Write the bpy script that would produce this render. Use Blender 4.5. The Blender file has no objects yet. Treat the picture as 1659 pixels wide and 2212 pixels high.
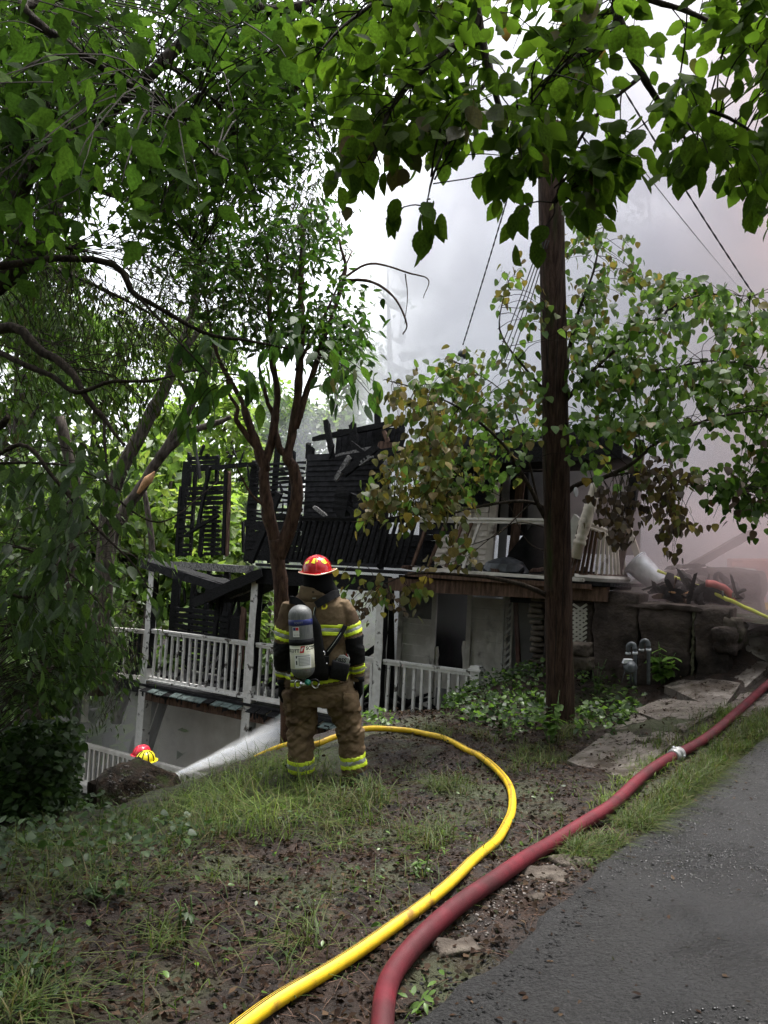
import bpy, math, random
import numpy as np
from mathutils import Vector, Matrix
SC = bpy.context.scene
COL = SC.collection
rng = np.random.default_rng(7); random.seed(7)
# ---------------------------------------------------------------- camera, sky, sun, exposure
F_ = 1661.0; PITCH = math.radians(4.0); ROLL = math.radians(3.0); CZ = 1.65
C0 = np.array([0, 0, CZ]); FW = np.array([0, math.cos(PITCH), math.sin(PITCH)])
_r0 = np.array([1., 0, 0]); _u0 = np.array([0, -math.sin(PITCH), math.cos(PITCH)])
RT = math.cos(ROLL)*_r0 + math.sin(ROLL)*_u0
UP = math.cos(ROLL)*_u0 - math.sin(ROLL)*_r0
cam = bpy.data.cameras.new('camera'); camo = bpy.data.objects.new('camera', cam); COL.objects.link(camo)
cam.sensor_width = 36; cam.lens = 36*F_/2212; cam.clip_start = 0.05; cam.clip_end = 1000
camo.matrix_world = Matrix(((RT[0], UP[0], -FW[0], C0[0]), (RT[1], UP[1], -FW[1], C0[1]), (RT[2], UP[2], -FW[2], C0[2]), (0, 0, 0, 1)))
SC.camera = camo
world = bpy.data.worlds.new('World'); SC.world = world; world.use_nodes = True
nt = world.node_tree; nt.nodes.clear()
sky = nt.nodes.new('ShaderNodeTexSky'); sky.sky_type = 'NISHITA'; sky.sun_disc = False
sky.sun_elevation = math.radians(72); sky.sun_rotation = math.radians(25); sky.dust_density = 4.0; sky.air_density = 1.0
hs = nt.nodes.new('ShaderNodeHueSaturation'); hs.inputs['Saturation'].default_value = 0.22
bg = nt.nodes.new('ShaderNodeBackground'); bg.inputs['Strength'].default_value = 0.12
wo = nt.nodes.new('ShaderNodeOutputWorld')
nt.links.new(sky.outputs[0], hs.inputs['Color']); nt.links.new(hs.outputs[0], bg.inputs['Color']); nt.links.new(bg.outputs[0], wo.inputs['Surface'])
sun = bpy.data.lights.new('sun', 'SUN'); sun.energy = 1.9; sun.angle = math.radians(14); sun.color = (1, .97, .93)
suno = bpy.data.objects.new('sun', sun); COL.objects.link(suno)
suno.rotation_euler = (math.radians(90-72), 0, math.radians(180-25))   # from ahead and above, soft
SC.view_settings.view_transform = 'Standard'; SC.view_settings.look = 'None'; SC.view_settings.gamma = 1
SC.view_settings.use_curve_mapping = False; SC.view_settings.exposure = 1.87
cy = SC.cycles
cy.max_bounces = 22; cy.diffuse_bounces = 3; cy.glossy_bounces = 2; cy.transmission_bounces = 4; cy.transparent_max_bounces = 8
cy.volume_bounces = 20; cy.volume_step_rate = 1.0; cy.volume_max_steps = 64
cy.caustics_reflective = False; cy.caustics_refractive = False; cy.sample_clamp_indirect = 6
cy.use_adaptive_sampling = True; cy.adaptive_threshold = 0.015; cy.use_denoising = True

# ---------------------------------------------------------------- helpers
def P(px, py, D):
    """a point of the place, given where it is seen in the photograph and how many metres ahead it stands"""
    return C0 + D*(FW + RT*(px-829.5)/F_ + UP*(1106-py)/F_)
HO = np.array([0, 12.5, 0.]); HU = np.array([.8407, -.5415, 0]); HV = np.array([.5415, .8407, 0]); ZV = np.array([0, 0, 1.])
def H(s, t, z): return HO + HU*s + HV*t + ZV*z          # house frame: along the porch, inward, up
def HP(px, py, t=0.0):
    d = FW + RT*(px-829.5)/F_ + UP*(1106-py)/F_
    k = ((HO + HV*t - C0) @ HV)/(d @ HV); q = C0 + k*d
    return q
def nz(v): v = np.asarray(v, float); return v/(np.linalg.norm(v)+1e-12)
def _hash(i, j, k, seed):
    n = (i*374761393 + j*668265263 + k*1274126177 + seed*974634777) & 0xffffffff
    n = ((n ^ (n >> 13))*1274126177) & 0xffffffff
    return ((n ^ (n >> 16)) & 0xffff)/65535.0
def vnoise(p, scale=1.0, seed=0):
    p = np.asarray(p, float)*scale
    i = np.floor(p).astype(np.int64); f = p-i; f = f*f*(3-2*f)
    r = 0
    for a in (0, 1):
        for b in (0, 1):
            for c in (0, 1):
                w = (f[:, 0] if a else 1-f[:, 0])*(f[:, 1] if b else 1-f[:, 1])*(f[:, 2] if c else 1-f[:, 2])
                r = r + w*_hash(i[:, 0]+a, i[:, 1]+b, i[:, 2]+c, seed)
    return r*2-1
def fbm(p, scale=1.0, octs=3, seed=0):
    r = 0; a = 1.0; s = scale
    for o in range(octs):
        r = r + a*vnoise(p, s, seed+o*17); a *= .5; s *= 2.03
    return r
def mesh_from(name, v, f, mats=(), smooth=False, matidx=None):
    """v (N,3) array; f a list of tuples, or an (M,k) int array for speed"""
    me = bpy.data.meshes.new(name); v = np.asarray(v, np.float32)
    if isinstance(f, np.ndarray):
        k = f.shape[1]; me.vertices.add(len(v)); me.vertices.foreach_set('co', v.ravel())
        me.loops.add(f.size); me.loops.foreach_set('vertex_index', f.astype(np.int32).ravel())
        me.polygons.add(len(f)); me.polygons.foreach_set('loop_start', np.arange(0, f.size, k, dtype=np.int32))
        me.update(calc_edges=True)
    else:
        me.from_pydata(v.tolist(), [], f); me.update()
    for m in mats: me.materials.append(m)
    if matidx is not None: me.polygons.foreach_set('material_index', np.asarray(matidx, np.int32))
    if smooth: me.polygons.foreach_set('use_smooth', np.ones(len(me.polygons), bool))
    return me
def link(name, me, parent=None, loc=None, label=None, cat=None, group=None, kind=None):
    o = bpy.data.objects.new(name, me); COL.objects.link(o)
    if parent is not None: o.parent = parent
    if loc is not None: o.location = Vector(loc)
    if label: o['label'] = label
    if cat: o['category'] = cat
    if group: o['group'] = group
    if kind: o['kind'] = kind
    return o
def thing(name, label, cat, loc, group=None):
    return link(name, None, None, loc, label, cat, group)
def base(parent):
    b = np.zeros(3)
    while parent is not None:
        b = b + np.array(parent.location); parent = parent.parent
    return b
class MB:
    """collects simple shapes (world coordinates) into one mesh"""
    def __init__(s): s.v = []; s.f = []; s.n = 0
    def add(s, v, f):
        s.v.append(np.asarray(v, float)); s.f += [tuple(i+s.n for i in q) for q in f]; s.n += len(v); return s
    def box(s, c, ax, ay, az):
        """centre and three half-axis vectors"""
        c, ax, ay, az = [np.asarray(q, float) for q in (c, ax, ay, az)]
        v = [c+i*ax+j*ay+k*az for i in (-1, 1) for j in (-1, 1) for k in (-1, 1)]
        return s.add(v, [(0, 1, 3, 2), (4, 6, 7, 5), (0, 4, 5, 1), (2, 3, 7, 6), (0, 2, 6, 4), (1, 5, 7, 3)])
    def bar(s, p0, p1, w, h, side=None, segs=1, rough=0.0, seed=0, endrough=0.0):
        """a beam from p0 to p1: w across 'side', h across the other; rough makes it burnt and uneven"""
        p0 = np.asarray(p0, float); p1 = np.asarray(p1, float); d = nz(p1-p0)
        if side is None: side = HU if abs(d @ HU) < .8 else HV
        a = nz(np.asarray(side)-d*(d @ np.asarray(side))); b = np.cross(d, a)
        v = []; r = np.random.default_rng(seed)
        for i in range(segs+1):
            t = i/segs; c = p0+(p1-p0)*t
            sh = 1.0
            if endrough and (i == 0 or i == segs): sh = 1-endrough*r.random()
            for (x, y) in ((-1, -1), (1, -1), (1, 1), (-1, 1)):
                q = c + a*x*w/2*(sh+rough*r.uniform(-1, .4)) + b*y*h/2*(sh+rough*r.uniform(-1, .4))
                if endrough and i in (0, segs): q = q + d*r.uniform(-1, 1)*endrough*w
                v.append(q)
        f = [(3, 2, 1, 0), tuple(segs*4+k for k in range(4))]
        for i in range(segs):
            for k in range(4): f.append((i*4+k, i*4+(k+1) % 4, (i+1)*4+(k+1) % 4, (i+1)*4+k))
        return s.add(v, f)
    def tube(s, pts, rad, n=8, cap=True):
        pts = np.asarray(pts, float); m = len(pts); rad = np.broadcast_to(np.asarray(rad, float), (m,))
        tg = np.gradient(pts, axis=0) if m > 2 else np.repeat([pts[1]-pts[0]], 2, 0)
        u = None; v = []; ang = np.arange(n)*2*math.pi/n
        for i in range(m):
            d = nz(tg[i])
            if u is None: u = nz(np.cross(d, [0.31, .17, .93] if abs(d[2]) < .9 else [1, .2, 0]))
            u = nz(u-d*(u @ d)); w = np.cross(d, u)
            v.append(pts[i]+rad[i]*(np.cos(ang)[:, None]*u+np.sin(ang)[:, None]*w))
        f = []
        for i in range(m-1):
            for k in range(n): f.append((i*n+k, i*n+(k+1) % n, (i+1)*n+(k+1) % n, (i+1)*n+k))
        if cap: f += [tuple(range(n-1, -1, -1)), tuple((m-1)*n+k for k in range(n))]
        return s.add(np.concatenate(v), f)
    def loft(s, rings, n=20, e=2.0):
        """rings: (centre, half-axis vector a, half-axis vector b); e>2 squares the section"""
        v = []; ang = np.arange(n)*2*math.pi/n
        cx = np.sign(np.cos(ang))*np.abs(np.cos(ang))**(2/e); sx = np.sign(np.sin(ang))*np.abs(np.sin(ang))**(2/e)
        for c, a, b in rings: v.append(np.asarray(c)+cx[:, None]*np.asarray(a)+sx[:, None]*np.asarray(b))
        m = len(rings); f = []
        for i in range(m-1):
            for k in range(n): f.append((i*n+k, i*n+(k+1) % n, (i+1)*n+(k+1) % n, (i+1)*n+k))
        f += [tuple(range(n-1, -1, -1)), tuple((m-1)*n+k for k in range(n))]
        return s.add(np.concatenate(v), f)
    def lathe(s, c, prof, n=24, axis=ZV, cap=True):
        """prof: (radius, distance along the axis) pairs"""
        d = nz(axis); a = nz(np.cross(d, [.3, .9, .1] if abs(d[1]) < .8 else [1, 0, 0.])); b = np.cross(d, a)
        c = np.asarray(c, float); v = []; ang = np.arange(n)*2*math.pi/n
        for r, h in prof: v.append(c+d*h+r*(np.cos(ang)[:, None]*a+np.sin(ang)[:, None]*b))
        m = len(prof); f = []
        for i in range(m-1):
            for k in range(n): f.append((i*n+k, i*n+(k+1) % n, (i+1)*n+(k+1) % n, (i+1)*n+k))
        if cap: f += [tuple(range(n-1, -1, -1)), tuple((m-1)*n+k for k in range(n))]
        return s.add(np.concatenate(v), f)
    def verts(s): return np.concatenate(s.v) if s.v else np.zeros((0, 3))
    def build(s, name, mat, parent=None, smooth=False, label=None, cat=None, group=None, kind=None, loc=None, disp=None):
        v = s.verts()
        if disp: v = disp(v)
        org = base(parent) + (np.asarray(loc) if loc is not None else 0)
        me = mesh_from(name, v-org, s.f, mat if isinstance(mat, (list, tuple)) else [mat], smooth)
        return link(name, me, parent, loc, label, cat, group, kind)
# ---- materials
def M(name, c1, c2=None, scale=4.0, rough=.8, rough2=None, bump=0.0, bscale=30.0, spec=.5, metal=0.0, stretch=None, detail=5, contrast=(.35, .65), trans=0.0, dist=0.02, c3=None, s3=1.0, k3=(.5, .6), rscale=None):
    m = bpy.data.materials.new(name); m.use_nodes = True; t = m.node_tree; N = t.nodes; L = t.links
    b = N['Principled BSDF']; out = N['Material Output']
    b.inputs['Metallic'].default_value = metal; b.inputs['Specular IOR Level'].default_value = spec; b.inputs['Roughness'].default_value = rough
    b.inputs['Base Color'].default_value = (*c1, 1)
    tc = N.new('ShaderNodeTexCoord'); vec = tc.outputs['Object']
    if stretch:
        mp = N.new('ShaderNodeMapping'); mp.inputs['Scale'].default_value = stretch; L.new(vec, mp.inputs['Vector']); vec = mp.outputs[0]
    def noise(sc, det=detail):
        n = N.new('ShaderNodeTexNoise'); n.inputs['Scale'].default_value = sc; n.inputs['Detail'].default_value = det; n.inputs['Roughness'].default_value = .6
        L.new(vec, n.inputs['Vector']); return n.outputs['Fac']
    col = None
    if c2 is not None:
        r = N.new('ShaderNodeValToRGB'); r.color_ramp.elements[0].position, r.color_ramp.elements[1].position = contrast
        r.color_ramp.elements[0].color = (*c1, 1); r.color_ramp.elements[1].color = (*c2, 1)
        L.new(noise(scale), r.inputs[0]); col = r.outputs[0]
        if c3 is not None:
            mx = N.new('ShaderNodeMix'); mx.data_type = 'RGBA'; rr = N.new('ShaderNodeMapRange')
            rr.inputs[1].default_value, rr.inputs[2].default_value = k3
            L.new(noise(s3), rr.inputs[0]); L.new(rr.outputs[0], mx.inputs['Factor']); L.new(col, mx.inputs['A']); mx.inputs['B'].default_value = (*c3, 1)
            col = mx.outputs['Result']
        L.new(col, b.inputs['Base Color'])
    if rough2 is not None:
        mr = N.new('ShaderNodeMapRange'); mr.inputs[1].default_value = .35; mr.inputs[2].default_value = .65
        mr.inputs[3].default_value = rough; mr.inputs[4].default_value = rough2
        L.new(noise(rscale or scale*1.7), mr.inputs[0]); L.new(mr.outputs[0], b.inputs['Roughness'])
    if bump:
        bp = N.new('ShaderNodeBump'); bp.inputs['Strength'].default_value = bump; bp.inputs['Distance'].default_value = dist
        L.new(noise(bscale, 6), bp.inputs['Height']); L.new(bp.outputs[0], b.inputs['Normal'])
    if trans:
        tl = N.new('ShaderNodeBsdfTranslucent'); mxs = N.new('ShaderNodeMixShader'); mxs.inputs[0].default_value = trans
        if col is not None: L.new(col, tl.inputs['Color'])
        else: tl.inputs['Color'].default_value = (*c1, 1)
        L.new(b.outputs[0], mxs.inputs[1]); L.new(tl.outputs[0], mxs.inputs[2]); L.new(mxs.outputs[0], out.inputs['Surface'])
    return m
def leafmat(name, cols, rough=.4, trans=.45, spec=.5, tgain=(1.25, 1.35, .8)):
    """cols: list of base colours picked leaf by leaf"""
    m = bpy.data.materials.new(name); m.use_nodes = True; t = m.node_tree; N = t.nodes; L = t.links
    b = N['Principled BSDF']; out = N['Material Output']
    b.inputs['Roughness'].default_value = rough; b.inputs['Specular IOR Level'].default_value = spec
    g = N.new('ShaderNodeNewGeometry'); oi = N.new('ShaderNodeObjectInfo')
    ad = N.new('ShaderNodeMath'); ad.operation = 'ADD'; fr = N.new('ShaderNodeMath'); fr.operation = 'FRACT'
    L.new(g.outputs['Random Per Island'], ad.inputs[0]); L.new(oi.outputs['Random'], ad.inputs[1]); L.new(ad.outputs[0], fr.inputs[0])
    r = N.new('ShaderNodeValToRGB'); el = r.color_ramp.elements
    n = len(cols)
    while len(el) < n: el.new(.5)
    for i, c in enumerate(cols): el[i].position = i/max(1, n-1); el[i].color = (*c, 1)
    L.new(fr.outputs[0], r.inputs[0])
    tcl = N.new('ShaderNodeTexCoord'); nl = N.new('ShaderNodeTexNoise'); nl.inputs['Scale'].default_value = 11; nl.inputs['Detail'].default_value = 4; L.new(tcl.outputs['Object'], nl.inputs['Vector'])
    ml = N.new('ShaderNodeMapRange'); ml.inputs[1].default_value = .3; ml.inputs[2].default_value = .7; ml.inputs[3].default_value = .62; ml.inputs[4].default_value = 1.3; L.new(nl.outputs['Fac'], ml.inputs[0])
    mv = N.new('ShaderNodeVectorMath'); mv.operation = 'SCALE'; L.new(r.outputs[0], mv.inputs[0]); L.new(ml.outputs[0], mv.inputs['Scale']); L.new(mv.outputs[0], b.inputs['Base Color'])
    tl = N.new('ShaderNodeBsdfTranslucent'); mu = N.new('ShaderNodeMix'); mu.data_type = 'RGBA'; mu.blend_type = 'MULTIPLY'; mu.inputs['Factor'].default_value = 1
    L.new(mv.outputs[0], mu.inputs['A']); mu.inputs['B'].default_value = (*tgain, 1); L.new(mu.outputs['Result'], tl.inputs['Color'])
    mx = N.new('ShaderNodeMixShader'); mx.inputs[0].default_value = trans
    L.new(b.outputs[0], mx.inputs[1]); L.new(tl.outputs[0], mx.inputs[2]); L.new(mx.outputs[0], out.inputs['Surface'])
    return m
# ---- leaves
def leaf_template(kind):
    """outline points (x across, y along, unit length), folded along the midrib; returns verts, tris"""
    if kind == 'elm':
        half = [(.0, 0), (.17, .08), (.27, .22), (.255, .25), (.325, .40), (.30, .43), (.31, .58), (.275, .60), (.23, .74), (.195, .76), (.11, .89), (.0, 1.02)]
    elif kind == 'heart':
        half = [(.0, .06), (.16, 0), (.36, .06), (.46, .25), (.42, .48), (.27, .72), (.1, .92), (.0, 1.0)]
    elif kind == 'ash':
        half = [(.0, 0), (.12, .12), (.2, .35), (.17, .6), (.08, .82), (.0, 1.0)]
    elif kind == 'elder':
        half = [(.0, 0), (.16, .12), (.27, .36), (.31, .5), (.2, .58), (.17, .74), (.06, .9), (.0, 1.05)]
    elif kind == 'oval':
        half = [(.0, 0), (.2, .2), (.26, .5), (.14, .82), (.0, 1.0)]
    elif kind == 'slim':
        half = [(.0, 0), (.1, .35), (.0, 1.0)]
    n = len(half); v = []; f = []
    for y in [h[1] for h in half]:
        v.append((0, y, -.10*(y-.1)**2*1.2))
    R = []; Lf = []
    for k, (x, y) in enumerate(half):
        if x == 0: R.append(k); Lf.append(k)
        else:
            z = .22*x-.10*(y-.1)**2*1.2 - .25*x*x
            v.append((x, y, z)); R.append(len(v)-1); v.append((-x, y, z)); Lf.append(len(v)-1)
    for k in range(n-1):
        for S, fl in ((R, 0), (Lf, 1)):
            q = [k, S[k], S[k+1], k+1]; q = [a for i, a in enumerate(q) if a not in q[:i]]
            for j in range(1, len(q)-1):
                tri = (q[0], q[j], q[j+1]); f.append(tri[::-1] if fl else tri)
    return np.array(v), np.array(f)
LT = {k: leaf_template(k) for k in ('elm', 'heart', 'ash', 'elder', 'oval', 'slim')}
def leaf_frames(d, n):
    d = d/np.linalg.norm(d, axis=1, keepdims=True); n = n-(n*d).sum(1, keepdims=True)*d
    n = n/(np.linalg.norm(n, axis=1, keepdims=True)+1e-9); x = np.cross(d, n)
    return x, d, n
def leaves(name, kind, pos, d, n, size, mat, parent, nobj=0, stuff=True, mats=None, midx=None, objname='leaf'):
    """pos (N,3) stalk ends; d pointing along the leaf; n facing. The nobj nearest the camera become objects of their own"""
    tv, tf = LT[kind]; pos = np.asarray(pos, float); N = len(pos)
    x, y, z = leaf_frames(np.asarray(d, float), np.asarray(n, float)); size = np.broadcast_to(size, (N,)).astype(float)
    org = base(parent); mats = mats or [mat]
    midx = np.zeros(N, int) if midx is None else np.asarray(midx)
    order = np.argsort(np.linalg.norm(pos-C0, axis=1)/size); first = order[:nobj]; rest = order[nobj:]
    if nobj:
        shared = {}
        for i in first:
            k = int(midx[i])
            if k not in shared: shared[k] = mesh_from(objname, tv, tf, [mats[k]])
            o = bpy.data.objects.new(objname, shared[k]); COL.objects.link(o); o.parent = parent
            m = Matrix(((x[i][0], y[i][0], z[i][0], 0), (x[i][1], y[i][1], z[i][1], 0), (x[i][2], y[i][2], z[i][2], 0), (0, 0, 0, 1)))
            o.rotation_euler = m.to_euler(); o.location = Vector(pos[i]-org); s = size[i]; o.scale = (s, s, s)
    if len(rest):
        r = rest; S = size[r][:, None, None]
        wid = (0.85+.3*rng.random(len(r)))[:, None, None]; curl = (.4+1.6*rng.random(len(r)))[:, None, None]
        V = pos[r][:, None, :]+S*(tv[None, :, 0:1]*wid*x[r][:, None, :]+tv[None, :, 1:2]*y[r][:, None, :]+tv[None, :, 2:3]*curl*z[r][:, None, :])
        k = len(tv); FF = (tf[None]+(np.arange(len(r))*k)[:, None, None]).reshape(-1, 3)
        me = mesh_from(name, V.reshape(-1, 3)-org, FF, mats, False, np.repeat(midx[r], len(tf)))
        return link(name, me, parent, kind='stuff' if stuff else None)
def in_poly(p, poly):
    x, y = p[:, 0], p[:, 1]; c = np.zeros(len(p), bool); j = len(poly)-1
    for i in range(len(poly)):
        xi, yi = poly[i]; xj, yj = poly[j]
        c ^= ((yi > y) != (yj > y)) & (x < (xj-xi)*(y-yi)/(yj-yi+1e-9)+xi); j = i
    return c
def region(poly, n, D0, D1, r=None, gap=0.0, gscale=.012):
    """n points of a crown whose outline is poly and that reaches from D0 to D1 metres ahead; gap carves clumps"""
    r = r or rng; poly = np.array(poly, float); lo, hi = poly.min(0), poly.max(0); out = []
    while len(out) < n:
        q = r.uniform(lo, hi, (n*2, 2)); q = q[in_poly(q, poly)]
        if gap:
            nn = fbm(np.c_[q, np.zeros(len(q))], gscale, 2, 5); q = q[nn > gap-1]
        out += q.tolist()
    out = np.array(out[:n]); D = r.uniform(D0, D1, n)
    return np.array([P(a, b, d) for (a, b), d in zip(out, D)])
def smooth_path(pts, k=6):
    """Catmull-Rom through the points"""
    p = np.asarray(pts, float); p = np.vstack([2*p[0]-p[1], p, 2*p[-1]-p[-2]]); o = []
    for i in range(1, len(p)-2):
        for t in np.linspace(0, 1, k, endpoint=False):
            a, b, c, d = p[i-1], p[i], p[i+1], p[i+2]
            o.append(.5*((2*b)+(-a+c)*t+(2*a-5*b+4*c-d)*t*t+(-a+3*b-3*c+d)*t**3))
    o.append(p[-2]); return np.array(o)
def limb(mb, pts, r0, r1, n=7, k=5, wob=.0, seed=0):
    q = smooth_path(pts, k); 
    if wob: q = q + wob*np.stack([vnoise(q, 3.1, seed+a) for a in range(3)], 1)
    mb.tube(q, np.linspace(r0, r1, len(q)), n); return q
def pl(pts, D):
    """polyline: pixels with one depth, or (px,py,D) triples"""
    return np.array([P(*(q if len(q) == 3 else (*q, D))) for q in pts])
# ---------------------------------------------------------------- materials
m_mud = M('mud', (.006, .0031, .0019), (.026, .0132, .0078), 6, .95, .22, rscale=1.7, bump=1.0, bscale=34, dist=.03, c3=(.04, .046, .02), s3=.9, k3=(.5, .62), spec=.3)
m_forest = M('forest_floor', (.02, .022, .010), (.05, .055, .02), 2, .9, bump=.6, bscale=9, spec=0.12)
m_asphalt = M('wet_asphalt', (.0026, .0025, .0027), (.022, .021, .021), 95, contrast=(.42, .66), rough=.95, rough2=.26, rscale=.75, bump=1.0, bscale=42, dist=.035, spec=.35, c3=(.011, .011, .012), s3=.7, k3=(.45, .6))
m_grit = M('wet_asphalt_grit', (.008, .008, .009), (.05, .048, .048), 60, .6, .18, spec=.6)
m_alu = M('scuffed_aluminium', (.22, .22, .22), (.36, .36, .36), 30, .4, .6, metal=.3)
m_twig = M('twig_bark', (.010, .008, .006), (.03, .024, .018), 20, .9, spec=.1)
m_slab = M('wet_concrete', (.09, .076, .066), (.19, .165, .147), 7, .5, .2, bump=.5, bscale=25, dist=.02, c3=(.045, .035, .027), s3=2.2, k3=(.5, .62))
m_char = M('charred_wood', (.004, .004, .0045), (.016, .016, .0175), 22, .55, .8, bump=1.0, bscale=60, dist=.02, stretch=(1, 1, 2.5), spec=0.12)
m_charsiding = M('charred_siding', (.006, .006, .0066), (.024, .024, .027), 9, .6, .85, bump=.7, bscale=45, dist=.015, spec=0.12)
m_ash = M('ashy_wood', (.05, .05, .05), (.30, .29, .28), 26, .9, bump=.8, bscale=60, spec=0.12)
m_white = M('peeling_white_paint', (.47, .46, .44), (.68, .675, .66), 6, .55, .75, bump=.25, bscale=40, c3=(.06, .052, .045), s3=6.0, k3=(.57, .64))
m_smoked = M('smoke_stained_white_paint', (.43, .40, .365), (.69, .66, .62), 3, .6, .8, bump=.25, bscale=40, c3=(.07, .058, .05), s3=2.3, k3=(.58, .72))
m_lowsiding = M('white_siding', (.60, .56, .51), (.78, .75, .71), 2.2, .6, .8, bump=.25, bscale=40, c3=(.16, .13, .11), s3=1.1, k3=(.60, .78))
m_cream = M('cream_siding', (.50, .44, .37), (.70, .64, .56), 4, .7, bump=.2, bscale=30, c3=(.10, .07, .05), s3=3.1, k3=(.55, .68))
m_brownwood = M('scorched_brown_wood', (.05, .03, .022), (.16, .10, .075), 12, .8, bump=.5, bscale=50, stretch=(2, 2, .3), spec=0.12)
m_greywall = M('grey_plaster', (.15, .145, .15), (.24, .235, .235), 2, .9, bump=.1, bscale=20, spec=0.12)
m_dark = M('sooty_interior', (.008, .008, .008), (.022, .021, .02), 4, .95, spec=0.12)
m_shingle = M('wet_green_shingle', (.03, .045, .042), (.14, .19, .18), 14, .35, .6, bump=.8, bscale=40)
m_pole = M('weathered_pole_wood', (.022, .012, .009), (.085, .052, .038), 5, .85, .6, bump=1.0, bscale=22, stretch=(6, 6, .45), dist=.03, c3=(.03, .045, .012), s3=.9, k3=(.58, .72), spec=0.12)
m_bark = M('reddish_bark', (.034, .020, .015), (.125, .072, .052), 9, .8, .55, bump=1.0, bscale=26, stretch=(3, 3, .8), dist=.03, spec=0.12)
m_barkdark = M('dark_bark', (.018, .014, .011), (.06, .047, .036), 9, .9, bump=1.0, bscale=26, stretch=(3, 3, .7), dist=.03, spec=0.12)
m_barkgrey = M('grey_bark', (.04, .034, .03), (.13, .11, .095), 7, .9, bump=.9, bscale=22, stretch=(3, 3, .7), dist=.03, spec=0.12)
m_split = M('split_wood', (.40, .20, .09), (.62, .36, .17), 14, .7, bump=.5, bscale=30, stretch=(6, 6, 1))
m_stone = M('old_stone', (.036, .028, .023), (.12, .10, .082), 5, .85, .5, bump=.9, bscale=14, dist=.04, c3=(.03, .035, .015), s3=2.0, k3=(.56, .7), spec=0.12)
m_wallstone = M('sooty_concrete', (.035, .027, .024), (.085, .066, .058), 3.5, .85, .6, bump=1.0, bscale=9, dist=.05, c3=(.016, .013, .012), s3=1.3, k3=(.48, .62), spec=0.12)
m_soil = M('mossy_soil', (.008, .006, .004), (.042, .028, .019), 16, .9, .6, bump=1.0, bscale=40, dist=.04, c3=(.025, .035, .008), s3=5, k3=(.52, .65), spec=0.12)
m_pebble = M('pebbles', (.02, .015, .012), (.15, .125, .11), 9, .5, bump=.3, bscale=60)
m_zinc = M('galvanised_steel', (.50, .52, .55), (.72, .74, .78), 8, .32, .5, metal=.35, bump=.15, bscale=30)
m_greypaint = M('grey_gas_paint', (.045, .05, .056), (.09, .10, .11), 8, .4, .6, metal=.2)
m_rust = M('rusty_steel', (.05, .022, .018), (.12, .055, .045), 12, .8, bump=.4, bscale=50)
m_yellowhose = M('yellow_hose', (.74, .50, .010), (.62, .38, .012), 14, .38, .55, bump=.25, bscale=300, dist=.004, c3=(.28, .15, .02), s3=6.5, k3=(.56, .66))
m_blackline = M('black_hose_stripe', (.02, .018, .012), None, rough=.5)
m_redhose = M('red_hose', (.115, .005, .013), (.07, .004, .009), 7, .6, .7, spec=.3, bump=.35, bscale=260, dist=.004, c3=(.042, .006, .008), s3=3, k3=(.46, .68))
m_wire = M('black_cable', (.012, .012, .013), None, rough=.5)
m_orange = M('terracotta_paint', (.42, .13, .075), (.52, .19, .12), 3, .6)
m_turnout = M('tan_turnout_cloth', (.115, .082, .049), (.185, .133, .080), 8, .85, bump=.5, bscale=420, dist=.003, c3=(.07, .044, .028), s3=4, k3=(.5, .68), spec=0.12)
m_pants = M('brown_turnout_cloth', (.118, .081, .048), (.19, .131, .079), 8, .85, bump=.5, bscale=420, dist=.003, c3=(.075, .048, .032), s3=5, k3=(.5, .68), spec=0.12)
m_lime = M('lime_reflective_tape', (.62, .78, .02), (.70, .86, .05), 30, .45)
m_silver = M('silver_reflective_tape', (.36, .38, .36), (.45, .47, .45), 40, .3, metal=.4)
m_black = M('black_nylon', (.006, .006, .0065), (.012, .012, .013), 40, .6, bump=.3, bscale=300, dist=.003, spec=0.12)
m_strap = M('black_padded_strap', (.008, .008, .009), (.017, .017, .019), 60, .75, bump=.3, bscale=300, dist=.003, spec=0.12)
m_hood = M('black_hood', (.005, .005, .006), None, rough=.9, spec=0.12)
m_helmet = M('red_helmet', (.42, .006, .014), (.48, .010, .018), 5, .16, spec=.6)
m_yellowtape = M('yellow_sticker', (.80, .72, .03), None, rough=.4)
m_tank = M('grey_carbon_wrap', (.085, .09, .09), (.16, .165, .165), 30, .38, .5, bump=.2, bscale=200, stretch=(4, 4, .5))
m_label = M('cream_label', (.70, .70, .56), None, rough=.45)
m_labelwhite = M('white_label', (.78, .78, .76), None, rough=.45)
m_labelgrey = M('label_print', (.36, .37, .37), None, rough=.5)
m_blue = M('blue_band', (.022, .03, .15), None, rough=.4)
m_red = M('red_print', (.55, .02, .03), None, rough=.5)
m_steel = M('polished_steel', (.6, .6, .62), None, rough=.22, metal=1)
m_teal = M('teal_gauge', (.02, .22, .16), None, rough=.4)
m_boot = M('black_rubber', (.012, .012, .012), (.03, .028, .026), 14, .45, .7, bump=.3, bscale=80, spec=0.3)
m_brim = M('pale_brim_edge', (.62, .52, .36), None, rough=.5)
m_yellowhelmet = M('yellow_helmet', (.85, .70, .02), None, rough=.3)
m_pinkred = M('bright_red_helmet', (.68, .03, .06), None, rough=.25)

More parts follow.
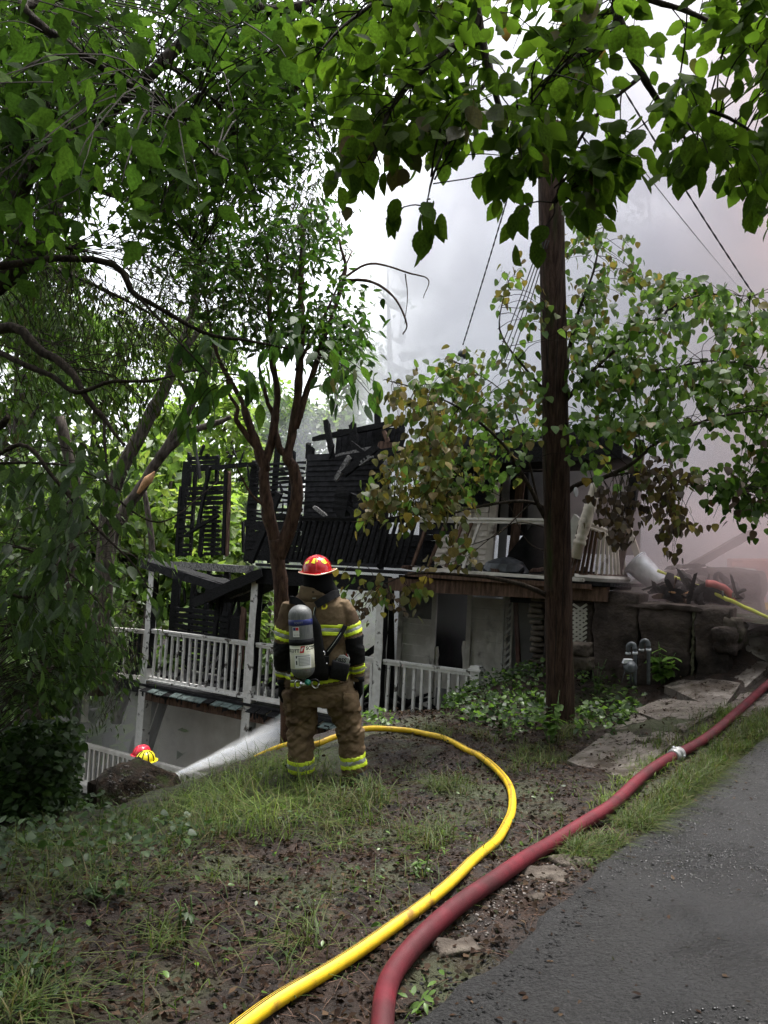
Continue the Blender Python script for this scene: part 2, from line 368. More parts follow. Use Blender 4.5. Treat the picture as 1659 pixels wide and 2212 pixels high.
# ---------------------------------------------------------------- ground
_cp = [P(*a) for a in [
    (829, 2212, 2.75), (500, 2212, 2.75), (100, 2212, 2.6), (1200, 2212, 2.72), (1659, 2212, 2.55), (830, 2000, 3.5), (400, 2000, 3.5), (60, 2000, 3.3),
    (1200, 1950, 3.75), (1659, 1900, 3.9), (1100, 1780, 5.2), (830, 1780, 5.3), (600, 1790, 5.1), (300, 1850, 4.4), (60, 1860, 4.1),
    (765, 1692, 6.6), (650, 1684, 6.55), (1000, 1640, 7.0), (1200, 1640, 7.35), (1210, 1568, 8.7), (1350, 1640, 7.0), (1500, 1700, 5.85), (1659, 1590, 7.0),
    (1450, 1560, 8.0), (1659, 1440, 9.6), (1560, 1440, 9.9), (1370, 1500, 9.9), (1290, 1540, 9.7), (1503, 1461, 9.8), (1590, 1395, 9.9), (1640, 1350, 10.4),
    (820, 1553, 10.2), (930, 1545, 10.3), (1040, 1490, 10.7), (1120, 1470, 11.2), (1180, 1460, 11.4), (560, 1640, 7.7), (430, 1700, 7.2), (250, 1770, 6.4), (100, 1760, 6.3), (0, 1830, 5.2),
    (700, 1590, 8.9)]]
_cp += [H(s, t, z) for s, t, z in [(2.2, 1.0, -.6), (1.9, 2.5, -1.2), (-.6, -.3, -2.6), (-2.5, -.8, -3.2), (-5.4, -.5, -3.35), (-7.5, 0, -3.4), (-5, 3, -3.3), (-1, 3, -3.3), (-8, 5, -3.4), (-10, -2, -3.2), (-7, -3, -3.2), (-9, -5.5, -3.0),
        (-4, -3.0, -3.1), (-2.2, -2.6, -2.9), (4.5, 2, -.4), (6, 6, .6), (-3, 9, -3.2), (-8, 12, -3), (3, 12, -.5)]]
_cp += [np.array(q, float) for q in [(3, 1, 0), (0, 0, 0), (4, -4, -.3), (-3, 0, -.1), (-5, 3, -1.2), (7, 6, .9), (9, 9, 1.6), (8, 2, .3), (14, 14, 3), (-4, -4, -.2), (-12, 6, -3.4), (-16, 16, -3.5), (-14, 30, -2.2), (0, 32, -1), (14, 30, 2.5), (20, 18, 3.5)]]
_cp = np.array(_cp)
def _tps_fit(xy, z, lam=.02):
    n = len(xy); d = np.linalg.norm(xy[:, None]-xy[None], axis=2); K = d*d*np.log(d+1e-9)+lam*np.eye(n)
    Pm = np.c_[np.ones(n), xy]; A = np.block([[K, Pm], [Pm.T, np.zeros((3, 3))]])
    return np.linalg.solve(A, np.r_[z, 0, 0, 0])
_w = _tps_fit(_cp[:, :2], _cp[:, 2])
def gz(x, y):
    x = np.atleast_1d(np.asarray(x, float)); y = np.atleast_1d(np.asarray(y, float)); out = np.empty(len(x))
    for a in range(0, len(x), 20000):
        q = np.c_[x[a:a+20000], y[a:a+20000]]; d = np.linalg.norm(q[:, None]-_cp[None, :, :2], axis=2)
        out[a:a+20000] = (d*d*np.log(d+1e-9)) @ _w[:len(_cp)]+_w[len(_cp)]+q @ _w[-2:]
    return np.clip(out, -3.6, 6)
# the road's left edge, on the ground
def on_ground(px, py, D0=2.2, D1=16.0):
    D = np.linspace(D0, D1, 280); q = np.array([P(px, py, d) for d in D]); below = q[:, 2] < gz(q[:, 0], q[:, 1])
    i = int(np.argmax(below)) if below.any() else len(D)-1
    return q[i]
edge_px = [(900, 2212), (1000, 2138), (1125, 2035), (1215, 1950), (1310, 1860), (1400, 1795), (1480, 1735), (1560, 1672), (1659, 1585)]
edge = smooth_path([on_ground(*e) for e in edge_px], 6)
d0 = nz((edge[2]-edge[0])*[1, 1, 0]); d1 = nz((edge[-1]-edge[-4])*[1, 1, 0])
edge = np.vstack([edge[0]-d0*k for k in (8, 5, 3, 1.5, .6)] + [edge] + [edge[-1]+d1*k for k in (.5, 1.2, 2.5, 5, 9)])
edge[:, 0] += .02*vnoise(edge, 3.0, 4)
etan = np.gradient(edge[:, :2], axis=0); etan /= np.linalg.norm(etan, axis=1, keepdims=True); enor = np.c_[etan[:, 1], -etan[:, 0]]
def road_side(x, y):
    """signed distance to the road's left edge: positive on the road"""
    q = np.c_[x, y]; d = q[:, None]-edge[None, :, :2]; i = np.argmin((d**2).sum(2), 1)
    return (d[np.arange(len(q)), i]*enor[i]).sum(1)
ROADZ = .018
def road_z(x, y): return gz(x, y)+ROADZ
offs = np.r_[0, .03, .08, .16, .3, np.arange(.5, 5.6, .25)]
V = []; 
for k, o in enumerate(offs):
    q = edge[:, :2]+enor*o
    if k < 3: q = q+enor*(.035*vnoise(np.c_[q*9, q[:, :1]*0], 1, 3))[:, None]*(1 if k == 0 else .4)
    z = road_z(q[:, 0], q[:, 1])-(.022 if k == 0 else 0)
    V.append(np.c_[q, z])
n = len(edge); V = np.concatenate(V)
f = [(k*n+i, (k+1)*n+i, (k+1)*n+i+1, k*n+i+1) for k in range(len(offs)-1) for i in range(n-1)]
f = [q[::-1] for q in f]
link('road', mesh_from('road', V, np.array(f), [m_asphalt], True), kind='structure')
# ground sheet: fine near the camera, coarse out to the horizon
def axis(lo, hi, step, grow, far):
    a = list(np.arange(lo, hi, step)); s = step; x = a[-1]
    while x < far: s *= grow; x += s; a.append(x)
    s = step; x = a[0]; b = []
    while x > -far: s *= grow; x -= s; b.append(x)
    return np.array(b[::-1]+a)
ax_ = axis(-4.2, 5.6, .055, 1.14, 220); ay_ = axis(1.6, 9.5, .055, 1.13, 320)
ay_ = ay_[ay_ > -40]
X, Y = np.meshgrid(ax_, ay_); x = X.ravel(); y = Y.ravel()
rr = np.hypot(x, y-8); z = gz(np.clip(x, -18, 20), np.clip(y, -5, 32))
z = z + np.clip(rr-26, 0, None)*.10*(.3+.7*(x > -30))               # the wooded slope beyond the house
rs = road_side(x, y); onroad = np.clip((rs+.02)/.12, 0, 1)
q = np.c_[x, y, 0*x]; near = np.clip(1-rr/22, 0, 1)
bump = .045*fbm(q, 1.6, 3, 3)+.022*np.abs(fbm(q, 7, 2, 9))+.012*fbm(q, 19, 2, 1)
z = z+bump*near*(1-onroad)-.05*onroad*(rs < 5.4)*(rs > 0)
GX, GY, GZ = X, Y, z.reshape(X.shape)
ny, nx = X.shape
idx = np.arange(ny*nx).reshape(ny, nx)
f = np.stack([idx[:-1, :-1], idx[:-1, 1:], idx[1:, 1:], idx[1:, :-1]], -1).reshape(-1, 4)
link('ground', mesh_from('ground', np.c_[x, y, z], f, [m_mud], True), kind='structure')
def gtop(x, y):
    """height of the bumpy ground sheet"""
    x = np.atleast_1d(x); y = np.atleast_1d(y)
    i = np.clip(np.searchsorted(ax_, x)-1, 0, len(ax_)-2); j = np.clip(np.searchsorted(ay_, y)-1, 0, len(ay_)-2)
    u = np.clip((x-ax_[i])/(ax_[i+1]-ax_[i]), 0, 1); v = np.clip((y-ay_[j])/(ay_[j+1]-ay_[j]), 0, 1)
    return (GZ[j, i]*(1-u)+GZ[j, i+1]*u)*(1-v)+(GZ[j+1, i]*(1-u)+GZ[j+1, i+1]*u)*v
def surf(x, y):
    r = road_side(np.atleast_1d(x), np.atleast_1d(y)); return np.where(r > .1, road_z(x, y), gtop(x, y))
def gp(px, py, D0=2.2, D1=16.0, up=0.0):
    q = on_ground(px, py, D0, D1).copy(); q[2] = surf(q[:1], q[1:2])[0]+up; return q
# ---------------------------------------------------------------- pavement: broken slabs climbing along the wall
pave = link('sidewalk', None, None, gp(1500, 1560), kind='structure')
slabs = [[(1225, 1650), (1370, 1555), (1480, 1590), (1372, 1690)], [(1365, 1548), (1440, 1500), (1560, 1540), (1478, 1588)],
         [(1436, 1496), (1490, 1462), (1600, 1492), (1556, 1536)], [(1500, 1452), (1590, 1418), (1665, 1448), (1606, 1488)],
         [(1560, 1545), (1606, 1494), (1660, 1508), (1648, 1560)], [(1592, 1412), (1640, 1392), (1690, 1412), (1668, 1444)]]
for k, sl in enumerate(slabs):
    c = []
    for i in range(4):
        a = np.array(gp(*sl[i])); b = np.array(gp(*sl[(i+1) % 4]))
        for t in (0, .25, .5, .75):
            p = a+(b-a)*t; p = p+np.array([rng.normal(0, .02), rng.normal(0, .02), 0]); c.append(p)
    c = np.array(c); zc = gz(c[:, 0], c[:, 1]); A = np.c_[c[:, :2], np.ones(len(c))]; pz = A @ np.linalg.lstsq(A, zc, rcond=None)[0]
    top = c.copy(); top[:, 2] = pz+.03+.008*(k % 3); bot = top-[0, 0, .12]; n = len(c)
    mb = MB(); mb.add(np.vstack([top, bot, top.mean(0)[None]]), [(2*n, i, (i+1) % n) for i in range(n)]+[(i, n+i, n+(i+1) % n, (i+1) % n) for i in range(n)])
    mb.build('slab', m_slab, pave)

# ---------------------------------------------------------------- utility pole
pb = gp(1211, 1560, 6, 12); pt = P(1188, 270, 8.75); pd = nz(pt-pb)
pole = thing('utility_pole', 'tall weathered wooden utility pole standing on the bank, green moss at its foot', 'utility pole', pb)
mb = MB(); L_ = np.linalg.norm(pt-pb); prof = []
rings = []
for t in np.linspace(-.03, 1, 40):
    r = .162-.022*t; rings.append((pb+pd*L_*t, RT*r*(1+.02*math.sin(t*31)), nz(np.cross(pd, RT))*r))
mb.loft(rings, 28)
def poledisp(v):
    a = np.arctan2(v[:, 1]-pb[1], v[:, 0]-pb[0]); q = np.c_[np.cos(a)*3, np.sin(a)*3, v[:, 2]*.35]
    d = np.c_[np.cos(a), np.sin(a), 0*a]; return v+d*(.006*fbm(q, 2.5, 3, 2))[:, None]
mb.build('shaft', m_pole, pole, True, disp=poledisp)
c = P(1243, 1063, 8.62); tg = MB(); tg.lathe(c, [(.0, 0), (.055, 0), (.055, .012), (.0, .012)], 16, nz(RT*.8-FW*.6)); tg.build('metal_tag', m_zinc, pole)
cr = MB()                                                            # seasoning checks down the shaft
for k, (px, y0, y1) in enumerate([(1203, 620, 900), (1190, 980, 1180), (1216, 1150, 1400), (1200, 1300, 1500), (1183, 700, 840)]):
    pts = [P(px+2*math.sin(i), y0+(y1-y0)*i/6, 8.545) for i in range(7)]; cr.tube(pts, [.001, .003, .004, .005, .004, .003, .001], 5)
cr.build('crack', m_dark, pole)
# wires
def wire(name, label, a, b, sag, r, group=None, twist=False, cat='cable'):
    q = [a+(b-a)*t-ZV*sag*4*t*(1-t) for t in np.linspace(0, 1, 30)]
    mb = MB(); mb.tube(q, r, 6)
    if twist:
        ph = np.linspace(0, 110, 320); c = np.array([a+(b-a)*t-ZV*sag*4*t*(1-t) for t in np.linspace(0, 1, 320)])
        side = nz(np.cross(b-a, FW)); up = nz(np.cross(side, b-a))
        for o in (0, math.pi): mb.tube(c+r*.7*(np.cos(ph+o)[:, None]*side+np.sin(ph+o)[:, None]*up), r*.85, 5)
    mb.build(name, m_wire, None, loc=a, label=label, cat=cat, group=group)
wire('power_line', 'thick twisted black power line slanting down across the smoke at far right', P(1330, 165, 9.2), P(1800, 880, 12), .12, .008, None, True)
wire('telephone_line', 'thin black wire crossing the smoke left of the thick power line', P(1330, 290, 12), P(1720, 760, 17), .1, .007)
wire('service_drop', 'single twisted black cable hanging down to the house roof left of the pole', P(1185, 120, 8.7), P(1000, 745, 11.6), .06, .0075, None, True)
mast = thing('service_mast', 'dark metal weatherhead on the roof where the twisted cable ends', 'mast', P(990, 900, 11.7))
mb = MB(); mb.tube([P(992, 960, 11.7), P(995, 880, 11.7), P(998, 770, 11.7)], .025, 8); mb.build('pipe', m_zinc, mast, True)
mb = MB(); mb.lathe(P(998, 770, 11.7), [(.03, -.02), (.07, 0), (.08, .05), (.05, .11), (0, .13)], 12, nz(ZV+.5*HV)); mb.build('cap', m_greypaint, mast, True)
for k in range(4):
    wire('service_cable', 'thin black cable of the fan below the pole, '+('leftmost of the four', 'second from the left', 'third from the left', 'rightmost, beside the pole')[k], P(1168+k*6, 520, 8.6), P(1062+k*11, 800, 10.6+k*.06), .05, .0065, 'cables fanning from the pole to the house')
# ---------------------------------------------------------------- the burnt house
house = thing('burned_house', 'burnt three-storey wooden house with charred walls and white railed porches', 'house', H(-2, 0, -3.3))
Z0, Z1, Z2, ZE = -3.25, -.9, 1.58, 3.55
W = 1.8                                                               # how far the walls stand behind the porch front
hr = np.random.default_rng(11)
def hb(name, mat, s0, t0, z0, s1, t1, z1, w, h, side=None, parent=None, segs=1, rough=0, endrough=0, seed=None):
    mb = MB(); mb.bar(H(s0, t0, z0), H(s1, t1, z1), w, h, side, segs, rough, int(hr.integers(1e6)) if seed is None else seed, endrough)
    return mb.build(name, mat, house if parent is None else parent)
def board(mat, s0, s1, z, t=W, h=.12, th=.022, tilt=.35, burnt=0.0, dz=0.0, name='siding_board', parent=None):
    """a lapped board whose lower edge stands proud"""
    n = 9; v = []; r = hr
    for i in range(n):
        s = s0+(s1-s0)*i/(n-1); zz = z+dz*i/(n-1)
        lo = zz-h/2+(abs(r.normal(0, burnt)) if burnt else 0); hi = zz+h/2-(abs(r.normal(0, burnt*.7)) if burnt else 0)
        e = r.normal(0, burnt*1.6) if burnt and i in (0, n-1) else 0
        wv = r.normal(0, .004+burnt*.15)
        v += [H(s+e, t-th/2-th*tilt+wv, lo), H(s+e, t+th/2-th*tilt+wv, lo), H(s+e, t+th/2+th*tilt+wv, hi), H(s+e, t-th/2+th*tilt+wv, hi)]
    f = [(0, 1, 2, 3), tuple((n-1)*4+k for k in (3, 2, 1, 0))]
    for i in range(n-1):
        for k in range(4): f.append((i*4+k, (i+1)*4+k, (i+1)*4+(k+1) % 4, i*4+(k+1) % 4))
    mb = MB(); mb.add(v, f); return mb.build(name, mat, house if parent is None else parent)
# --- lower storey: white siding behind the porch
for k in range(15):
    z = Z0+.08+k*.155
    if z > -1.02: break
    s1 = .6
    if z > -1.35: board(m_lowsiding, -6.85, -4.55, z, h=.163, th=.02, tilt=.75); board(m_lowsiding, -4.05 if z > -1.2 else -4.3, s1, z, h=.163, th=.02, tilt=.75)
    else: board(m_lowsiding, -6.85, -4.07, z, h=.163, th=.02, tilt=.75); board(m_lowsiding, -4.09, s1, z, h=.163, th=.02, tilt=.75)
hb('corner_board', m_smoked, -6.95, W-.02, Z0-.2, -6.95, W-.02, -1.0, .14, .06)
hb('corner_board', m_smoked, -4.09, W-.035, Z0, -4.09, W-.035, -1.4, .03, .03)
hb('sill_beam', m_char, -7.0, W+.06, -1.0, 2.4, W+.06, -1.0, .12, .16, HV, segs=14, rough=.1)
hb('burnt_stud', m_char, -6.75, .9, Z0-.1, -6.25, 1.2, -1.05, .10, .09, segs=8, rough=.25, endrough=.5)
hb('burnt_stud', m_char, -6.35, .75, Z0-.1, -5.72, .95, -1.0, .15, .12, segs=8, rough=.25, endrough=.5)
hb('burnt_stud', m_char, -7.1, 1.2, Z0, -7.15, 1.3, -2.5, .13, .1, segs=5, rough=.25, endrough=.8)
hb('joist', m_char, -6.0, .3, -1.25, -5.6, .4, -1.02, .12, .1, segs=4, rough=.3, endrough=.6)
# dark inner walls so that no daylight comes through the lower storeys
mb = MB(); mb.box(H(-3.0, W+.35, -2.2), HU*3.6, HV*.03, ZV*1.0); mb.build('inner_wall', m_dark, house)
mb = MB(); mb.box(H(1.0, W+2.6, .3), HU*1.9, HV*.03, ZV*1.25); mb.build('inner_wall', m_dark, house)
mb = MB(); mb.box(H(-.62, W+1.4, .3), HU*.03, HV*1.2, ZV*1.25); mb.build('inner_wall', m_dark, house)
# --- decks
def deck(z, s0, s1, t1, mat_edge, mat_top, th=.05, drop=.0):
    k = 0; t = -.12
    while t < t1:
        hb('deck_board', mat_top, s0, t+.07, z-th/2+.001*(k % 2), s1, t+.07, z-th/2+.001*(k % 2), .135, th, HV, segs=6, rough=.12); t += .142; k += 1
deck(Z1, -7.3, 1.9, W-.1, None, m_charsiding)
deck(Z0, -7.3, 1.0, W-.1, None, m_smoked)
deck(Z2, -2.6, 3.75, W-.1, None, m_charsiding)
# first floor edge: shingled drip roof and a burnt beam
def fascia(s0, s1, z, mat, h, t, n, rough, w=.05, dz=0.0): return hb('fascia_board', mat, s0, t, z, s1, t, z+dz, w, h, HV, segs=n, rough=rough)
fascia(-5.4, 1.7, -1.13, m_brownwood, .16, -.06, 16, .12); fascia(-7.6, -5.4, -1.06, m_char, .16, -.06, 8, .3, dz=.04)
for (s0, s1) in ((-5.25, -2.7), (-2.5, .0), (.12, 1.75)):
    n = int((s1-s0)/.21)
    for i in range(n):
        s = s0+(s1-s0)*(i+.5)/n; q = hr.normal(0, .008, 4); mb = MB()
        mb.box(H(s, -.17+q[0], -.985+q[1]), HU*(.1), HV*.10+ZV*.03, ZV*.008); mb.build('shingle', m_shingle if hr.random() > .3 else m_char, house)
    mb = MB()
    for i in range(n*3): s = hr.uniform(s0, s1); mb.bar(H(s, -.22, -1.0), H(s+hr.normal(0, .02), -.23, -1.03-abs(hr.normal(0, .05))), .04, .02, HU, 2, .3, i, .5)
    mb.build('hanging_char', m_char, house, kind='stuff')
# --- porch posts
def post(s, z0, z1, w, mat, t=0, lean=0.0, name='porch_post', burnt=None):
    o = hb(name, mat, s, t, z0, s+lean, t, z1, w, w, HU, segs=6, rough=.03)
    return o
for s in (-5.37, -2.63, .07):
    post(s, Z1-.02, Z2-.28, .15, m_white); post(s, Z0-.1, Z1-.12, .19, m_white); post(s, Z1-.1, Z1+.28, .172, m_white, name='post_base')
    mb = MB(); mb.bar(H(s+.078, -.005, Z1+.3), H(s+.078, -.005, Z2-.3), .012, .13, HU, 8, .5, int(abs(s)*100)); mb.build('charred_edge', m_char, house)
post(1.78, Z1-.4, .17, .15, m_white, name='newel_post')
mb = MB(); mb.box(H(1.78, 0, .185), HU*.10, HV*.10, ZV*.018); mb.box(H(1.78, 0, .22), HU*.08, HV*.08, ZV*.02); mb.build('newel_cap', m_white, house)
post(-7.45, Z1-1.1, Z1-.1, .1, m_smoked, t=.2)
# --- railings: top rail, bottom rail and every baluster
def railing(s0, s1, zt, zb, mat, n, t=0.0, label=None, lean=0.0, skip=(), wid=.042, dz=0.0, bmat=None, mats=None, group=None, lower=True):
    r = link('porch_railing', None, house, H((s0+s1)/2, t, zb)-np.array(house.location)); 
    if label: r['label'] = label
    mb = MB(); mb.bar(H(s0, t, zt+dz), H(s1, t, zt), .10, .035, HV, 8, .04); mb.bar(H(s0, t-.008, zt-.04+dz), H(s1, t-.008, zt-.04), .05, .05, HV, 8, .04)
    mb.build('top_rail', mat, r)
    if lower:
        mb = MB(); mb.bar(H(s0, t, zb+dz), H(s1, t, zb), .055, .05, HV, 8, .05); mb.bar(H(s0, t-.03, zb-.04+dz), H(s1, t-.03, zb-.04), .09, .03, HV, 8, .08); mb.build('bottom_rail', mat, r)
    for i in range(n):
        if i in skip: continue
        s = s0+(s1-s0)*(i+.6)/n; m = (mats[int(hr.integers(len(mats)))] if mats else (bmat or mat)); d = dz*(1-(i+.6)/n)
        mb = MB(); mb.bar(H(s+hr.normal(0, .006), t, zb+.02+d), H(s+lean+hr.normal(0, .006), t+hr.normal(0, .004), zt-.05+d), wid, wid, HU, 3, .04, i, 0); mb.build('baluster', m, r)
    return r
railing(-5.29, -2.71, .15, -.78, m_white, 16, label='white railing with sooty black balusters between the two left porch posts')
railing(-2.55, .0, .15, -.78, m_white, 15)
railing(.15, 1.70, .15, -.78, m_white, 10, label='clean white railing that ends at the capped newel post')
railing(-7.0, -5.45, .12, -.80, m_smoked, 11, dz=-.06, mats=[m_char, m_smoked, m_char], label='far left railing with mostly black balusters')
railing(-7.6, -3.3, -2.25, -2.98, m_smoked, 30, t=-.3, label='lowest railing, seen over the bank behind the yellow helmet')
railing(-3.2, -1.0, -2.25, -2.98, m_smoked, 14, t=-.3)
# --- first storey walls: a door, siding with scales of lost paint, lattice, panels
def wallrow(mat, s0, s1, z0, z1, h, t=W, burnt=0.0):
    k = int((z1-z0)/h)
    for i in range(k): board(mat, s0, s1, z0+(i+.5)*h, t, h*.97, .022, .35, burnt)
wallrow(m_smoked, -.66, .02, Z1, 1.35, .19); wallrow(m_smoked, .80, 1.42, Z1, 1.35, .19)
for s in (-.64, .06, .76, 1.44): hb('trim_board', m_smoked, s, W-.04, Z1, s, W-.04, 1.4, .09, .05, HU, segs=5, rough=.05)
mb = MB(); mb.box(H(.41, W-.01, Z1+.36), HU*.30, HV*.025, ZV*.36)
door = mb.build('door', m_smoked, house)
for ds in (-.14, .14):
    mb = MB(); mb.box(H(.41+ds, W-.045, Z1+.28), HU*.10, HV*.012, ZV*.16); mb.build('door_panel', m_greywall if ds < 0 else m_smoked, door)
hb('door_stile', m_smoked, .13, W-.01, Z1+.7, .13, W-.01, Z1+1.15, .08, .045, HU, segs=6, rough=.4, endrough=.6); hb('door_stile', m_smoked, .70, W-.01, Z1+.7, .66, W-.01, Z1+1.3, .07, .045, HU, segs=6, rough=.4, endrough=.6)
hb('lintel', m_char, -.7, W, 1.42, 2.5, W, 1.42, .2, .16, HV, segs=8, rough=.15)
mb = MB(); mb.box(H(1.92, W-.02, .2), HU*.42, HV*.025, ZV*1.12); mb.build('wall_panel', m_greywall, house)
mb = MB(); mb.box(H(-.3, W-.03, 1.05), HU*.30, HV*.02, ZV*.32); mb.build('scorched_panel', m_charsiding, house)
lat = link('lattice_strip', None, house, H(1.5, W-.2, Z1)-np.array(house.location))
for k in range(18):
    z = Z1+.05+k*.12; mb = MB(); mb.bar(H(1.46, W-.12, z), H(1.60, W-.16, z+.14), .035, .012, ZV); mb.build('lath', m_white, lat)
hb('lath_frame', m_white, 1.455, W-.15, Z1, 1.455, W-.15, 1.25, .03, .03, HU); hb('lath_frame', m_smoked, 1.61, W-.15, Z1, 1.61, W-.15, 1.25, .03, .03, HU)
hb('pipe_post', m_rust, 2.12, .9, -.3, 1.95, .9, 1.45, .06, .06, HU, segs=6, rough=.08)
# left half of the first storey: charred remains standing behind the railing
for k in range(11):
    z = Z1+.08+k*.125
    board(m_char, -6.72, -5.0, z, W, .105, .03, .2, .012)
for s, w, z1 in ((-6.75, .22, 1.5), (-6.2, .1, 1.5), (-5.75, .09, 1.4), (-5.2, .16, 1.45), (-5.05, .08, 1.1)): hb('burnt_stud', m_char, s, W+.05, Z1, s+.03, W+.05, z1, w, .1, HU, segs=9, rough=.2, endrough=.3)
for k in range(4): board(m_char, -5.65, -5.1, .75+k*.16, W, .09, .03, .2, .02)
hb('burnt_slab', m_char, -4.62, W-.2, Z1, -4.55, W-.2, .55, .30, .06, HU, segs=9, rough=.12, endrough=.5); hb('burnt_slab', m_brownwood, -4.36, W-.25, Z1, -4.34, W-.25, .60, .14, .05, HU, segs=9, rough=.12, endrough=.5)
hb('burnt_stud', m_char, -4.9, 1.0, Z1, -4.95, 1.0, .1, .04, .04, HU, segs=6, rough=.3, endrough=.5); hb('burnt_brace', m_ash, -4.95, 1.1, Z1+.1, -4.5, 1.1, -.35, .06, .03, ZV, segs=5, rough=.3)
hb('burnt_stud', m_char, -2.35, .6, Z1, -2.30, .6, 1.4, .18, .14, HU, segs=9, rough=.12); hb('burnt_stud', m_brownwood, -2.15, .75, Z1, -2.12, .75, 1.2, .13, .1, HU, segs=9, rough=.15)
for k, (s0, s1, z) in enumerate(((-2.0, -1.35, 1.22), (-1.95, -1.5, .95), (-2.0, -1.3, .68), (-1.9, -1.55, .40))): board(m_char, s0, s1, z, 1.0, .11, .04, .2, .02)
hb('burnt_stud', m_char, -.62, 1.5, Z1, -.75, 1.5, 1.4, .12, .1, HU, segs=8, rough=.2); hb('burnt_brace', m_char, -1.5, 1.2, -.35, -.7, 1.2, .25, .10, .06, ZV, segs=6, rough=.3); hb('burnt_brace', m_char, -1.2, 1.3, Z1, -.7, 1.3, -.2, .06, .05, ZV, segs=6, rough=.3)
# --- sagging second-floor deck on the left: two torn halves meeting in a V
def sheet(a, b, dpt, mat, name, th=.05, n=10, tear=.05):
    """a torn floor strip from a to b along the porch front, dpt deep"""
    v = []; 
    for i in range(n+1):
        c = a+(b-a)*i/n; j = hr.normal(0, tear*.5, 2)
        v += [c-ZV*th, c, c+HV*(dpt+j[0])+ZV*j[1]*.4, c+HV*(dpt+j[0])-ZV*(th-j[1]*.4)]
    f = [(0, 1, 2, 3), tuple(n*4+k for k in (3, 2, 1, 0))]
    for i in range(n):
        for k in range(4): f.append((i*4+k, (i+1)*4+k, (i+1)*4+(k+1) % 4, i*4+(k+1) % 4))
    mb = MB(); mb.add(v, f); return mb.build(name, mat, house)
sheet(H(-5.75, -.1, 1.55), H(-3.3, -.1, 1.16), .45, m_char, 'collapsed_deck', .09); sheet(H(-4.0, -.12, .86), H(-2.45, -.12, 1.50), 1.3, m_char, 'collapsed_deck', .09)
hb('fascia_board', m_charsiding, -5.7, -.14, 1.46, -3.25, -.14, 1.06, .05, .17, HV, segs=10, rough=.15, endrough=.5); hb('fascia_board', m_char, -4.05, -.16, .76, -2.4, -.16, 1.42, .05, .2, HV, segs=10, rough=.12, endrough=.5)
hb('hanging_plank', m_ash, -3.55, .3, .88, -2.95, .3, 1.1, .05, .03, HV, segs=5, rough=.2); hb('hanging_plank', m_char, -3.8, .2, .1, -3.75, .2, .9, .12, .06, HU, segs=6, rough=.3, endrough=.6)
for i in range(9): hb('hanging_splinter', m_char, -4.6+i*.24, .1+.1*(i % 3), 1.0-.02*i, -4.55+i*.24, .1, .62+hr.uniform(-.2, .2), .05+.04*hr.random(), .03, HU, segs=4, rough=.4, endrough=.8)
hb('porch_beam', m_char, -2.6, -.02, 1.34, .2, -.02, 1.36, .12, .26, HV, segs=10, rough=.08); hb('porch_beam', m_brownwood, .2, -.02, 1.36, 3.7, -.02, 1.42, .12, .2, HV, segs=10, rough=.06)
hb('sill_beam', m_ash, -6.85, W-.05, 1.42, -4.4, W-.05, 1.42, .14, .16, HV, segs=12, rough=.08)
# --- upper left corner: burnt lattice of studs and board ends
def sz(px, py, t=W): q = HP(px, py, t); return (q-HO) @ HU, q[2]
cx = lambda x: 329+.248*x
cyy = lambda y: 877.7+.248*y
def cb(x0, y0, x1, y1, w, mat=None, t=W, name='burnt_stud', segs=9, rough=.2, endrough=.4, th=.07):
    s0, z0 = sz(cx(x0), cyy(y0), t); s1, z1 = sz(cx(x1), cyy(y1), t)
    return hb(name, mat or m_char, s0, t, z0, s1, t, z1, w, th, HU if abs(z1-z0) > abs(s1-s0) else ZV, segs=segs, rough=rough, endrough=endrough)
cb(230, 1305, 300, 480, .19, t=W+.06); cb(215, 1305, 250, 700, .10, t=W+.04); cb(330, 1305, 380, 540, .08, t=W+.1); cb(415, 1305, 440, 1000, .11, t=W+.08); cb(525, 1305, 548, 870, .10, t=W+.08); cb(560, 680, 568, 430, .08, t=W+.05); cb(622, 1300, 645, 560, .10); cb(650, 1300, 672, 575, .08, m_brownwood, t=W+.03); cb(320, 700, 330, 420, .07)
cb(500, 530, 388, 1085, .08, t=W-.15, name='burnt_brace'); cb(580, 945, 300, 1115, .06, t=W-.2, name='burnt_brace'); cb(370, 340, 415, 630, .06, m_charsiding, t=W-.25, name='fallen_lath'); cb(415, 430, 450, 340, .05, t=W, name='burnt_lath'); cb(320, 470, 322, 400, .07); cb(480, 440, 482, 415, .09)
for y in (455, 492, 528): cb(300, y, 575, y-8, .085, name='burnt_board', rough=.15, th=.03)
cb(305, 560, 900, 500, .09, t=W-.1, name='burnt_pole', rough=.12)
for y in (665,): cb(505, y, 625, y, .08, name='burnt_board', th=.03)
for y in (712, 752, 800, 842): cb(295, y+8, 628, y-4, .095, name='burnt_board', rough=.15, th=.03)
for k, y in enumerate(range(885, 1300, 40)):
    cb(450-(k % 3)*8, y, 585+(k % 2)*12, y-3, .075, name='burnt_board', rough=.25, th=.03)
    if k % 4 != 3: cb(235, y+4, 300+hr.integers(0, 60), y+2, .075, name='burnt_board', rough=.25, th=.03)
cb(795, 1280, 790, 1010, .07, t=W+1.5)
for k in range(26):                                                  # stubs, slipped boards and hanging laths round the burnt frame
    s0 = hr.uniform(-6.7, -2.6); z0 = hr.uniform(2.2, 4.0); a = hr.choice([hr.normal(0, .25), hr.normal(1.5, .3)]); l = hr.uniform(.12, .38)
    hb('slipped_board', [m_char, m_char, m_charsiding][k % 3], s0, W-.12-.05*(k % 3), z0, s0+l*math.cos(a), W-.12-.05*(k % 3), z0+l*math.sin(a), hr.uniform(.03, .08), .025, ZV if abs(math.sin(a)) < .7 else HU, segs=5, rough=.4, endrough=.7)
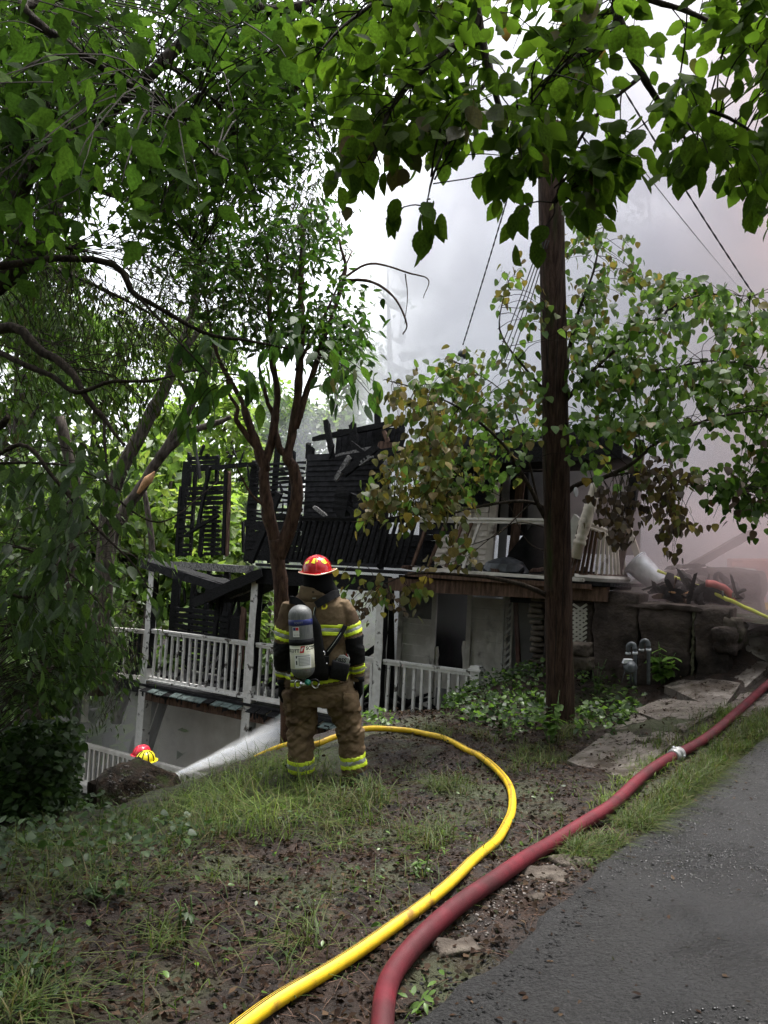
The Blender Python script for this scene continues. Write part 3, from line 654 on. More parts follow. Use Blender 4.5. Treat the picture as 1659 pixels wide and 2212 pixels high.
# --- upper main wall
for k in range(24):
    z = Z2+.1+k*.105
    if z > 3.86: break
    up = z > 2.5; b = .016 if up else .006
    if z < 3.75: board(m_char, -4.62+hr.normal(0, .05), -3.12+hr.normal(0, .03), z+hr.normal(0, .006), W, .088 if up else .125, .03, .15, b*1.5, dz=hr.normal(0, .02))
    board(m_charsiding, -3.10, -1.25, z, W, .14, .018, .8, .0015, name='clapboard')
for s, z1, w in ((-4.6, 3.75, .2), (-4.0, 4.15, .10), (-3.55, 3.95, .09), (-3.08, 4.0, .13), (-1.22, 3.95, .16)): hb('burnt_stud', m_char, s, W+.07, Z2, s+.02, W+.07, z1, w, .1, HU, segs=9, rough=.15, endrough=.3)
hb('burnt_brace', m_char, -4.0, W-.5, Z2, -3.35, W-.5, 3.0, .13, .08, HU, segs=7, rough=.2)
# boarded parapet and roof wreckage
for k in range(11): hb('roof_board', m_charsiding, -2.62+k*.15, W+.4, 3.85, -2.60+k*.15, W+.4, 4.42-.004*k, .138, .03, HU, segs=3, rough=.05)
hb('wall_plate', m_char, -3.05, W+.1, 4.18, -1.0, W+.1, 4.42, .1, .11, HV, segs=9, rough=.1, endrough=.4)
def wreck(px0, py0, px1, py1, w, t, mat=None, th=.06, name='roof_rafter'):
    s0, z0 = sz(px0, py0, t); s1, z1 = sz(px1, py1, t); return hb(name, mat or m_char, s0, t, z0, s1, t, z1, w, th, HU if abs(z1-z0) > abs(s1-s0) else ZV, segs=8, rough=.18, endrough=.5)
ux = lambda x: 630.9+.1984*x
uy = lambda y: 877.7+.1984*y
for (x0, y0, x1, y1, w, dt, mt) in [(370, 160, 440, 540, .13, -.05, m_char), (650, 150, 700, 530, .16, -.05, m_char), (450, 420, 405, 570, .05, -.1, m_char), (925, 60, 960, 480, .14, .3, m_char), (1190, 120, 1200, 400, .12, .5, m_char), (180, 400, 170, 590, .10, .1, m_char),
        (650, 400, 800, 520, .08, -.5, m_char), (570, 730, 930, 440, .15, -.6, m_char), (620, 560, 470, 810, .10, -.55, m_ash), (865, 540, 730, 635, .08, -.6, m_ash), (1100, 520, 990, 695, .14, -.6, m_ash), (480, 545, 870, 455, .08, -.3, m_ash), (500, 560, 1160, 470, .10, -.35, m_char), (700, 580, 1080, 545, .13, -.4, m_char), (940, 420, 1160, 440, .15, -.2, m_brownwood), (1065, 500, 1160, 440, .06, -.5, m_char), (1000, 270, 1050, 400, .08, -.3, m_brownwood)]:
    wreck(ux(x0), uy(y0), ux(x1), uy(y1), w, W+dt, mt, name='roof_plank' if mt is m_ash else 'roof_rafter')
wreck(ux(540), uy(1190), ux(590), uy(900), .30, .5, name='burnt_post', th=.2); wreck(ux(640), uy(970), ux(960), uy(1150), .11, .5, name='burnt_brace'); wreck(ux(600), uy(1100), ux(690), uy(1180), .09, .45, name='burnt_brace'); wreck(ux(235), uy(1090), ux(370), uy(1195), .07, .8, m_ash, name='burnt_lath')
# window gap, then the darker wall and the cream wall right of it
for k in range(22):
    z = Z2+.1+k*.105
    if z > 3.4: board(m_char, -.25, 1.5, z, W, .105, .03, .2, .006)
    elif z > 2.75: board(m_char, -.3, 1.06, z, W, .12, .03, .2, .008)  # char boards run on to the right, their black standing for shadow
    elif z > 2.3: board(m_charsiding, -.3, .42, z, W, .105, .03, .2, .01); board(m_cream, .44, 1.02, z, W, .105, .028, .42, .006 if z > 2.6 else 0, name='clapboard')
    else: board(m_cream, .0, 1.02, z, W, .105, .028, .42, name='clapboard')
for s in (-.28, .42, .70): hb('lath_strip', m_cream if s > .3 else m_char, s, W-.05, Z2, s, W-.05, 2.9, .03 if s > .3 else .1, .02, HU)
hb('pilaster', m_cream, 1.12, W-.12, Z2, 1.2, W-.12, 3.2, .12, .1, HU, segs=8, rough=.05); hb('trim_board', m_greywall, 1.32, W-.05, Z2, 1.36, W-.05, 3.3, .14, .04, HU, segs=5, rough=.05); hb('trim_board', m_brownwood, 1.5, W-.02, Z2+.1, 1.62, W-.02, 3.3, .16, .04, HU, segs=5, rough=.05)
mb = MB(); mb.box(H(2.55, W+.35, 2.75), HU*1.0, HV*.03, ZV*.72); mb.build('wall_panel', m_greywall, house)
mb = MB(); mb.add([H(1.35, W-.35, Z2), H(2.75, W-.35, Z2), H(2.75, W-.3, 2.3), H(2.25, W-.3, 2.42), H(1.95, W-.3, 2.45), H(1.6, W-.33, 2.0)]+[H(1.35, W-.28, Z2), H(2.75, W-.28, Z2), H(2.75, W-.24, 2.3), H(2.25, W-.24, 2.42), H(1.95, W-.24, 2.45), H(1.6, W-.27, 2.0)], [(0, 1, 2, 3, 4, 5), (11, 10, 9, 8, 7, 6), (5, 11, 6, 0), (1, 7, 8, 2), (2, 8, 9, 3), (3, 9, 10, 4), (4, 10, 11, 5)]); mb.build('burnt_panel', m_dark, house)
mb = MB(); mb.box(H(.72, W+.25, 2.85), HU*.92, HV*.03, ZV*.55); mb.build('inner_wall', m_dark, house)  # dark backing added; its black stands in for the shadow behind the boards
for k in range(6): board(m_char, -1.2, .0, Z2+.1+k*.105, W+.1, .13, .03, .3, .012)
for k in range(4): board(m_charsiding, 1.04, 1.6, 2.95+k*.12, W+.02, .13, .03, .3, .01)  # more dark boards filled in where there is only shadow
# upper porch roof: dark eave band with a pale metal edge
mb = MB(); mb.bar(H(.1, -.1, 3.36), H(3.85, -.1, 3.40), .06, .26, HV, 10, .08); mb.build('fascia_board', m_char, house)
mb = MB()
for k in range(9): mb.bar(H(.1, .05+k*.2, 3.52+k*.06), H(3.85, .05+k*.2, 3.54+k*.06), .21, .03, HV, 8, .06)
mb.build('roof', m_charsiding, house)
hb('metal_edge', m_white, 1.7, -.14, 3.56, 3.0, -.14, 3.57, .03, .025, HV); hb('soffit', m_dark, .3, .8, 3.33, 3.8, .8, 3.36, 1.4, .03, HV)
mb = MB(); mb.add([H(.2, 1.5, 3.9), H(1.35, 1.5, 4.05), H(1.5, 1.5, 3.75), H(.2, 1.5, 3.6), H(.2, 2.6, 4.2), H(1.35, 2.6, 4.3), H(1.5, 2.6, 4.0), H(.2, 2.6, 3.9)], [(0, 1, 2, 3), (4, 7, 6, 5), (0, 4, 5, 1), (1, 5, 6, 2)]); mb.build('roof_slab', m_charsiding, house)
# deck edge on the right, pale and broken
hb('deck_edge', m_smoked, .7, -.16, 1.63, 3.4, -.16, 1.60, .06, .05, HV, segs=10, rough=.2); hb('deck_edge', m_brownwood, .6, -.14, 1.54, 3.5, -.14, 1.51, .05, .07, HV, segs=10, rough=.15)
hb('wall_beam', m_charsiding, 2.2, .3, 1.32, 3.8, .3, 1.34, .3, .22, HV, segs=6, rough=.05)
# upper railing: black on the left, cream on the right, its balusters knocked aslant
railing(-2.3, .45, 2.42, 1.66, m_char, 24, lean=.18, label='charred upper railing with leaning black balusters', wid=.045, lower=False)
r2 = railing(.5, 3.02, 2.43, 1.66, m_smoked, 17, lean=.26, skip=(1, 3, 7, 8, 9, 10, 11, 12, 13, 14, 15, 16), mats=[m_brownwood, m_smoked], label='upper railing with only a few slanting brown balusters left', lower=False)
# turned column that has come adrift, and the curved end of the upper porch
a = P(1243, 1205, 10.7); b = P(1290, 1040, 10.55); L_ = np.linalg.norm(b-a)
mb = MB(); mb.lathe(a, [(.075, 0), (.075, .18*L_), (.09, .19*L_), (.085, .22*L_), (.07, .25*L_), (.092, .28*L_), (.07, .30*L_), (.082, .33*L_), (.086, .5*L_), (.078, .62*L_), (.088, .64*L_), (.078, .66*L_), (.088, .68*L_), (.075, .70*L_), (.07, .9*L_), (.078, L_)], 16, nz(b-a)); mb.build('turned_column', m_cream, house, True)
mb = MB(); mb.add([P(1221, 1250, 10.75), P(1250, 1170, 10.7), P(1262, 1130, 10.66), P(1240, 1110, 10.7), P(1224, 1140, 10.75)]+[q+HV*.12 for q in [P(1221, 1250, 10.75), P(1250, 1170, 10.7), P(1262, 1130, 10.66), P(1240, 1110, 10.7), P(1224, 1140, 10.75)]], [(0, 1, 2, 3, 4), (9, 8, 7, 6, 5)]+[(i, 5+i, 5+(i+1) % 5, (i+1) % 5) for i in range(5)]); mb.build('bracket', m_white, house)
top = smooth_path([P(1252, 1128, 10.65), P(1285, 1136, 10.75), P(1318, 1152, 11.0), P(1342, 1172, 11.4)], 5)
botm = smooth_path([P(1228, 1240, 10.75), P(1268, 1243, 10.75), P(1318, 1245, 11.0), P(1352, 1244, 11.4)], 5)
cr = link('curved_railing', None, house, botm[0]-np.array(house.location)); cr['label'] = 'curved end of the upper railing, its balusters spread like a fan'
mb = MB(); mb.tube(top, .035, 6); mb.tube(top-ZV*.05, .025, 6); mb.build('top_rail', m_orange if False else m_cream, cr)
mb = MB(); mb.tube(botm, .03, 6); mb.build('bottom_rail', m_brownwood, cr)
for i in range(14):
    k = i/13*(len(top)-1); k0 = int(min(k, len(top)-2)); f_ = k-k0; A = top[k0]*(1-f_)+top[k0+1]*f_; B = botm[k0]*(1-f_)+botm[k0+1]*f_
    mb = MB(); mb.bar(B, A-ZV*.04, .035, .035, HU, 3, .05, i); mb.build('baluster', m_brownwood if i < 6 else m_cream, cr)
deckc = [P(1240, 1246, 10.72), P(1290, 1250, 10.78), P(1330, 1252, 11.0), P(1356, 1252, 11.5)]
mb = MB(); mb.tube(smooth_path(deckc, 5), .05, 6); mb.build('deck_edge', m_smoked, house); mb = MB(); mb.tube(smooth_path([q-ZV*.10+HV*.05 for q in deckc], 5), .06, 6); mb.build('deck_edge', m_charsiding, house)
hb('corner_stud', m_brownwood, 3.55, .9, 1.6, 3.85, .9, 3.5, .10, .08, HU, segs=6, rough=.1); hb('corner_stud', m_cream, 3.9, 1.2, 1.6, 3.55, 1.2, 2.6, .09, .06, HU, segs=6, rough=.1); hb('gable_stud', m_char, 3.85, .4, 2.6, 3.95, .4, 3.6, .12, .1, HU, segs=6, rough=.1)
# litter on the upper deck
for k in range(26):
    s = hr.uniform(.2, 3.3); t = hr.uniform(.2, 1.3); an = hr.uniform(0, 3.1); l = hr.uniform(.08, .35); z = Z2+.03+hr.random()*.08
    hb('debris_piece', [m_char, m_ash, m_brownwood, m_char][k % 4], s-l*math.cos(an), t-l*math.sin(an), z, s+l*math.cos(an), t+l*math.sin(an), z+hr.uniform(-.05, .12), .07, .04, ZV, segs=3, rough=.4, endrough=.6)
mb = MB(); mb.lathe(H(1.85, .7, Z2), [(.0, 0), (.32, 0), (.36, .1), (.3, .22), (.15, .28), (0, .29)], 14); mb.build('melted_cushion', m_greypaint, house, disp=lambda v: v+.05*np.stack([vnoise(v, 6, a) for a in range(3)], 1))
mb = MB()
for k in range(60):
    s = hr.uniform(-5.2, 1.6); t = hr.uniform(.2, 1.5); an = hr.uniform(0, 3.1); l = hr.uniform(.1, .4); z = Z1+.05+hr.random()*.2
    mb.bar(H(s-l*math.cos(an), t-l*math.sin(an), z), H(s+l*math.cos(an), t+l*math.sin(an), z+hr.uniform(-.1, .25)), .07, .05, ZV, 3, .4, k, .6)
mb.build('porch_rubble', m_char, house, kind='stuff')
# ---------------------------------------------------------------- retaining wall and what lies on the terrace
def rockbox(mb, c, ax, ay, az, n=(14, 5, 12), amp=.03, sc=3.0, seed=0, stretch=(1, 1, 3), top=0.0):
    """a block with a rough broken surface"""
    c = np.asarray(c, float); A = [np.asarray(q, float) for q in (ax, ay, az)]; vs = {}; V = []; F = []
    def vid(i, j, k):
        key = (i, j, k)
        if key not in vs: vs[key] = len(V); V.append((2*i/n[0]-1, 2*j/n[1]-1, 2*k/n[2]-1))
        return vs[key]
    for a, b, cc in ((0, 1, 2), (1, 2, 0), (2, 0, 1)):
        for side in (0, n[cc]):
            for i in range(n[a]):
                for j in range(n[b]):
                    q = []
                    for di, dj in ((0, 0), (1, 0), (1, 1), (0, 1)):
                        t = [0, 0, 0]; t[a] = i+di; t[b] = j+dj; t[cc] = side; q.append(vid(*t))
                    F.append(tuple(q) if side else tuple(q[::-1]))
    V = np.array(V); e = np.max(np.abs(V), 1, keepdims=True); r = V/np.maximum(np.linalg.norm(V, axis=1, keepdims=True), 1e-6)
    Wd = c+V[:, :1]*A[0]+V[:, 1:2]*A[1]+V[:, 2:]*A[2]
    nr = nz(A[0])*r[:, :1]+nz(A[1])*r[:, 1:2]+nz(A[2])*r[:, 2:]
    d = fbm(Wd*np.array(stretch), sc, 4, seed)*amp
    corner = (np.abs(V) > .98).sum(1) >= 2
    d = d-corner*amp*.6
    mb.add(Wd+nr*d[:, None], F); return mb
rw = thing('retaining_wall', 'sooty dark concrete retaining wall with a mossy crack, right of the pole', 'wall', H(4.2, .2, .2))
def rwb(s0, s1, z0, z1, seed, t=.25, th=.28):
    mb = MB(); rockbox(mb, H((s0+s1)/2, t, (z0+z1)/2), HU*(s1-s0)/2, HV*th, ZV*(z1-z0)/2, (18, 5, 16), .045, 2.2, seed); mb.build('wall_block', m_wallstone, rw, True)
rwb(2.75, 3.50, -.7, 1.34, 1, .32); rwb(3.49, 4.12, -.6, 1.46, 2); rwb(4.10, 4.78, -.5, 1.36, 3); rwb(4.81, 5.24, -.3, 1.33, 4, .25); rwb(3.9, 4.9, 1.28, 1.33, 5, .3, .33)
mb = MB()
for k in range(14): mb.bar(H(4.795+hr.normal(0, .006), -.005, 1.3-k*.09), H(4.795+hr.normal(0, .006), -.005, 1.2-k*.09), .03+.02*hr.random(), .05, HU, 2, .6, k, .5)
mb.build('mossy_joint', M('moss_joint', (.04, .042, .018), (.10, .095, .06), 20, .9, bump=1, bscale=50), rw)
mb = MB(); rockbox(mb, P(1588, 1362, 9.75), RT*.13, HV*.2, ZV*.16, (6, 6, 6), .05, 5, 7); mb.build('rubble_stone', m_stone, rw, True)
mb = MB(); rockbox(mb, P(1570, 1385, 9.7), RT*.16, HV*.2, ZV*.15, (6, 6, 6), .05, 5, 8); mb.build('rubble_stone', m_wallstone, rw, True)
# terrace soil behind the wall
q = [H(s, t, 1.22+.05*math.sin(s*3)+.12*max(0, t-1)+.03*hr.normal()) for t in np.linspace(.15, 9, 12) for s in np.linspace(3.0, 9.5, 14)]
f = [(j*14+i, j*14+i+1, (j+1)*14+i+1, (j+1)*14+i) for j in range(11) for i in range(13)]
link('terrace_ground', mesh_from('terrace_ground', np.array(q), np.array(f), [m_mud], True), kind='structure')
# stone pillar left of the pole, tan blocks and lattice right of it
sp = thing('stone_pillar', 'crumbling pillar of thin stacked stones close to the left side of the pole', 'pillar', P(1168, 1440, 11.2))
for k in range(17):
    y = 1246+k*12.2; mb = MB(); rockbox(mb, P(1167+hr.normal(0, 3), y, 11.2), HU*(.10+.035*hr.random()), HV*.13, ZV*(.036), (5, 4, 3), .018, 7, 20+k, (1, 1, 1)); mb.build('stone', m_stone, sp, True)
tb = thing('stone_blocks', 'two tan mossy stone blocks stacked against the wall just right of the pole', 'stone block', P(1256, 1445, 10.1))
for y, w, h_, sd in ((1402, .115, .085, 1), (1432, .13, .09, 2)):
    mb = MB(); rockbox(mb, P(1257, y, 10.1), HU*w, HV*.15, ZV*h_, (7, 6, 6), .03, 5, 40+sd); mb.build('stone', m_stone, tb, True)
lp = thing('lattice_panel', 'small grey diagonal lattice panel on the sooty wall right of the pole', 'lattice', P(1250, 1390, 10.55))
for k in range(11):
    for dr in (1, -1):
        a = P(1238 if dr > 0 else 1268, 1305+k*10, 10.62+.012*dr); b = P(1268 if dr > 0 else 1238, 1325+k*10, 10.62+.012*dr)
        mb = MB(); mb.bar(a, b, .032, .008, ZV); mb.build('lath', m_smoked, lp)
# trash can
a = P(1424, 1262, 11.1); b = P(1372, 1214, 11.32); d = nz(b-a); L_ = np.linalg.norm(b-a)
can = thing('trash_can', 'tipped galvanised steel trash can leaning on the terrace in the smoke', 'trash can', a)
mb = MB(); pr = [(.0, 0), (.145, 0)]+[(.148+.035*h_, .005+h_*L_*.9) for h_ in np.linspace(0, 1, 6)]+[(.19, L_*.93), (.2, L_*.95), (.19, L_*.97), (.195, L_), (.18, L_), (.17, L_*.9), (.14, .05), (0, .05)]
mb.lathe(a, pr, 40, d); v = mb.v[0]
rad = v-a-np.outer((v-a) @ d, d); ang = np.arctan2(rad @ nz(np.cross(d, [.3, .9, .1])), rad @ np.cross(d, nz(np.cross(d, [.3, .9, .1])))); hh = (v-a) @ d/L_
mb.v[0] = v+rad*((.035*np.cos(ang*20))*((hh > .08) & (hh < .85)))[:, None]
mb.build('can_body', m_zinc, can, True)
mb = MB(); mb.tube([b+.195*(math.cos(t)*nz(np.cross(d, [.3, .9, .1]))+math.sin(t)*np.cross(d, nz(np.cross(d, [.3, .9, .1])))) for t in np.linspace(0, 2*math.pi, 25)], .012, 6); mb.build('rim', m_zinc, can, True)
# fallen beam, broken block, planter, bundles
def lone(name, label, cat, build, loc, mat, group=None, disp=None, smooth=False):
    mb = MB(); build(mb); return mb.build(name, mat, None, smooth, label, cat, group, None, loc, disp)
lone('fallen_beam', 'long charred beam fallen aslant behind the terrace at far right', 'beam', lambda m: m.bar(P(1490, 1226, 12), P(1622, 1152, 12.3), .12, .10, ZV, 12, .12, 3, .5), P(1495, 1222, 12), m_char)
bb = thing('broken_wall', 'dark broken masonry block with debris on its top edge, beyond the retaining wall', 'wall', P(1560, 1310, 11.2))
mb = MB(); rockbox(mb, P(1592, 1280, 11.3), HU*.36, HV*.30, ZV*.32, (12, 8, 10), .05, 3, 60); mb.build('masonry_block', m_wallstone, bb, True)
mb = MB(); rockbox(mb, P(1510, 1275, 11.9), HU*.55, HV*.3, ZV*.28, (12, 8, 8), .06, 3, 61); mb.build('masonry_block', m_wallstone, bb, True)
for k, (x0, y0, x1, y1) in enumerate([(1440, 1228, 1475, 1222), (1470, 1224, 1520, 1222), (1500, 1228, 1560, 1240), (1530, 1228, 1552, 1236), (1580, 1240, 1630, 1247), (1482, 1232, 1540, 1244)]):
    mb = MB(); mb.bar(P(x0, y0, 11.5), P(x1, y1, 11.4), .07, .05, ZV, 5, .4, k, .6); mb.build('roof_scrap', m_char if k % 3 else m_ash, bb)
pl_ = thing('planter_box', 'reddish terracotta-painted timber box half hidden in pink smoke at the right edge', 'planter', P(1635, 1290, 13))
mb = MB(); mb.box(P(1650, 1250, 13.2), RT*.5, FW*.3, ZV*.33); mb.build('box_body', m_orange, pl_)
mb = MB(); mb.bar(P(1580, 1217, 12.85), P(1720, 1225, 12.85), .08, .06, ZV); mb.build('top_board', m_orange, pl_); mb = MB(); mb.bar(P(1588, 1226, 12.86), P(1634, 1232, 12.86), .035, .03, ZV); mb.build('lit_slat', m_cream, pl_); mb = MB(); mb.bar(P(1636, 1226, 12.84), P(1656, 1258, 12.84), .06, .03, RT); mb.build('brace', m_orange, pl_)  # the slat's lit look is put into its cream colour
for nm, lb, px, py, D, r, mt in (('tarp_bundle', 'yellow tarp bundle lying at the right edge below the terracotta box', 1648, 1322, 11.4, .17, m_yellowhose), ('cloth_bundle', 'red, white and blue cloth bundle at the right edge above the yellow tarp', 1652, 1288, 11.9, .15, M('patterned_cloth', (.6, .6, .66), (.55, .06, .1), 9, .8, c3=(.2, .3, .6), s3=7, k3=(.55, .6)))):
    mb = MB(); rockbox(mb, P(px, py, D), RT*r, FW*r, ZV*r*.7, (8, 8, 8), .06, 7, 70); mb.build(nm, mt, None, True, lb, 'bundle', loc=P(px, py, D))
def scrap(name, label, pts, rad, mat, cat='debris', n=8):
    q = smooth_path(pts, 5); lone(name, label, cat, lambda m: m.tube(q, np.interp(np.linspace(0, 1, len(q)), np.linspace(0, 1, len(rad)), rad), n), q[0], mat, None, lambda v: v+.012*np.stack([vnoise(v, 14, a) for a in range(3)], 1), True)
scrap('charred_roll', 'sooty grey curled roll of burnt material under the thin yellow hose', pl([(1448, 1238), (1446, 1256), (1462, 1268), (1482, 1272), (1496, 1274)], 10.6), [.05, .07, .065, .06, .05], m_charsiding)
scrap('burnt_sack', 'black burnt sack with two pointed peaks behind the curled roll', pl([(1462, 1262), (1470, 1236), (1478, 1246), (1488, 1250), (1484, 1266)], 10.9), [.06, .035, .06, .05, .05], m_char)
scrap('burnt_shell', 'charred curved shell with an orange scorched inner edge on the terrace', pl([(1436, 1284), (1466, 1290), (1500, 1284), (1522, 1268), (1526, 1256)], 10.3), [.06, .085, .08, .06, .015], m_char)
scrap('scorched_edge', 'strip of scorched orange insulation along the charred shell', pl([(1444, 1277), (1470, 1281), (1498, 1276)], 10.22), [.012, .016, .01], m_split, 'insulation', 6)
scrap('burnt_chair_back', 'rounded charred chair back behind the short red hose', pl([(1548, 1266), (1547, 1246), (1552, 1240), (1566, 1252), (1578, 1272)], 10.7), [.05, .04, .03, .045, .04], m_charsiding)
scrap('charred_heap', 'low black heap of charred debris on the terrace under the short red hose', pl([(1500, 1298), (1525, 1284), (1550, 1288), (1576, 1300)], 10.3), [.06, .12, .11, .05], m_char)
scrap('red_hose_piece', 'short length of faded red hose arching over the charred debris on the terrace', pl([(1526, 1260), (1545, 1262), (1566, 1272), (1580, 1288), (1582, 1298)], 10.2), [.045]*5, M('faded_red_hose', (.42, .09, .085), (.50, .14, .13), 7, .6), 'hose', 10)
scrap('thin_yellow_hose', 'thin bright yellow hose running from the trash can over the terrace', pl([(1421, 1233, 10.9), (1500, 1263, 10.5), (1545, 1284, 10.2), (1580, 1298, 10.1), (1659, 1334, 9.9), (1740, 1372, 9.7)], 10), [.022]*3, M('lime_hose', (.62, .66, .04), (.72, .74, .10), 20, .5), 'hose')
wp = thing('wreckage_pile', 'jumbled pile of charred boards and roofing scraps on the terrace behind the retaining wall', 'debris', P(1500, 1295, 10.7))
for k in range(64):
    c = P(hr.uniform(1415, 1590), hr.uniform(1262, 1302), hr.uniform(10.15, 11.2)); a = hr.uniform(0, 6.28); l = hr.uniform(.05, .28); d = np.array([math.cos(a)*l, math.sin(a)*l, hr.normal(0, .09)]); mb = MB(); mb.bar(c-d, c+d, hr.uniform(.03, .12), hr.uniform(.015, .05), ZV, 4, .45, k, .7); mb.build('debris_piece', [m_char, m_charsiding, m_char, m_ash, m_brownwood, m_char][k % 6], wp)
# gas service
gm = thing('gas_meter', 'grey gas regulator with two hooked riser pipes in front of the dark wall', 'gas meter', P(1385, 1478, 9.75))
for x0, y0, yb in ((1372, 1400, 1480), (1401, 1393, 1478)):
    pts = [P(x0, yb, 9.7), P(x0, (y0+yb)/2, 9.7), P(x0, y0+4, 9.7), P(x0-2, y0-6, 9.72), P(x0-8, y0-9, 9.74), P(x0-14, y0-5, 9.76), P(x0-15, y0+4, 9.78), P(x0-15, y0+16, 9.78)]
    if x0 == 1372: pts = [2*P(x0, 0, 9.7)*0+q for q in pts]
    mb = MB(); mb.tube(smooth_path(pts, 5), .022, 10); mb.build('riser_pipe', m_greypaint, gm, True)
    mb = MB(); mb.tube(smooth_path(pts[2:7], 5), .031, 10); mb.build('elbow', m_greypaint, gm, True)
    mb = MB(); mb.tube([P(x0, y0+8, 9.7), P(x0, y0+13, 9.7)], .034, 10); mb.tube([P(x0-15, y0+9, 9.78), P(x0-15, y0+13, 9.78)], .034, 10); mb.build('collar', m_zinc, gm, True)
mb = MB(); mb.lathe(P(1362, 1440, 9.62), [(0, -.05), (.075, -.05), (.085, -.02), (.085, .01), (.06, .03), (.05, .06), (0, .065)], 18, nz(ZV*.6-FW*.6)); mb.build('regulator', m_greypaint, gm, True)
mb = MB(); mb.box(P(1355, 1428, 9.64), RT*.05, FW*.03, ZV*.025+RT*.01); mb.build('vent_hood', m_zinc, gm); mb = MB(); mb.tube([P(1362, 1448, 9.65), P(1364, 1478, 9.7)], .018, 8); mb.tube([P(1352, 1442, 9.66), P(1343, 1474, 9.66)], .006, 5); mb.build('feed_pipe', m_greypaint, gm, True)

# ---------------------------------------------------------------- hoses
def settle(q, r, lift=0.0):
    q = np.array(q); g = np.array([surf(q[i:i+1, 0], q[i:i+1, 1])[0] for i in range(len(q))]); q[:, 2] = np.maximum(q[:, 2], g+r+lift); return q
yp = [gp(*a) for a in [(450, 2300), (578, 2212), (706, 2122), (815, 2046), (910, 1976), (975, 1925), (1030, 1881), (1081, 1818), (1106, 1758), (1103, 1718), (1078, 1679), (1048, 1653), (1009, 1631)]]
yp = [q+ZV*.035 for q in yp]+[P(956, 1606, 7.75), P(910, 1588, 8.05), P(857, 1576, 8.2), P(807, 1573, 8.1), P(781, 1576, 8.0), P(728, 1590, 7.75), P(691, 1606, 7.6), P(655, 1640, 7.7), P(600, 1690, 8.2), P(500, 1720, 9.2)]
yq = settle(smooth_path(yp, 9), .032)
for _ in range(14): yq[1:-1] = .25*yq[:-2]+.5*yq[1:-1]+.25*yq[2:]
yh = thing('yellow_fire_hose', 'muddy yellow fire hose with twin black lines, curving past the firefighter', 'fire hose', yq[10])
mb = MB(); mb.tube(yq, .0295, 18); mb.build('jacket', m_yellowhose, yh, True)
tg = np.gradient(yq, axis=0); tg /= np.linalg.norm(tg, axis=1, keepdims=True)
sd = np.cross(tg, ZV); sd /= np.linalg.norm(sd, axis=1, keepdims=True); up_ = np.cross(sd, tg)
for off in (.10, .38):
    an = off+.25*np.sin(np.linspace(0, 5, len(yq))); c = yq+.0293*(np.cos(1.35+an)[:, None]*sd*1.0+np.sin(1.35+an)[:, None]*up_)
    mb = MB(); mb.tube(c, .0022, 5); mb.build('black_line', m_blackline, yh)
rp = [gp(*a)+ZV*.05 for a in [(822, 2290), (826, 2212), (835, 2160), (858, 2108), (914, 2053), (989, 1992), (1065, 1932), (1135, 1878), (1201, 1836), (1266, 1796), (1327, 1758), (1384, 1699), (1452, 1656), (1520, 1612), (1588, 1555), (1654, 1498), (1715, 1440)]]
rq = settle(smooth_path(rp, 9), .046)
for _ in range(30): rq[1:-1] = .25*rq[:-2]+.5*rq[1:-1]+.25*rq[2:]
rh = thing('red_fire_hose', 'thick dark red fire hose lying along the road edge up the slope', 'fire hose', rq[10])
mb = MB(); mb.tube(rq, .0425, 20); mb.build('jacket', m_redhose, rh, True)
i = int(np.argmin([np.linalg.norm(q-gp(1462, 1650)) for q in rq])); d = nz(rq[i+1]-rq[i-1])
mb = MB(); mb.lathe(rq[i]-d*.07, [(.05, 0), (.056, .005), (.056, .05), (.052, .055), (.052, .065), (.062, .07), (.062, .1), (.055, .105), (.055, .14), (.05, .145)], 20, d); mb.build('coupling', m_alu, rh, True)
mb = MB()
for a in (0, 2.1, 4.2):
    u = nz(np.cross(d, ZV)); w = np.cross(u, d); c = rq[i]+d*.015+.064*(math.cos(a)*u+math.sin(a)*w); mb.box(c, d*.012, .008*(math.cos(a)*u+math.sin(a)*w), .006*np.cross(d, math.cos(a)*u+math.sin(a)*w))
mb.build('coupling_lug', m_zinc, rh)

# ---------------------------------------------------------------- jagged soil mass at the crest with a stake
sm = thing('soil_stump', 'dark flat-topped clod of mossy soil and stones at the crest of the bank', 'stump', P(300, 1745, 7.6))
mb = MB(); top = [(232, 1652), (268, 1645), (318, 1664), (352, 1690), (366, 1704)]; botp = [(222, 1748), (258, 1752), (300, 1748), (336, 1736), (356, 1724)]
rings = []
for k, (a, b) in enumerate(zip(top, botp)):
    A = P(*a, 7.75); B = P(*b, 7.5); rings.append(((A+B)/2, (A-B)/2, FW*.32+RT*.05))
mb2 = MB(); R2 = []
for i in np.linspace(0, 4, 26):
    k = int(min(i, 3)); t = i-k; R2.append(tuple(np.array(rings[k][j])*(1-t)+np.array(rings[k+1][j])*t for j in range(3)))
mb2.loft(R2, 36, 3.5)
mb2.build('soil_body', m_soil, sm, True, disp=lambda v: v-ZV*.03+.06*np.stack([fbm(v, 5, 4, a) for a in range(3)], 1))
for k in range(90):
    t = hr.random(); j = hr.random()**.8; a = np.interp(t*4, range(5), [q[0] for q in top]); ya = np.interp(t*4, range(5), [q[1] for q in top]); yb = np.interp(t*4, range(5), [q[1] for q in botp])
    c = P(a, ya+(yb-ya)*j*.8+4, 7.32+hr.uniform(-.05, .03)); r = .008+.014*hr.random()**2; mb = MB(); mb.lathe(c, [(0, -r), (r*.8, -r*.5), (r, 0), (r*.7, r*.6), (0, r*.8)], 6, hr.normal(size=3)); mb.build('pebble', m_pebble, sm)
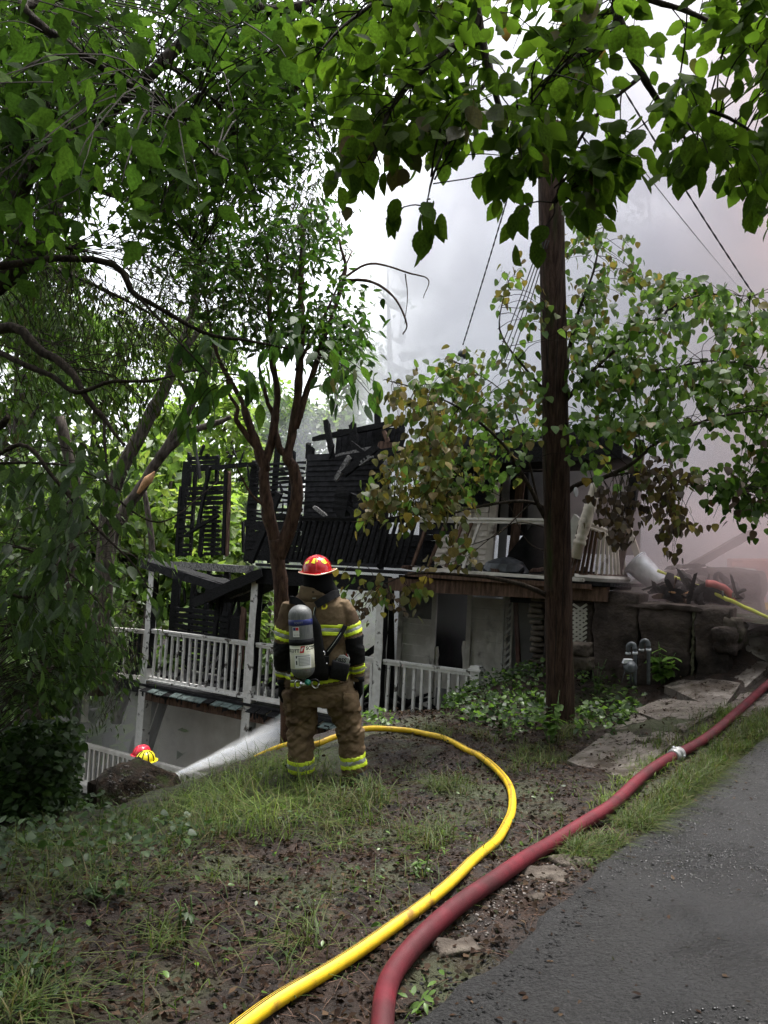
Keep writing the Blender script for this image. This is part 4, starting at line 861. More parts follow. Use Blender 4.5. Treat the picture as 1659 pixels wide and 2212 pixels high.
stk = MB(); stk.bar(P(203, 1755, 7.0), P(201, 1688, 7.0), .09, .06, RT, 6, .15, 3, .4); stk.build('wooden_stake', m_barkdark, None, label='short dark split stake in the ivy left of the soil clod', cat='stake', loc=P(203, 1755, 7.0))
# ---------------------------------------------------------------- the firefighter seen from behind
from mathutils.bvhtree import BVHTree
DF = 6.6; PX = DF/F_
def Pf(x, y, dy=0.0): return P(x, y, DF)+FW*dy
def lxy(q):
    d = q-Pf(686, 1450); return 686+(d @ RT)/PX, 1450-(d @ UP)/PX, d @ FW
def voxel(mb, size, smooth=4, name='body'):
    me = mesh_from('tmp', mb.verts(), mb.f); o = bpy.data.objects.new('tmp', me); COL.objects.link(o)
    md = o.modifiers.new('r', 'REMESH'); md.mode = 'VOXEL'; md.voxel_size = size
    sm = o.modifiers.new('s', 'SMOOTH'); sm.iterations = smooth; sm.factor = .5
    bpy.context.view_layer.update(); dg = bpy.context.evaluated_depsgraph_get(); r = bpy.data.meshes.new_from_object(o.evaluated_get(dg))
    v = np.empty(len(r.vertices)*3); r.vertices.foreach_get('co', v); v = v.reshape(-1, 3); nn = np.empty(len(v)*3); r.vertices.foreach_get('normal', nn); nn = nn.reshape(-1, 3)
    f = [tuple(p.vertices) for p in r.polygons]
    bpy.data.objects.remove(o); bpy.data.meshes.remove(r); bpy.data.meshes.remove(me); return v, f, nn
def vnormals(v, f):
    me = mesh_from('tmp', v, f); nn = np.empty(len(v)*3); me.vertices.foreach_get('normal', nn); bpy.data.meshes.remove(me); return nn.reshape(-1, 3)
def ring(x, y, hw, hd, dy=0.0, tilt=0.0): return (Pf(x, y, dy), RT*hw*PX+UP*tilt*hw*PX, FW*hd)
mb = MB()
mb.loft([ring(686, 1484, 69, .165), ring(686, 1462, 70, .172), ring(686, 1440, 66, .165), ring(687, 1400, 64, .16), ring(688, 1360, 65, .165), ring(689, 1330, 66, .165), ring(688, 1306, 61, .155, .0), ring(686, 1291, 49, .13), ring(683, 1279, 34, .11), ring(682, 1262, 26, .095), ring(684, 1240, 23, .09)], 36, 2.5)
mb.loft([ring(684, 1262, 22, .10), ring(684, 1245, 25, .12, .01), ring(684, 1225, 26, .125, .01), ring(684, 1212, 20, .10, .01), ring(684, 1206, 9, .04, .01)], 24)
mb.loft([ring(630, 1300, 19.8, .09), ring(622, 1322, 20.7, .095), ring(617, 1350, 21.2, .10), ring(613, 1380, 19.8, .095, -.02), ring(611, 1402, 18.9, .09, -.03), ring(610, 1430, 17.1, .08, -.01), ring(610, 1455, 14.8, .07, .02), ring(611, 1476, 12.6, .06, .03)], 24)
mb.loft([ring(735, 1296, 18.0, .09), ring(748, 1318, 20.7, .095), ring(757, 1345, 21.2, .10), ring(764, 1372, 20.2, .095, -.02), ring(769, 1400, 18.4, .09, -.03), ring(771, 1430, 16.7, .08, -.01), ring(772, 1452, 14.8, .07, .02), ring(773, 1472, 12.6, .06, .03)], 24)
mb.loft([ring(688, 1455, 66, .16), ring(688, 1480, 71, .165), ring(688, 1502, 72, .165), ring(690, 1520, 64, .15)], 32, 2.4)
mb.loft([ring(654, 1470, 38, .15), ring(651, 1500, 37, .15), ring(650, 1530, 34, .135, .01), ring(651, 1560, 31.5, .12, .02), ring(651, 1594, 29, .115, .01), ring(650, 1630, 27.5, .11), ring(650, 1660, 27.5, .11), ring(650, 1678, 26, .11)], 28)
mb.loft([ring(722, 1470, 40, .15), ring(732, 1500, 38, .15), ring(741, 1530, 34, .135, .01), ring(749, 1560, 31.5, .12, .02), ring(756, 1594, 29.5, .115, .01), ring(761, 1630, 27.5, .11), ring(765, 1658, 27.5, .11), ring(766, 1676, 26, .11)], 28)
bv, bf, bn = voxel(mb, .008, 6)
lx, ly, ld = lxy(bv)
# cloth folds: mostly across the limbs, gathered at elbows, waist and knees
k1 = fbm(np.c_[lx*.035+ly*.012, ly*.075-lx*.03, ld*6], 1.0, 3, 5); k2 = fbm(np.c_[lx*.045+ly*.02, ly*.10+lx*.07, ld*9], 1.0, 3, 8)
gath = np.exp(-((ly-1480)/14)**2)+np.exp(-((ly-1570)/40)**2)+.7*np.exp(-((ly-1400)/18)**2)+.5
amp = (.0075+.006*(ly > 1490))*gath*(ly > 1270)
bv = bv+bn*(amp*(k1*.9+k2*.8))[:, None]; bn = vnormals(bv, bf)
fc = np.array([bv[list(q)].mean(0) for q in bf]); fx, fy, fd = lxy(fc)
armL = (fx < 636+.0*fy) & (fx < 637-(fy-1300)*.03) & (fy > 1296) & (fy < 1482) & (fx < 640-np.clip(fy-1330, 0, 60)*.12)
armR = (fx > 738+np.clip(fy-1300, 0, 130)*.10) & (fy > 1290) & (fy < 1480)
torso = ~armL & ~armR
mi = np.where((fy > 1474) & torso, 1, 0)
mi = np.where(fy < 1266, 2, mi)
org = Pf(700, 1690); ff = thing('person', 'standing firefighter seen from behind in brown turnout gear, red helmet and air tank', 'person', org)
link('body', mesh_from('body', bv-org, bf, [m_turnout, m_pants, m_hood], True, mi), ff)
def patch(name, mask, mat, off=.004, parent=None):
    """a piece of cloth lying on the body where mask holds"""
    ids = np.where(mask)[0]; use = sorted({i for k in ids for i in bf[k]}); mp = {v: i for i, v in enumerate(use)}; use = np.array(use)
    v = bv[use]+bn[use]*off; n = len(use); v = np.vstack([v, bv[use]-bn[use]*.002]); f = [tuple(mp[i] for i in bf[k]) for k in ids]
    from collections import Counter
    e = Counter(); 
    for q in f:
        for a, b in zip(q, q[1:]+q[:1]): e[(a, b)] += 1
    f += [(b, a, a+n, b+n) for (a, b) in e if (b, a) not in e]
    par = parent or ff
    return link(name, mesh_from(name, v-base(par), f, [mat], True), par)
def band(name, reg, yf, sl, y0, y1, mat, off=.005):
    yy = fy-sl*(fx-yf); return patch(name, reg & (yy >= y0) & (yy <= y1), mat, off)
# black elbow sleeves, reflective bands on arms, back, hem and ankles
band('elbow_patch', armR, 770, -.25, 1372, 1432, m_black, .004); band('elbow_patch', armL, 612, .1, 1386, 1446, m_black, .004)
for reg, x, sl, ys in ((armR, 765, -.32, ((1346, 1352.5, m_lime), (1352.5, 1360, m_silver), (1360, 1367, m_lime))), (armL, 615, .30, ((1358, 1365, m_lime), (1365, 1374, m_silver), (1374, 1381, m_lime))),
        (armR, 772, -.18, ((1437, 1442, m_lime), (1442, 1448, m_silver), (1448, 1453, m_lime))), (armL, 611, .10, ((1450, 1455, m_silver), (1455, 1460, m_lime))),
        (torso & (fx > 640), 712, .03, ((1344, 1351, m_lime), (1351, 1359, m_silver), (1359, 1366.5, m_lime))),
        (torso, 690, -.12, ((1455, 1459, m_silver), (1461, 1469, m_lime))), (torso & (fx < 655), 640, .03, ((1447, 1455, m_lime),)),
        (torso & (fx < 697), 650, -.02, ((1639, 1646.5, m_lime), (1646.5, 1657, m_silver), (1657, 1664.5, m_lime))), (torso & (fx > 708), 765, -.16, ((1629, 1636.5, m_lime), (1636.5, 1645, m_silver), (1645, 1653, m_lime)))):
    for a, b, mt in ys: band('reflective_band', reg, x, sl, a, b, mt, .006 if mt is m_lime else .005)
band('waist_belt', torso & (fx > 640), 700, -.1, 1432, 1451, m_strap, .012)
# knee and side pockets
band('cargo_pocket', torso & (fx > 742), 750, .25, 1490, 1528, m_pants, .016); band('cargo_pocket', torso & (fx < 632), 630, -.1, 1488, 1530, m_pants, .016)
band('jacket_hem', torso, 690, -.12, 1469.5, 1475, m_turnout, .012)
# boots
for x, y, dx in ((650, 1680, -4), (767, 1676, 2)):
    b_ = MB(); b_.loft([ring(x, y-14, 25.5, .105), ring(x, y-4, 25, .11), ring(x+dx, y+6, 24, .125, .02), ring(x+dx, y+14, 25, .15, .05), ring(x+dx, y+17, 25.5, .155, .05)], 24, 2.4); b_.build('boot', m_boot, ff, True)
    b_ = MB(); b_.loft([ring(x+dx, y+17, 27, .165, .05), ring(x+dx, y+22, 27, .165, .05)], 24, 2.4); b_.build('boot_sole', m_black, ff, True)
# gloves: palm, four bent fingers and a thumb
def glove(x, y, sgn, curl):
    g = MB(); w = Pf(x, y-2, .03); dn = nz(-UP+RT*.06*sgn+FW*.18); sdv = nz(FW*.8-RT*.5*sgn); nrm = nz(np.cross(dn, sdv))
    g.loft([(w-dn*.03, sdv*.048, nrm*.040), (w+dn*.02, sdv*.046, nrm*.032), (w+dn*.06, sdv*.054, nrm*.026), (w+dn*.105, sdv*.052, nrm*.022)], 16)
    inward = nrm if (nrm @ RT)*sgn < 0 else -nrm
    for k, (o, L_) in enumerate(((.036, .078), (.013, .088), (-.011, .082), (-.034, .062))):
        p0 = w+dn*.095+sdv*o; d = nz(dn+sdv*o*1.2); pts = [p0]
        for j in range(3): d = nz(d+inward*curl*(.45+.1*k)); pts.append(pts[-1]+d*L_*(.42, .33, .25)[j])
        g.tube(smooth_path(pts, 3), np.linspace(.0135, .0105, len(pts)*3-2), 8)
    p0 = w+dn*.03+sdv*.04; d = nz(dn*.7+sdv*.8+inward*.3); pts = [p0, p0+d*.04, p0+d*.04+nz(dn+inward*.4+sdv*.25)*.035, p0+d*.04+nz(dn+inward*.6)*.062]; g.tube(smooth_path(pts, 3), np.linspace(.0165, .012, 10), 8)
    v, f, n_ = voxel(g, .0048, 2); link('glove', mesh_from('glove', v-org, f, [m_black], True), ff)
    c = MB(); c.loft([(w-dn*.055, RT*.056, FW*.062), (w-dn*.005, RT*.053, FW*.058)], 18); c.build('glove_cuff', m_strap, ff, True)
glove(774, 1476, 1, .55); glove(611, 1482, -1, .5)
# collar with its tab, hood and face mask
c = MB(); c.loft([ring(683, 1299, 45, .135, -.005), ring(681, 1284, 37, .125, -.01), ring(680, 1268, 32, .115, -.005), ring(680, 1265, 30, .10, 0)], 30, 2.2); c.build('collar', m_turnout, ff, True, disp=lambda v: v+.006*np.stack([vnoise(v, 22, a) for a in range(3)], 1))
c = MB(); c.box(Pf(690, 1279, -.145), RT*.036, UP*.010+FW*.002, FW*.004); c.build('collar_tab', m_turnout, ff); c = MB(); c.lathe(Pf(680, 1275, -.148), [(0, 0), (.009, 0), (.007, .006), (0, .007)], 10, -FW); c.build('snap', m_barkdark, ff); c = MB(); c.box(Pf(682, 1288, -.150), RT*.014, UP*.004, FW*.003); c.build('name_tag', m_silver, ff)
c = MB(); c.loft([ring(696, 1283, 37, .13, .02, .12), ring(692, 1272, 36, .135, .01, .05), ring(686, 1255, 33, .135, .01), ring(685, 1236, 32, .135, .01), ring(685, 1230, 28, .12, .01)], 30); c.build('hood', m_hood, ff, True, disp=lambda v: v+.006*np.stack([vnoise(v, 18, a) for a in range(3)], 1))
c = MB(); c.loft([(Pf(680, 1258, .12), RT*.06, FW*.05), (Pf(680, 1246, .13), RT*.075, FW*.055), (Pf(681, 1232, .12), RT*.07, FW*.05)], 18); c.build('face_mask', m_labelgrey, ff, True)
# helmet
hm = link('helmet', None, ff, Pf(684, 1235)-org)
dome = MB(); dome.loft([ring(685, y, 32.2*w, .150*w, .0) for y, w in ((1238, 1.02), (1232, 1.0), (1224, .965), (1216, .88), (1209, .745), (1204, .57), (1201, .36), (1199.6, .14))], 48, 2.15); dome.build('helmet_shell', m_helmet, hm, True)
hb_ = BVHTree.FromPolygons([Vector(q) for q in dome.verts()], dome.f)
def cast(bvh, x, y, off, fallback=DF-.17):
    o = Vector(C0); d = Vector(nz(FW+RT*(x-829.5)/F_+UP*(1106-y)/F_)); h_ = bvh.ray_cast(o, d)
    return np.array(h_[0])-np.array(d)*off if h_[0] is not None else None
rb = MB()
for a in (-1.25, -.75, 0, .75, 1.25, 2.4, 3.14, -2.4):
    pts = []
    for y, w in ((1237, 1.015), (1230, .995), (1222, .95), (1214, .85), (1208, .72), (1203.5, .54), (1200.6, .32), (1199, .08)):
        an = a-math.pi/2; pts.append(Pf(685, y)+RT*32.2*PX*w*math.cos(an)*1.0+FW*.15*w*math.sin(an))
    rb.tube(smooth_path(pts, 3), .0065 if a == 0 else .0035, 6)
rb.build('helmet_rib', m_helmet, hm, True)
def decal(name, poly, bvh, off, mat, parent, sub=4):
    poly = np.array(poly, float); c = poly.mean(0); v = []; f = []
    n = len(poly)
    for i in range(n):
        a, b = poly[i], poly[(i+1) % n]; b0 = len(v)
        rows = []
        for r in range(sub+1):
            row = []
            for s in range(r+1):
                q = c+(a-c)*(r-s)/sub+(b-c)*s/sub; p = cast(bvh, q[0], q[1], off)
                if p is None: p = Pf(q[0], q[1], -.1)
                row.append(len(v)); v.append(p)
            rows.append(row)
        for r in range(sub):
            for s in range(r+1):
                f.append((rows[r][s], rows[r+1][s], rows[r+1][s+1]))
                if s < r: f.append((rows[r][s], rows[r+1][s+1], rows[r][s+1]))
    me = mesh_from(name, np.array(v)-base(parent), f, [mat], True); return link(name, me, parent)
for pg in ([(672, 1215.8), (679, 1217.6), (686, 1213.4), (685.6, 1206), (678, 1205.5)], [(694.5, 1214), (701.7, 1218.2), (706.5, 1215.8), (701, 1207.5), (693, 1205.8)], [(658.5, 1220), (660.3, 1214), (668.7, 1209.5), (666.5, 1216)], [(709, 1217), (712, 1220), (713, 1222), (707, 1212.5)]):
    decal('helmet_sticker', pg, hb_, .0035, m_yellowtape, hm)
br = MB(); edge_ = []
N_ = 48
for k in range(N_+1):
    a = 2*math.pi*k/N_; wob = .010*math.sin(2*a+.6)-.004
    edge_.append((Pf(685, 1236)+RT*.127*math.cos(a)+FW*.15*math.sin(a), Pf(686.5, 1237)+RT*.163*math.cos(a)+FW*(.195*math.sin(a))+UP*(.028*max(0, math.cos(a))**2-.006+.012*abs(math.cos(a)))))
v = [q for p in edge_ for q in (p[0]+UP*.004, p[1]+UP*.004, p[1]-UP*.004, p[0]-UP*.004)]
br.add(v, [(i*4+k, (i+1)*4+k, (i+1)*4+(k+1) % 4, i*4+(k+1) % 4) for i in range(N_) for k in range(4)]); br.build('brim', m_helmet, hm, True)
br = MB(); br.tube([p[1] for p in edge_], .0045, 6); br.build('brim_edge', m_brim, hm, True)
# air pack: back plate, cylinder with its bands and print, straps, valve, rings
ap = link('air_pack', None, ff, Pf(662, 1380, -.2)-org)
c = MB(); c.loft([(Pf(672, 1322, -.19), RT*.05, FW*.03), (Pf(676, 1345, -.195), RT*.085, FW*.035), (Pf(680, 1400, -.195), RT*.10, FW*.035), (Pf(684, 1440, -.19), RT*.13, FW*.045), (Pf(682, 1458, -.185), RT*.12, FW*.04)], 20, 3.5); c.build('back_plate', m_black, ap, True)
A = Pf(663.8, 1452, -.315); B = Pf(655.3, 1297.5, -.285); TD = nz(B-A); TL = np.linalg.norm(B-A); R_ = 24.6*PX
prof = [(.0, 0), (.018, 0), (.022, .012)]+[(R_*math.sin(t), .10-.088*math.cos(t)) for t in np.linspace(.3, math.pi/2, 7)]+[(R_*math.cos(t), TL-.085+.085*math.sin(t)) for t in np.linspace(0, math.pi/2, 9)]
c = MB(); c.lathe(A, prof, 40, TD); c.build('air_cylinder', m_tank, ap, True)
def h_at(y): return TL*(1452-y)/(1452-1297.5)
def cb_(name, y0, y1, r, mat): c = MB(); c.lathe(A, [(R_+.0005, h_at(y1)), (R_+r, h_at(y1)+.0006), (R_+r, h_at(y0)-.0006), (R_+.0005, h_at(y0))], 40, TD); return c.build(name, mat, ap, True)
cb_('blue_band', 1326.5, 1338.5, .0012, m_blue); cb_('label', 1377, 1426, .0012, m_label); cb_('cylinder_strap', 1366.5, 1378.5, .006, m_strap)
tcx = nz(RT-TD*(RT @ TD)); tcn = np.cross(tcx, TD); tcn = tcn if tcn @ FW < 0 else -tcn
def on_tank(x, h, off=.0022):
    """x metres round the cylinder from its near side, h metres up it"""
    a = x/R_; return A+TD*h+(R_+off)*(math.sin(a)*tcx+math.cos(a)*tcn)
def wrap(name, x0, x1, y0, y1, mat, off=.0022, n=8):
    v = []; 
    for i in range(n+1):
        x = x0+(x1-x0)*i/n; v += [on_tank(x, h_at(y1), off), on_tank(x, h_at(y0), off)]
    return link(name, mesh_from(name, np.array(v)-base(ap), [(2*i, 2*i+2, 2*i+3, 2*i+1) for i in range(n)], [mat]), ap)
def text_verts(body, size, bold=.0):
    cu = bpy.data.curves.new('t', 'FONT'); cu.body = body; cu.size = size; cu.offset = bold; cu.resolution_u = 3; o = bpy.data.objects.new('t', cu); COL.objects.link(o)
    bpy.context.view_layer.update(); me = bpy.data.meshes.new_from_object(o.evaluated_get(bpy.context.evaluated_depsgraph_get()))
    v = np.array([q.co[:] for q in me.vertices]); f = [tuple(p.vertices) for p in me.polygons]
    bpy.data.objects.remove(o); bpy.data.meshes.remove(me); return v, f
def tank_text(body, x, y, size, mat, off=.0032, name='lettering', bold=.0):
    v, f = text_verts(body, size, bold); q = [on_tank(x+p[0], h_at(y)+p[1], off) for p in v]; return link(name, mesh_from(name, np.array(q)-base(ap), f, [mat]), ap)
wrap('label_panel', -.055, .085, 1397, 1424, m_labelwhite); wrap('label_print', -.03, .075, 1399, 1401, m_labelgrey, .003); wrap('label_print', -.02, .075, 1403, 1419, m_labelgrey, .003); wrap('label_print', -.042, -.032, 1399, 1404, m_black, .003); wrap('label_print', -.042, -.032, 1409, 1417, m_black, .003)
for k in range(5): wrap('text_line', -.012, .066, 1404.5+k*2.9, 1405.6+k*2.9, m_labelwhite, .0038)
tank_text('SCOTT', -.125, 1392, .036, m_black, bold=.0012); tank_text('SCOTT', .044, 1388, .038, m_black, bold=.0012); tank_text('SAFETY', -.10, 1396, .012, m_labelgrey); tank_text('SAFETY', .05, 1392.5, .012, m_labelgrey)
v = [on_tank(x, h_at(y), .0032) for x, y in ((-.008, 1393.5), (.024, 1393.5), (.036, 1380), (.004, 1380))]; link('logo', mesh_from('logo', np.array(v)-base(ap), [(0, 1, 2, 3)], [m_red]), ap)
v = [on_tank(x, h_at(y), .0040) for x, y in ((.002, 1390), (.013, 1390), (.018, 1384.2), (.027, 1384.2), (.0285, 1382.6), (.0125, 1382.6), (.0075, 1388.2), (.0005, 1388.2))]; link('logo', mesh_from('logo', np.array(v)-base(ap), [(0, 1, 2, 7), (2, 3, 4, 5), (2, 5, 6, 7)], [m_labelwhite]), ap)
tank_text('SCOTT', -.042, 1334.5, .022, m_labelgrey); wrap('sticker', -.060, -.003, 1341, 1361, m_labelwhite); wrap('sticker_print', -.055, -.033, 1342, 1348, m_blue, .003); wrap('sticker_print', -.032, -.008, 1342, 1348, m_red, .003); tank_text('45-31 2018', -.052, 1358, .011, m_black, name='lettering')
c = MB(); c.lathe(A-TD*.045, [(0, 0), (.03, 0), (.034, .015), (.03, .03), (.018, .035), (.018, .06), (0, .06)], 16, TD); c.build('valve', m_steel, ap, True)
c = MB(); c.lathe(Pf(672, 1455, -.33), [(0, 0), (.024, 0), (.024, .02), (0, .022)], 14, nz(RT*.5-FW)); c.build('gauge', m_teal, ap, True)
def ringt(x, y, r, dy, nm='d_ring', mat=None):
    c = MB(); q = [Pf(x, y, dy)+r*(math.cos(t)*RT*.8+math.sin(t)*UP) for t in np.linspace(0, 2*math.pi, 19)]; c.tube(q, .0065, 6); c.build(nm, mat or m_steel, ap, True)
ringt(652, 1461, .030, -.30); ringt(688, 1460, .036, -.30)
c = MB(); c.tube(smooth_path(pl([(645, 1458), (652, 1470), (664, 1473), (680, 1468), (690, 1474)], DF-.33), 5), .009, 8); c.build('valve_hose', m_black, ap, True)
bb_ = BVHTree.FromPolygons([Vector(q) for q in bv], bf)
def strap(name, path, wpx, mat, off=.02, th=.012, parent=None, base_d=-.17, k=6):
    q = smooth_path(np.array([(*p, 0) for p in path]), k)[:, :2]; t = np.gradient(q, axis=0); t /= np.linalg.norm(t, axis=1, keepdims=True); nn_ = np.c_[-t[:, 1], t[:, 0]]
    v = []
    wpx = np.interp(np.linspace(0, 1, len(q)), np.linspace(0, 1, len(wpx)), wpx) if np.ndim(wpx) else np.full(len(q), wpx)
    last = Pf(*q[0], base_d)
    deps = []
    for i in range(len(q)):
        hits = [cast(bb_, *(q[i]+nn_[i]*wpx[i]/2*s), off) for s in (-1, 0, 1)]; deps.append([None if h_ is None else (h_-C0) @ FW for h_ in hits])
    dm = np.array([np.min([x for x in r if x is not None]) if any(x is not None for x in r) else np.nan for r in deps]); ok = ~np.isnan(dm); dm = np.interp(np.arange(len(q)), np.where(ok)[0], dm[ok])
    for _ in range(3): dm[1:-1] = .25*dm[:-2]+.5*dm[1:-1]+.25*dm[2:]
    for i in range(len(q)):
        a = P(*(q[i]-nn_[i]*wpx[i]/2), dm[i]); b = P(*(q[i]+nn_[i]*wpx[i]/2), dm[i]); v += [a, b, b+FW*th, a+FW*th]
    n = len(q); f = [(0, 1, 2, 3), tuple((n-1)*4+k for k in (3, 2, 1, 0))]
    for i in range(n-1):
        for kk in range(4): f.append((i*4+kk, (i+1)*4+kk, (i+1)*4+(kk+1) % 4, i*4+(kk+1) % 4))
    c = MB(); c.add(v, f); return c.build(name, mat, parent or ap)
strap('shoulder_strap', [(733, 1281), (722, 1284), (707, 1292), (694, 1300), (682, 1307)], [13, 17, 18, 17, 15], m_strap, .03, .025)
strap('shoulder_strap', [(625, 1296), (634, 1297), (645, 1302), (655, 1312)], [16, 16, 15, 14], m_strap, .03, .025)
strap('lower_strap', [(746, 1352), (738, 1367), (724, 1388), (710, 1406), (700, 1420)], [10, 10, 10, 11, 12], m_strap, .02, .012); strap('strap_piping', [(743, 1356), (735, 1369), (721, 1390), (707, 1408)], 1.2, m_silver, .026, .004); strap('lower_strap', [(684, 1372), (688, 1390), (698, 1406), (706, 1424)], [9, 9, 9, 9], m_black, .02, .012)
strap('air_hose', [(681, 1312), (679, 1330), (682, 1360), (684, 1388), (692, 1410), (694, 1440)], 4, m_black, .04, .02); strap('hose_highlight', [(680, 1312), (677.5, 1322), (678, 1332)], 1.4, m_silver, .045, .003)
ringt(702, 1402, .018, -.215, 'strap_buckle'); c = MB(); c.box(Pf(707, 1416, -.2), RT*.03, UP*.03, FW*.02); c.build('pressure_reducer', m_black, ap); c = MB(); c.lathe(Pf(710, 1422, -.225), [(0, 0), (.010, 0), (.006, .01), (0, .011)], 10, -FW); c.build('fitting', m_steel, ap, True)
# hip pouch with its card, a red and white cord
pz = nz(UP+RT*.22); px_ = nz(RT-UP*.22); pc = Pf(737, 1436, -.195)
pch = MB(); pch.loft([(pc-pz*.085, px_*.066, FW*.03), (pc-pz*.08, px_*.072, FW*.036), (pc+pz*.06, px_*.076, FW*.04), (pc+pz*.066, px_*.07, FW*.034)], 24, 5); pch = pch.build('hip_pouch', m_strap, ap, True)
crd = MB(); cc_ = pc+pz*.078-FW*.012; crd.add([cc_-px_*.062-pz*.03, cc_+px_*.066-pz*.03, cc_+px_*.058+pz*.03, cc_+px_*.012+pz*.046, cc_-px_*.024+pz*.042]+[cc_-px_*.062-pz*.03+FW*.01, cc_+px_*.066-pz*.03+FW*.01, cc_+px_*.058+pz*.03+FW*.01, cc_+px_*.012+pz*.046+FW*.01, cc_-px_*.024+pz*.042+FW*.01], [(0, 1, 2, 3, 4), (9, 8, 7, 6, 5)]+[(i, 5+i, 5+(i+1) % 5, (i+1) % 5) for i in range(5)]); crd.build('pouch_flap', m_labelgrey, pch)
v, f = text_verts('EBSS', .046, .0012); q = [cc_-px_*.055-pz*.018-FW*.003+px_*p[0]+pz*p[1]+pz*.12*p[0] for p in v]; link('lettering', mesh_from('lettering', np.array(q)-base(pch), f, [m_black]), pch)
strap('cord', [(748, 1412), (752, 1425), (750, 1440), (745, 1456), (742, 1466)], 2.2, m_red, .05, .006); strap('cord', [(751, 1413), (755, 1424), (753, 1432)], 1.6, m_labelwhite, .055, .006)
v, f = text_verts('D', .075, .003); w_ = MB()
q = []
for p in v:
    h_ = cast(bb_, 693.5+p[0]/PX, 1315.5-p[1]/PX, .006); q.append(h_ if h_ is not None else Pf(693, 1315, -.17))
link('lettering', mesh_from('lettering', np.array(q)-org, f, [m_yellowtape]), ff)

# ---------------------------------------------------------------- two more firefighters, mostly hidden behind the bank
def crew(px, py, D, mat, jacket, label, lean):
    c0 = P(px, py, D); u = ZV; r = RT; fw = nz(FW*[1, 1, 0]); root = thing('person', label, 'person', c0-u*1.45)
    m = MB(); A_ = lambda z, x, y, a, b: (c0+u*z+r*x+fw*y, r*a, fw*b)
    m.loft([A_(-.62, 0, -.05, .17, .13), A_(-.45, 0, -.03, .19, .15), A_(-.25, 0, 0, .23, .16), A_(-.14, 0, .03, .18, .13), A_(-.09, 0, .05, .08, .08), A_(0, 0, .08, .085, .1), A_(.08, 0, .08, .08, .09)], 20)
    for sg in (-1, 1):
        m.tube(smooth_path([c0+u*-.18+r*.2*sg, c0-u*.38+r*.27*sg+fw*.05, c0-u*.48+r*.16*sg+fw*.3], 4), np.linspace(.075, .055, 9), 10)
        m.tube(smooth_path([c0-u*.55+r*.10*sg, c0-u*1.0+r*.14*sg+fw*.08, c0-u*1.42+r*.15*sg-fw*.05], 4), np.linspace(.10, .075, 9), 10)
    v, f, n_ = voxel(m, .02, 3); loc = np.array(root.location); link('body', mesh_from('body', v-loc, f, [jacket], True), root)
    h = MB(); h.loft([(c0+u*z+fw*.08, r*.13*w, fw*.155*w) for z, w in ((0, 1.02), (.04, 1), (.08, .9), (.115, .68), (.135, .4), (.142, .1))], 28); hh_ = h.build('helmet', mat, root, True)
    b = MB(); b.loft([(c0+u*.0+fw*.08, r*.17, fw*.2), (c0+u*.008+fw*.08, r*.17, fw*.2)], 28); b.build('brim', mat, hh_, True)
    b = MB()
    for a in (-1.3, -.65, 0, .65, 1.3):
        pts = [c0+u*z+fw*.08+r*.132*w*math.sin(a)-fw*.157*w*math.cos(a) for z, w in ((.01, 1.02), (.05, .99), (.085, .88), (.118, .66), (.138, .36))]; b.tube(pts, .008, 5)
    b.build('helmet_rib', m_black if mat is m_yellowhelmet else mat, hh_, True)
crew(310, 1647, 10.6, m_yellowhelmet, m_turnout, 'firefighter almost hidden behind the soil clod, only a ribbed yellow helmet showing', 0)
crew(303, 1632, 11.8, m_pinkred, m_turnout, 'firefighter hidden behind the yellow helmet, only a bright red helmet showing', 0)
# ---------------------------------------------------------------- water jet: packed droplets fanning out of the nozzle
wa = P(360, 1682, 10.4); wb = P(640, 1572, 12.9); wd = wb-wa; wl = np.linalg.norm(wd); wdn = nz(wd); w1 = nz(np.cross(wdn, ZV)); w2 = np.cross(w1, wdn)
wr = np.random.default_rng(5); n = 2600
t = wr.random(n)**.75; rad = (.022+.15*t**1.25)*np.sqrt(wr.random(n))*(.6+.4*wr.random(n)); an = wr.random(n)*2*math.pi
c = wa+wdn*(t*wl)[:, None]+rad[:, None]*(np.cos(an)[:, None]*w1+np.sin(an)[:, None]*w2)+ZV*(.10*t*(1-t))[:, None]
l = (.03+.10*wr.random(n))*(.5+t); wdt = .0014+.0026*wr.random(n)*(.4+t)
dirs = wdn+((c-wa)-wdn*((c-wa) @ wdn)[:, None])/(wl)*1.0+wr.normal(0, .02, (n, 3)); dirs /= np.linalg.norm(dirs, axis=1, keepdims=True)
s1 = np.cross(dirs, ZV); s1 /= np.linalg.norm(s1, axis=1, keepdims=True); s2 = np.cross(s1, dirs)
V = np.stack([c-dirs*l[:, None]/2, c+s1*wdt[:, None], c-.5*s1*wdt[:, None]+.87*s2*wdt[:, None], c-.5*s1*wdt[:, None]-.87*s2*wdt[:, None], c+dirs*l[:, None]/2], 1)
F = np.array([(0, 2, 1), (0, 3, 2), (0, 1, 3), (4, 1, 2), (4, 2, 3), (4, 3, 1)])
m_water = M('water_spray', (.82, .85, .90), None, rough=.15, trans=.5)
wo_ = link('water_jet', mesh_from('water_jet', V.reshape(-1, 3), (F[None]+(np.arange(n)*5)[:, None, None]).reshape(-1, 3), [m_water], True), kind='stuff')
wo_['label'] = 'white jet of water shooting from the nozzle at the house wall'

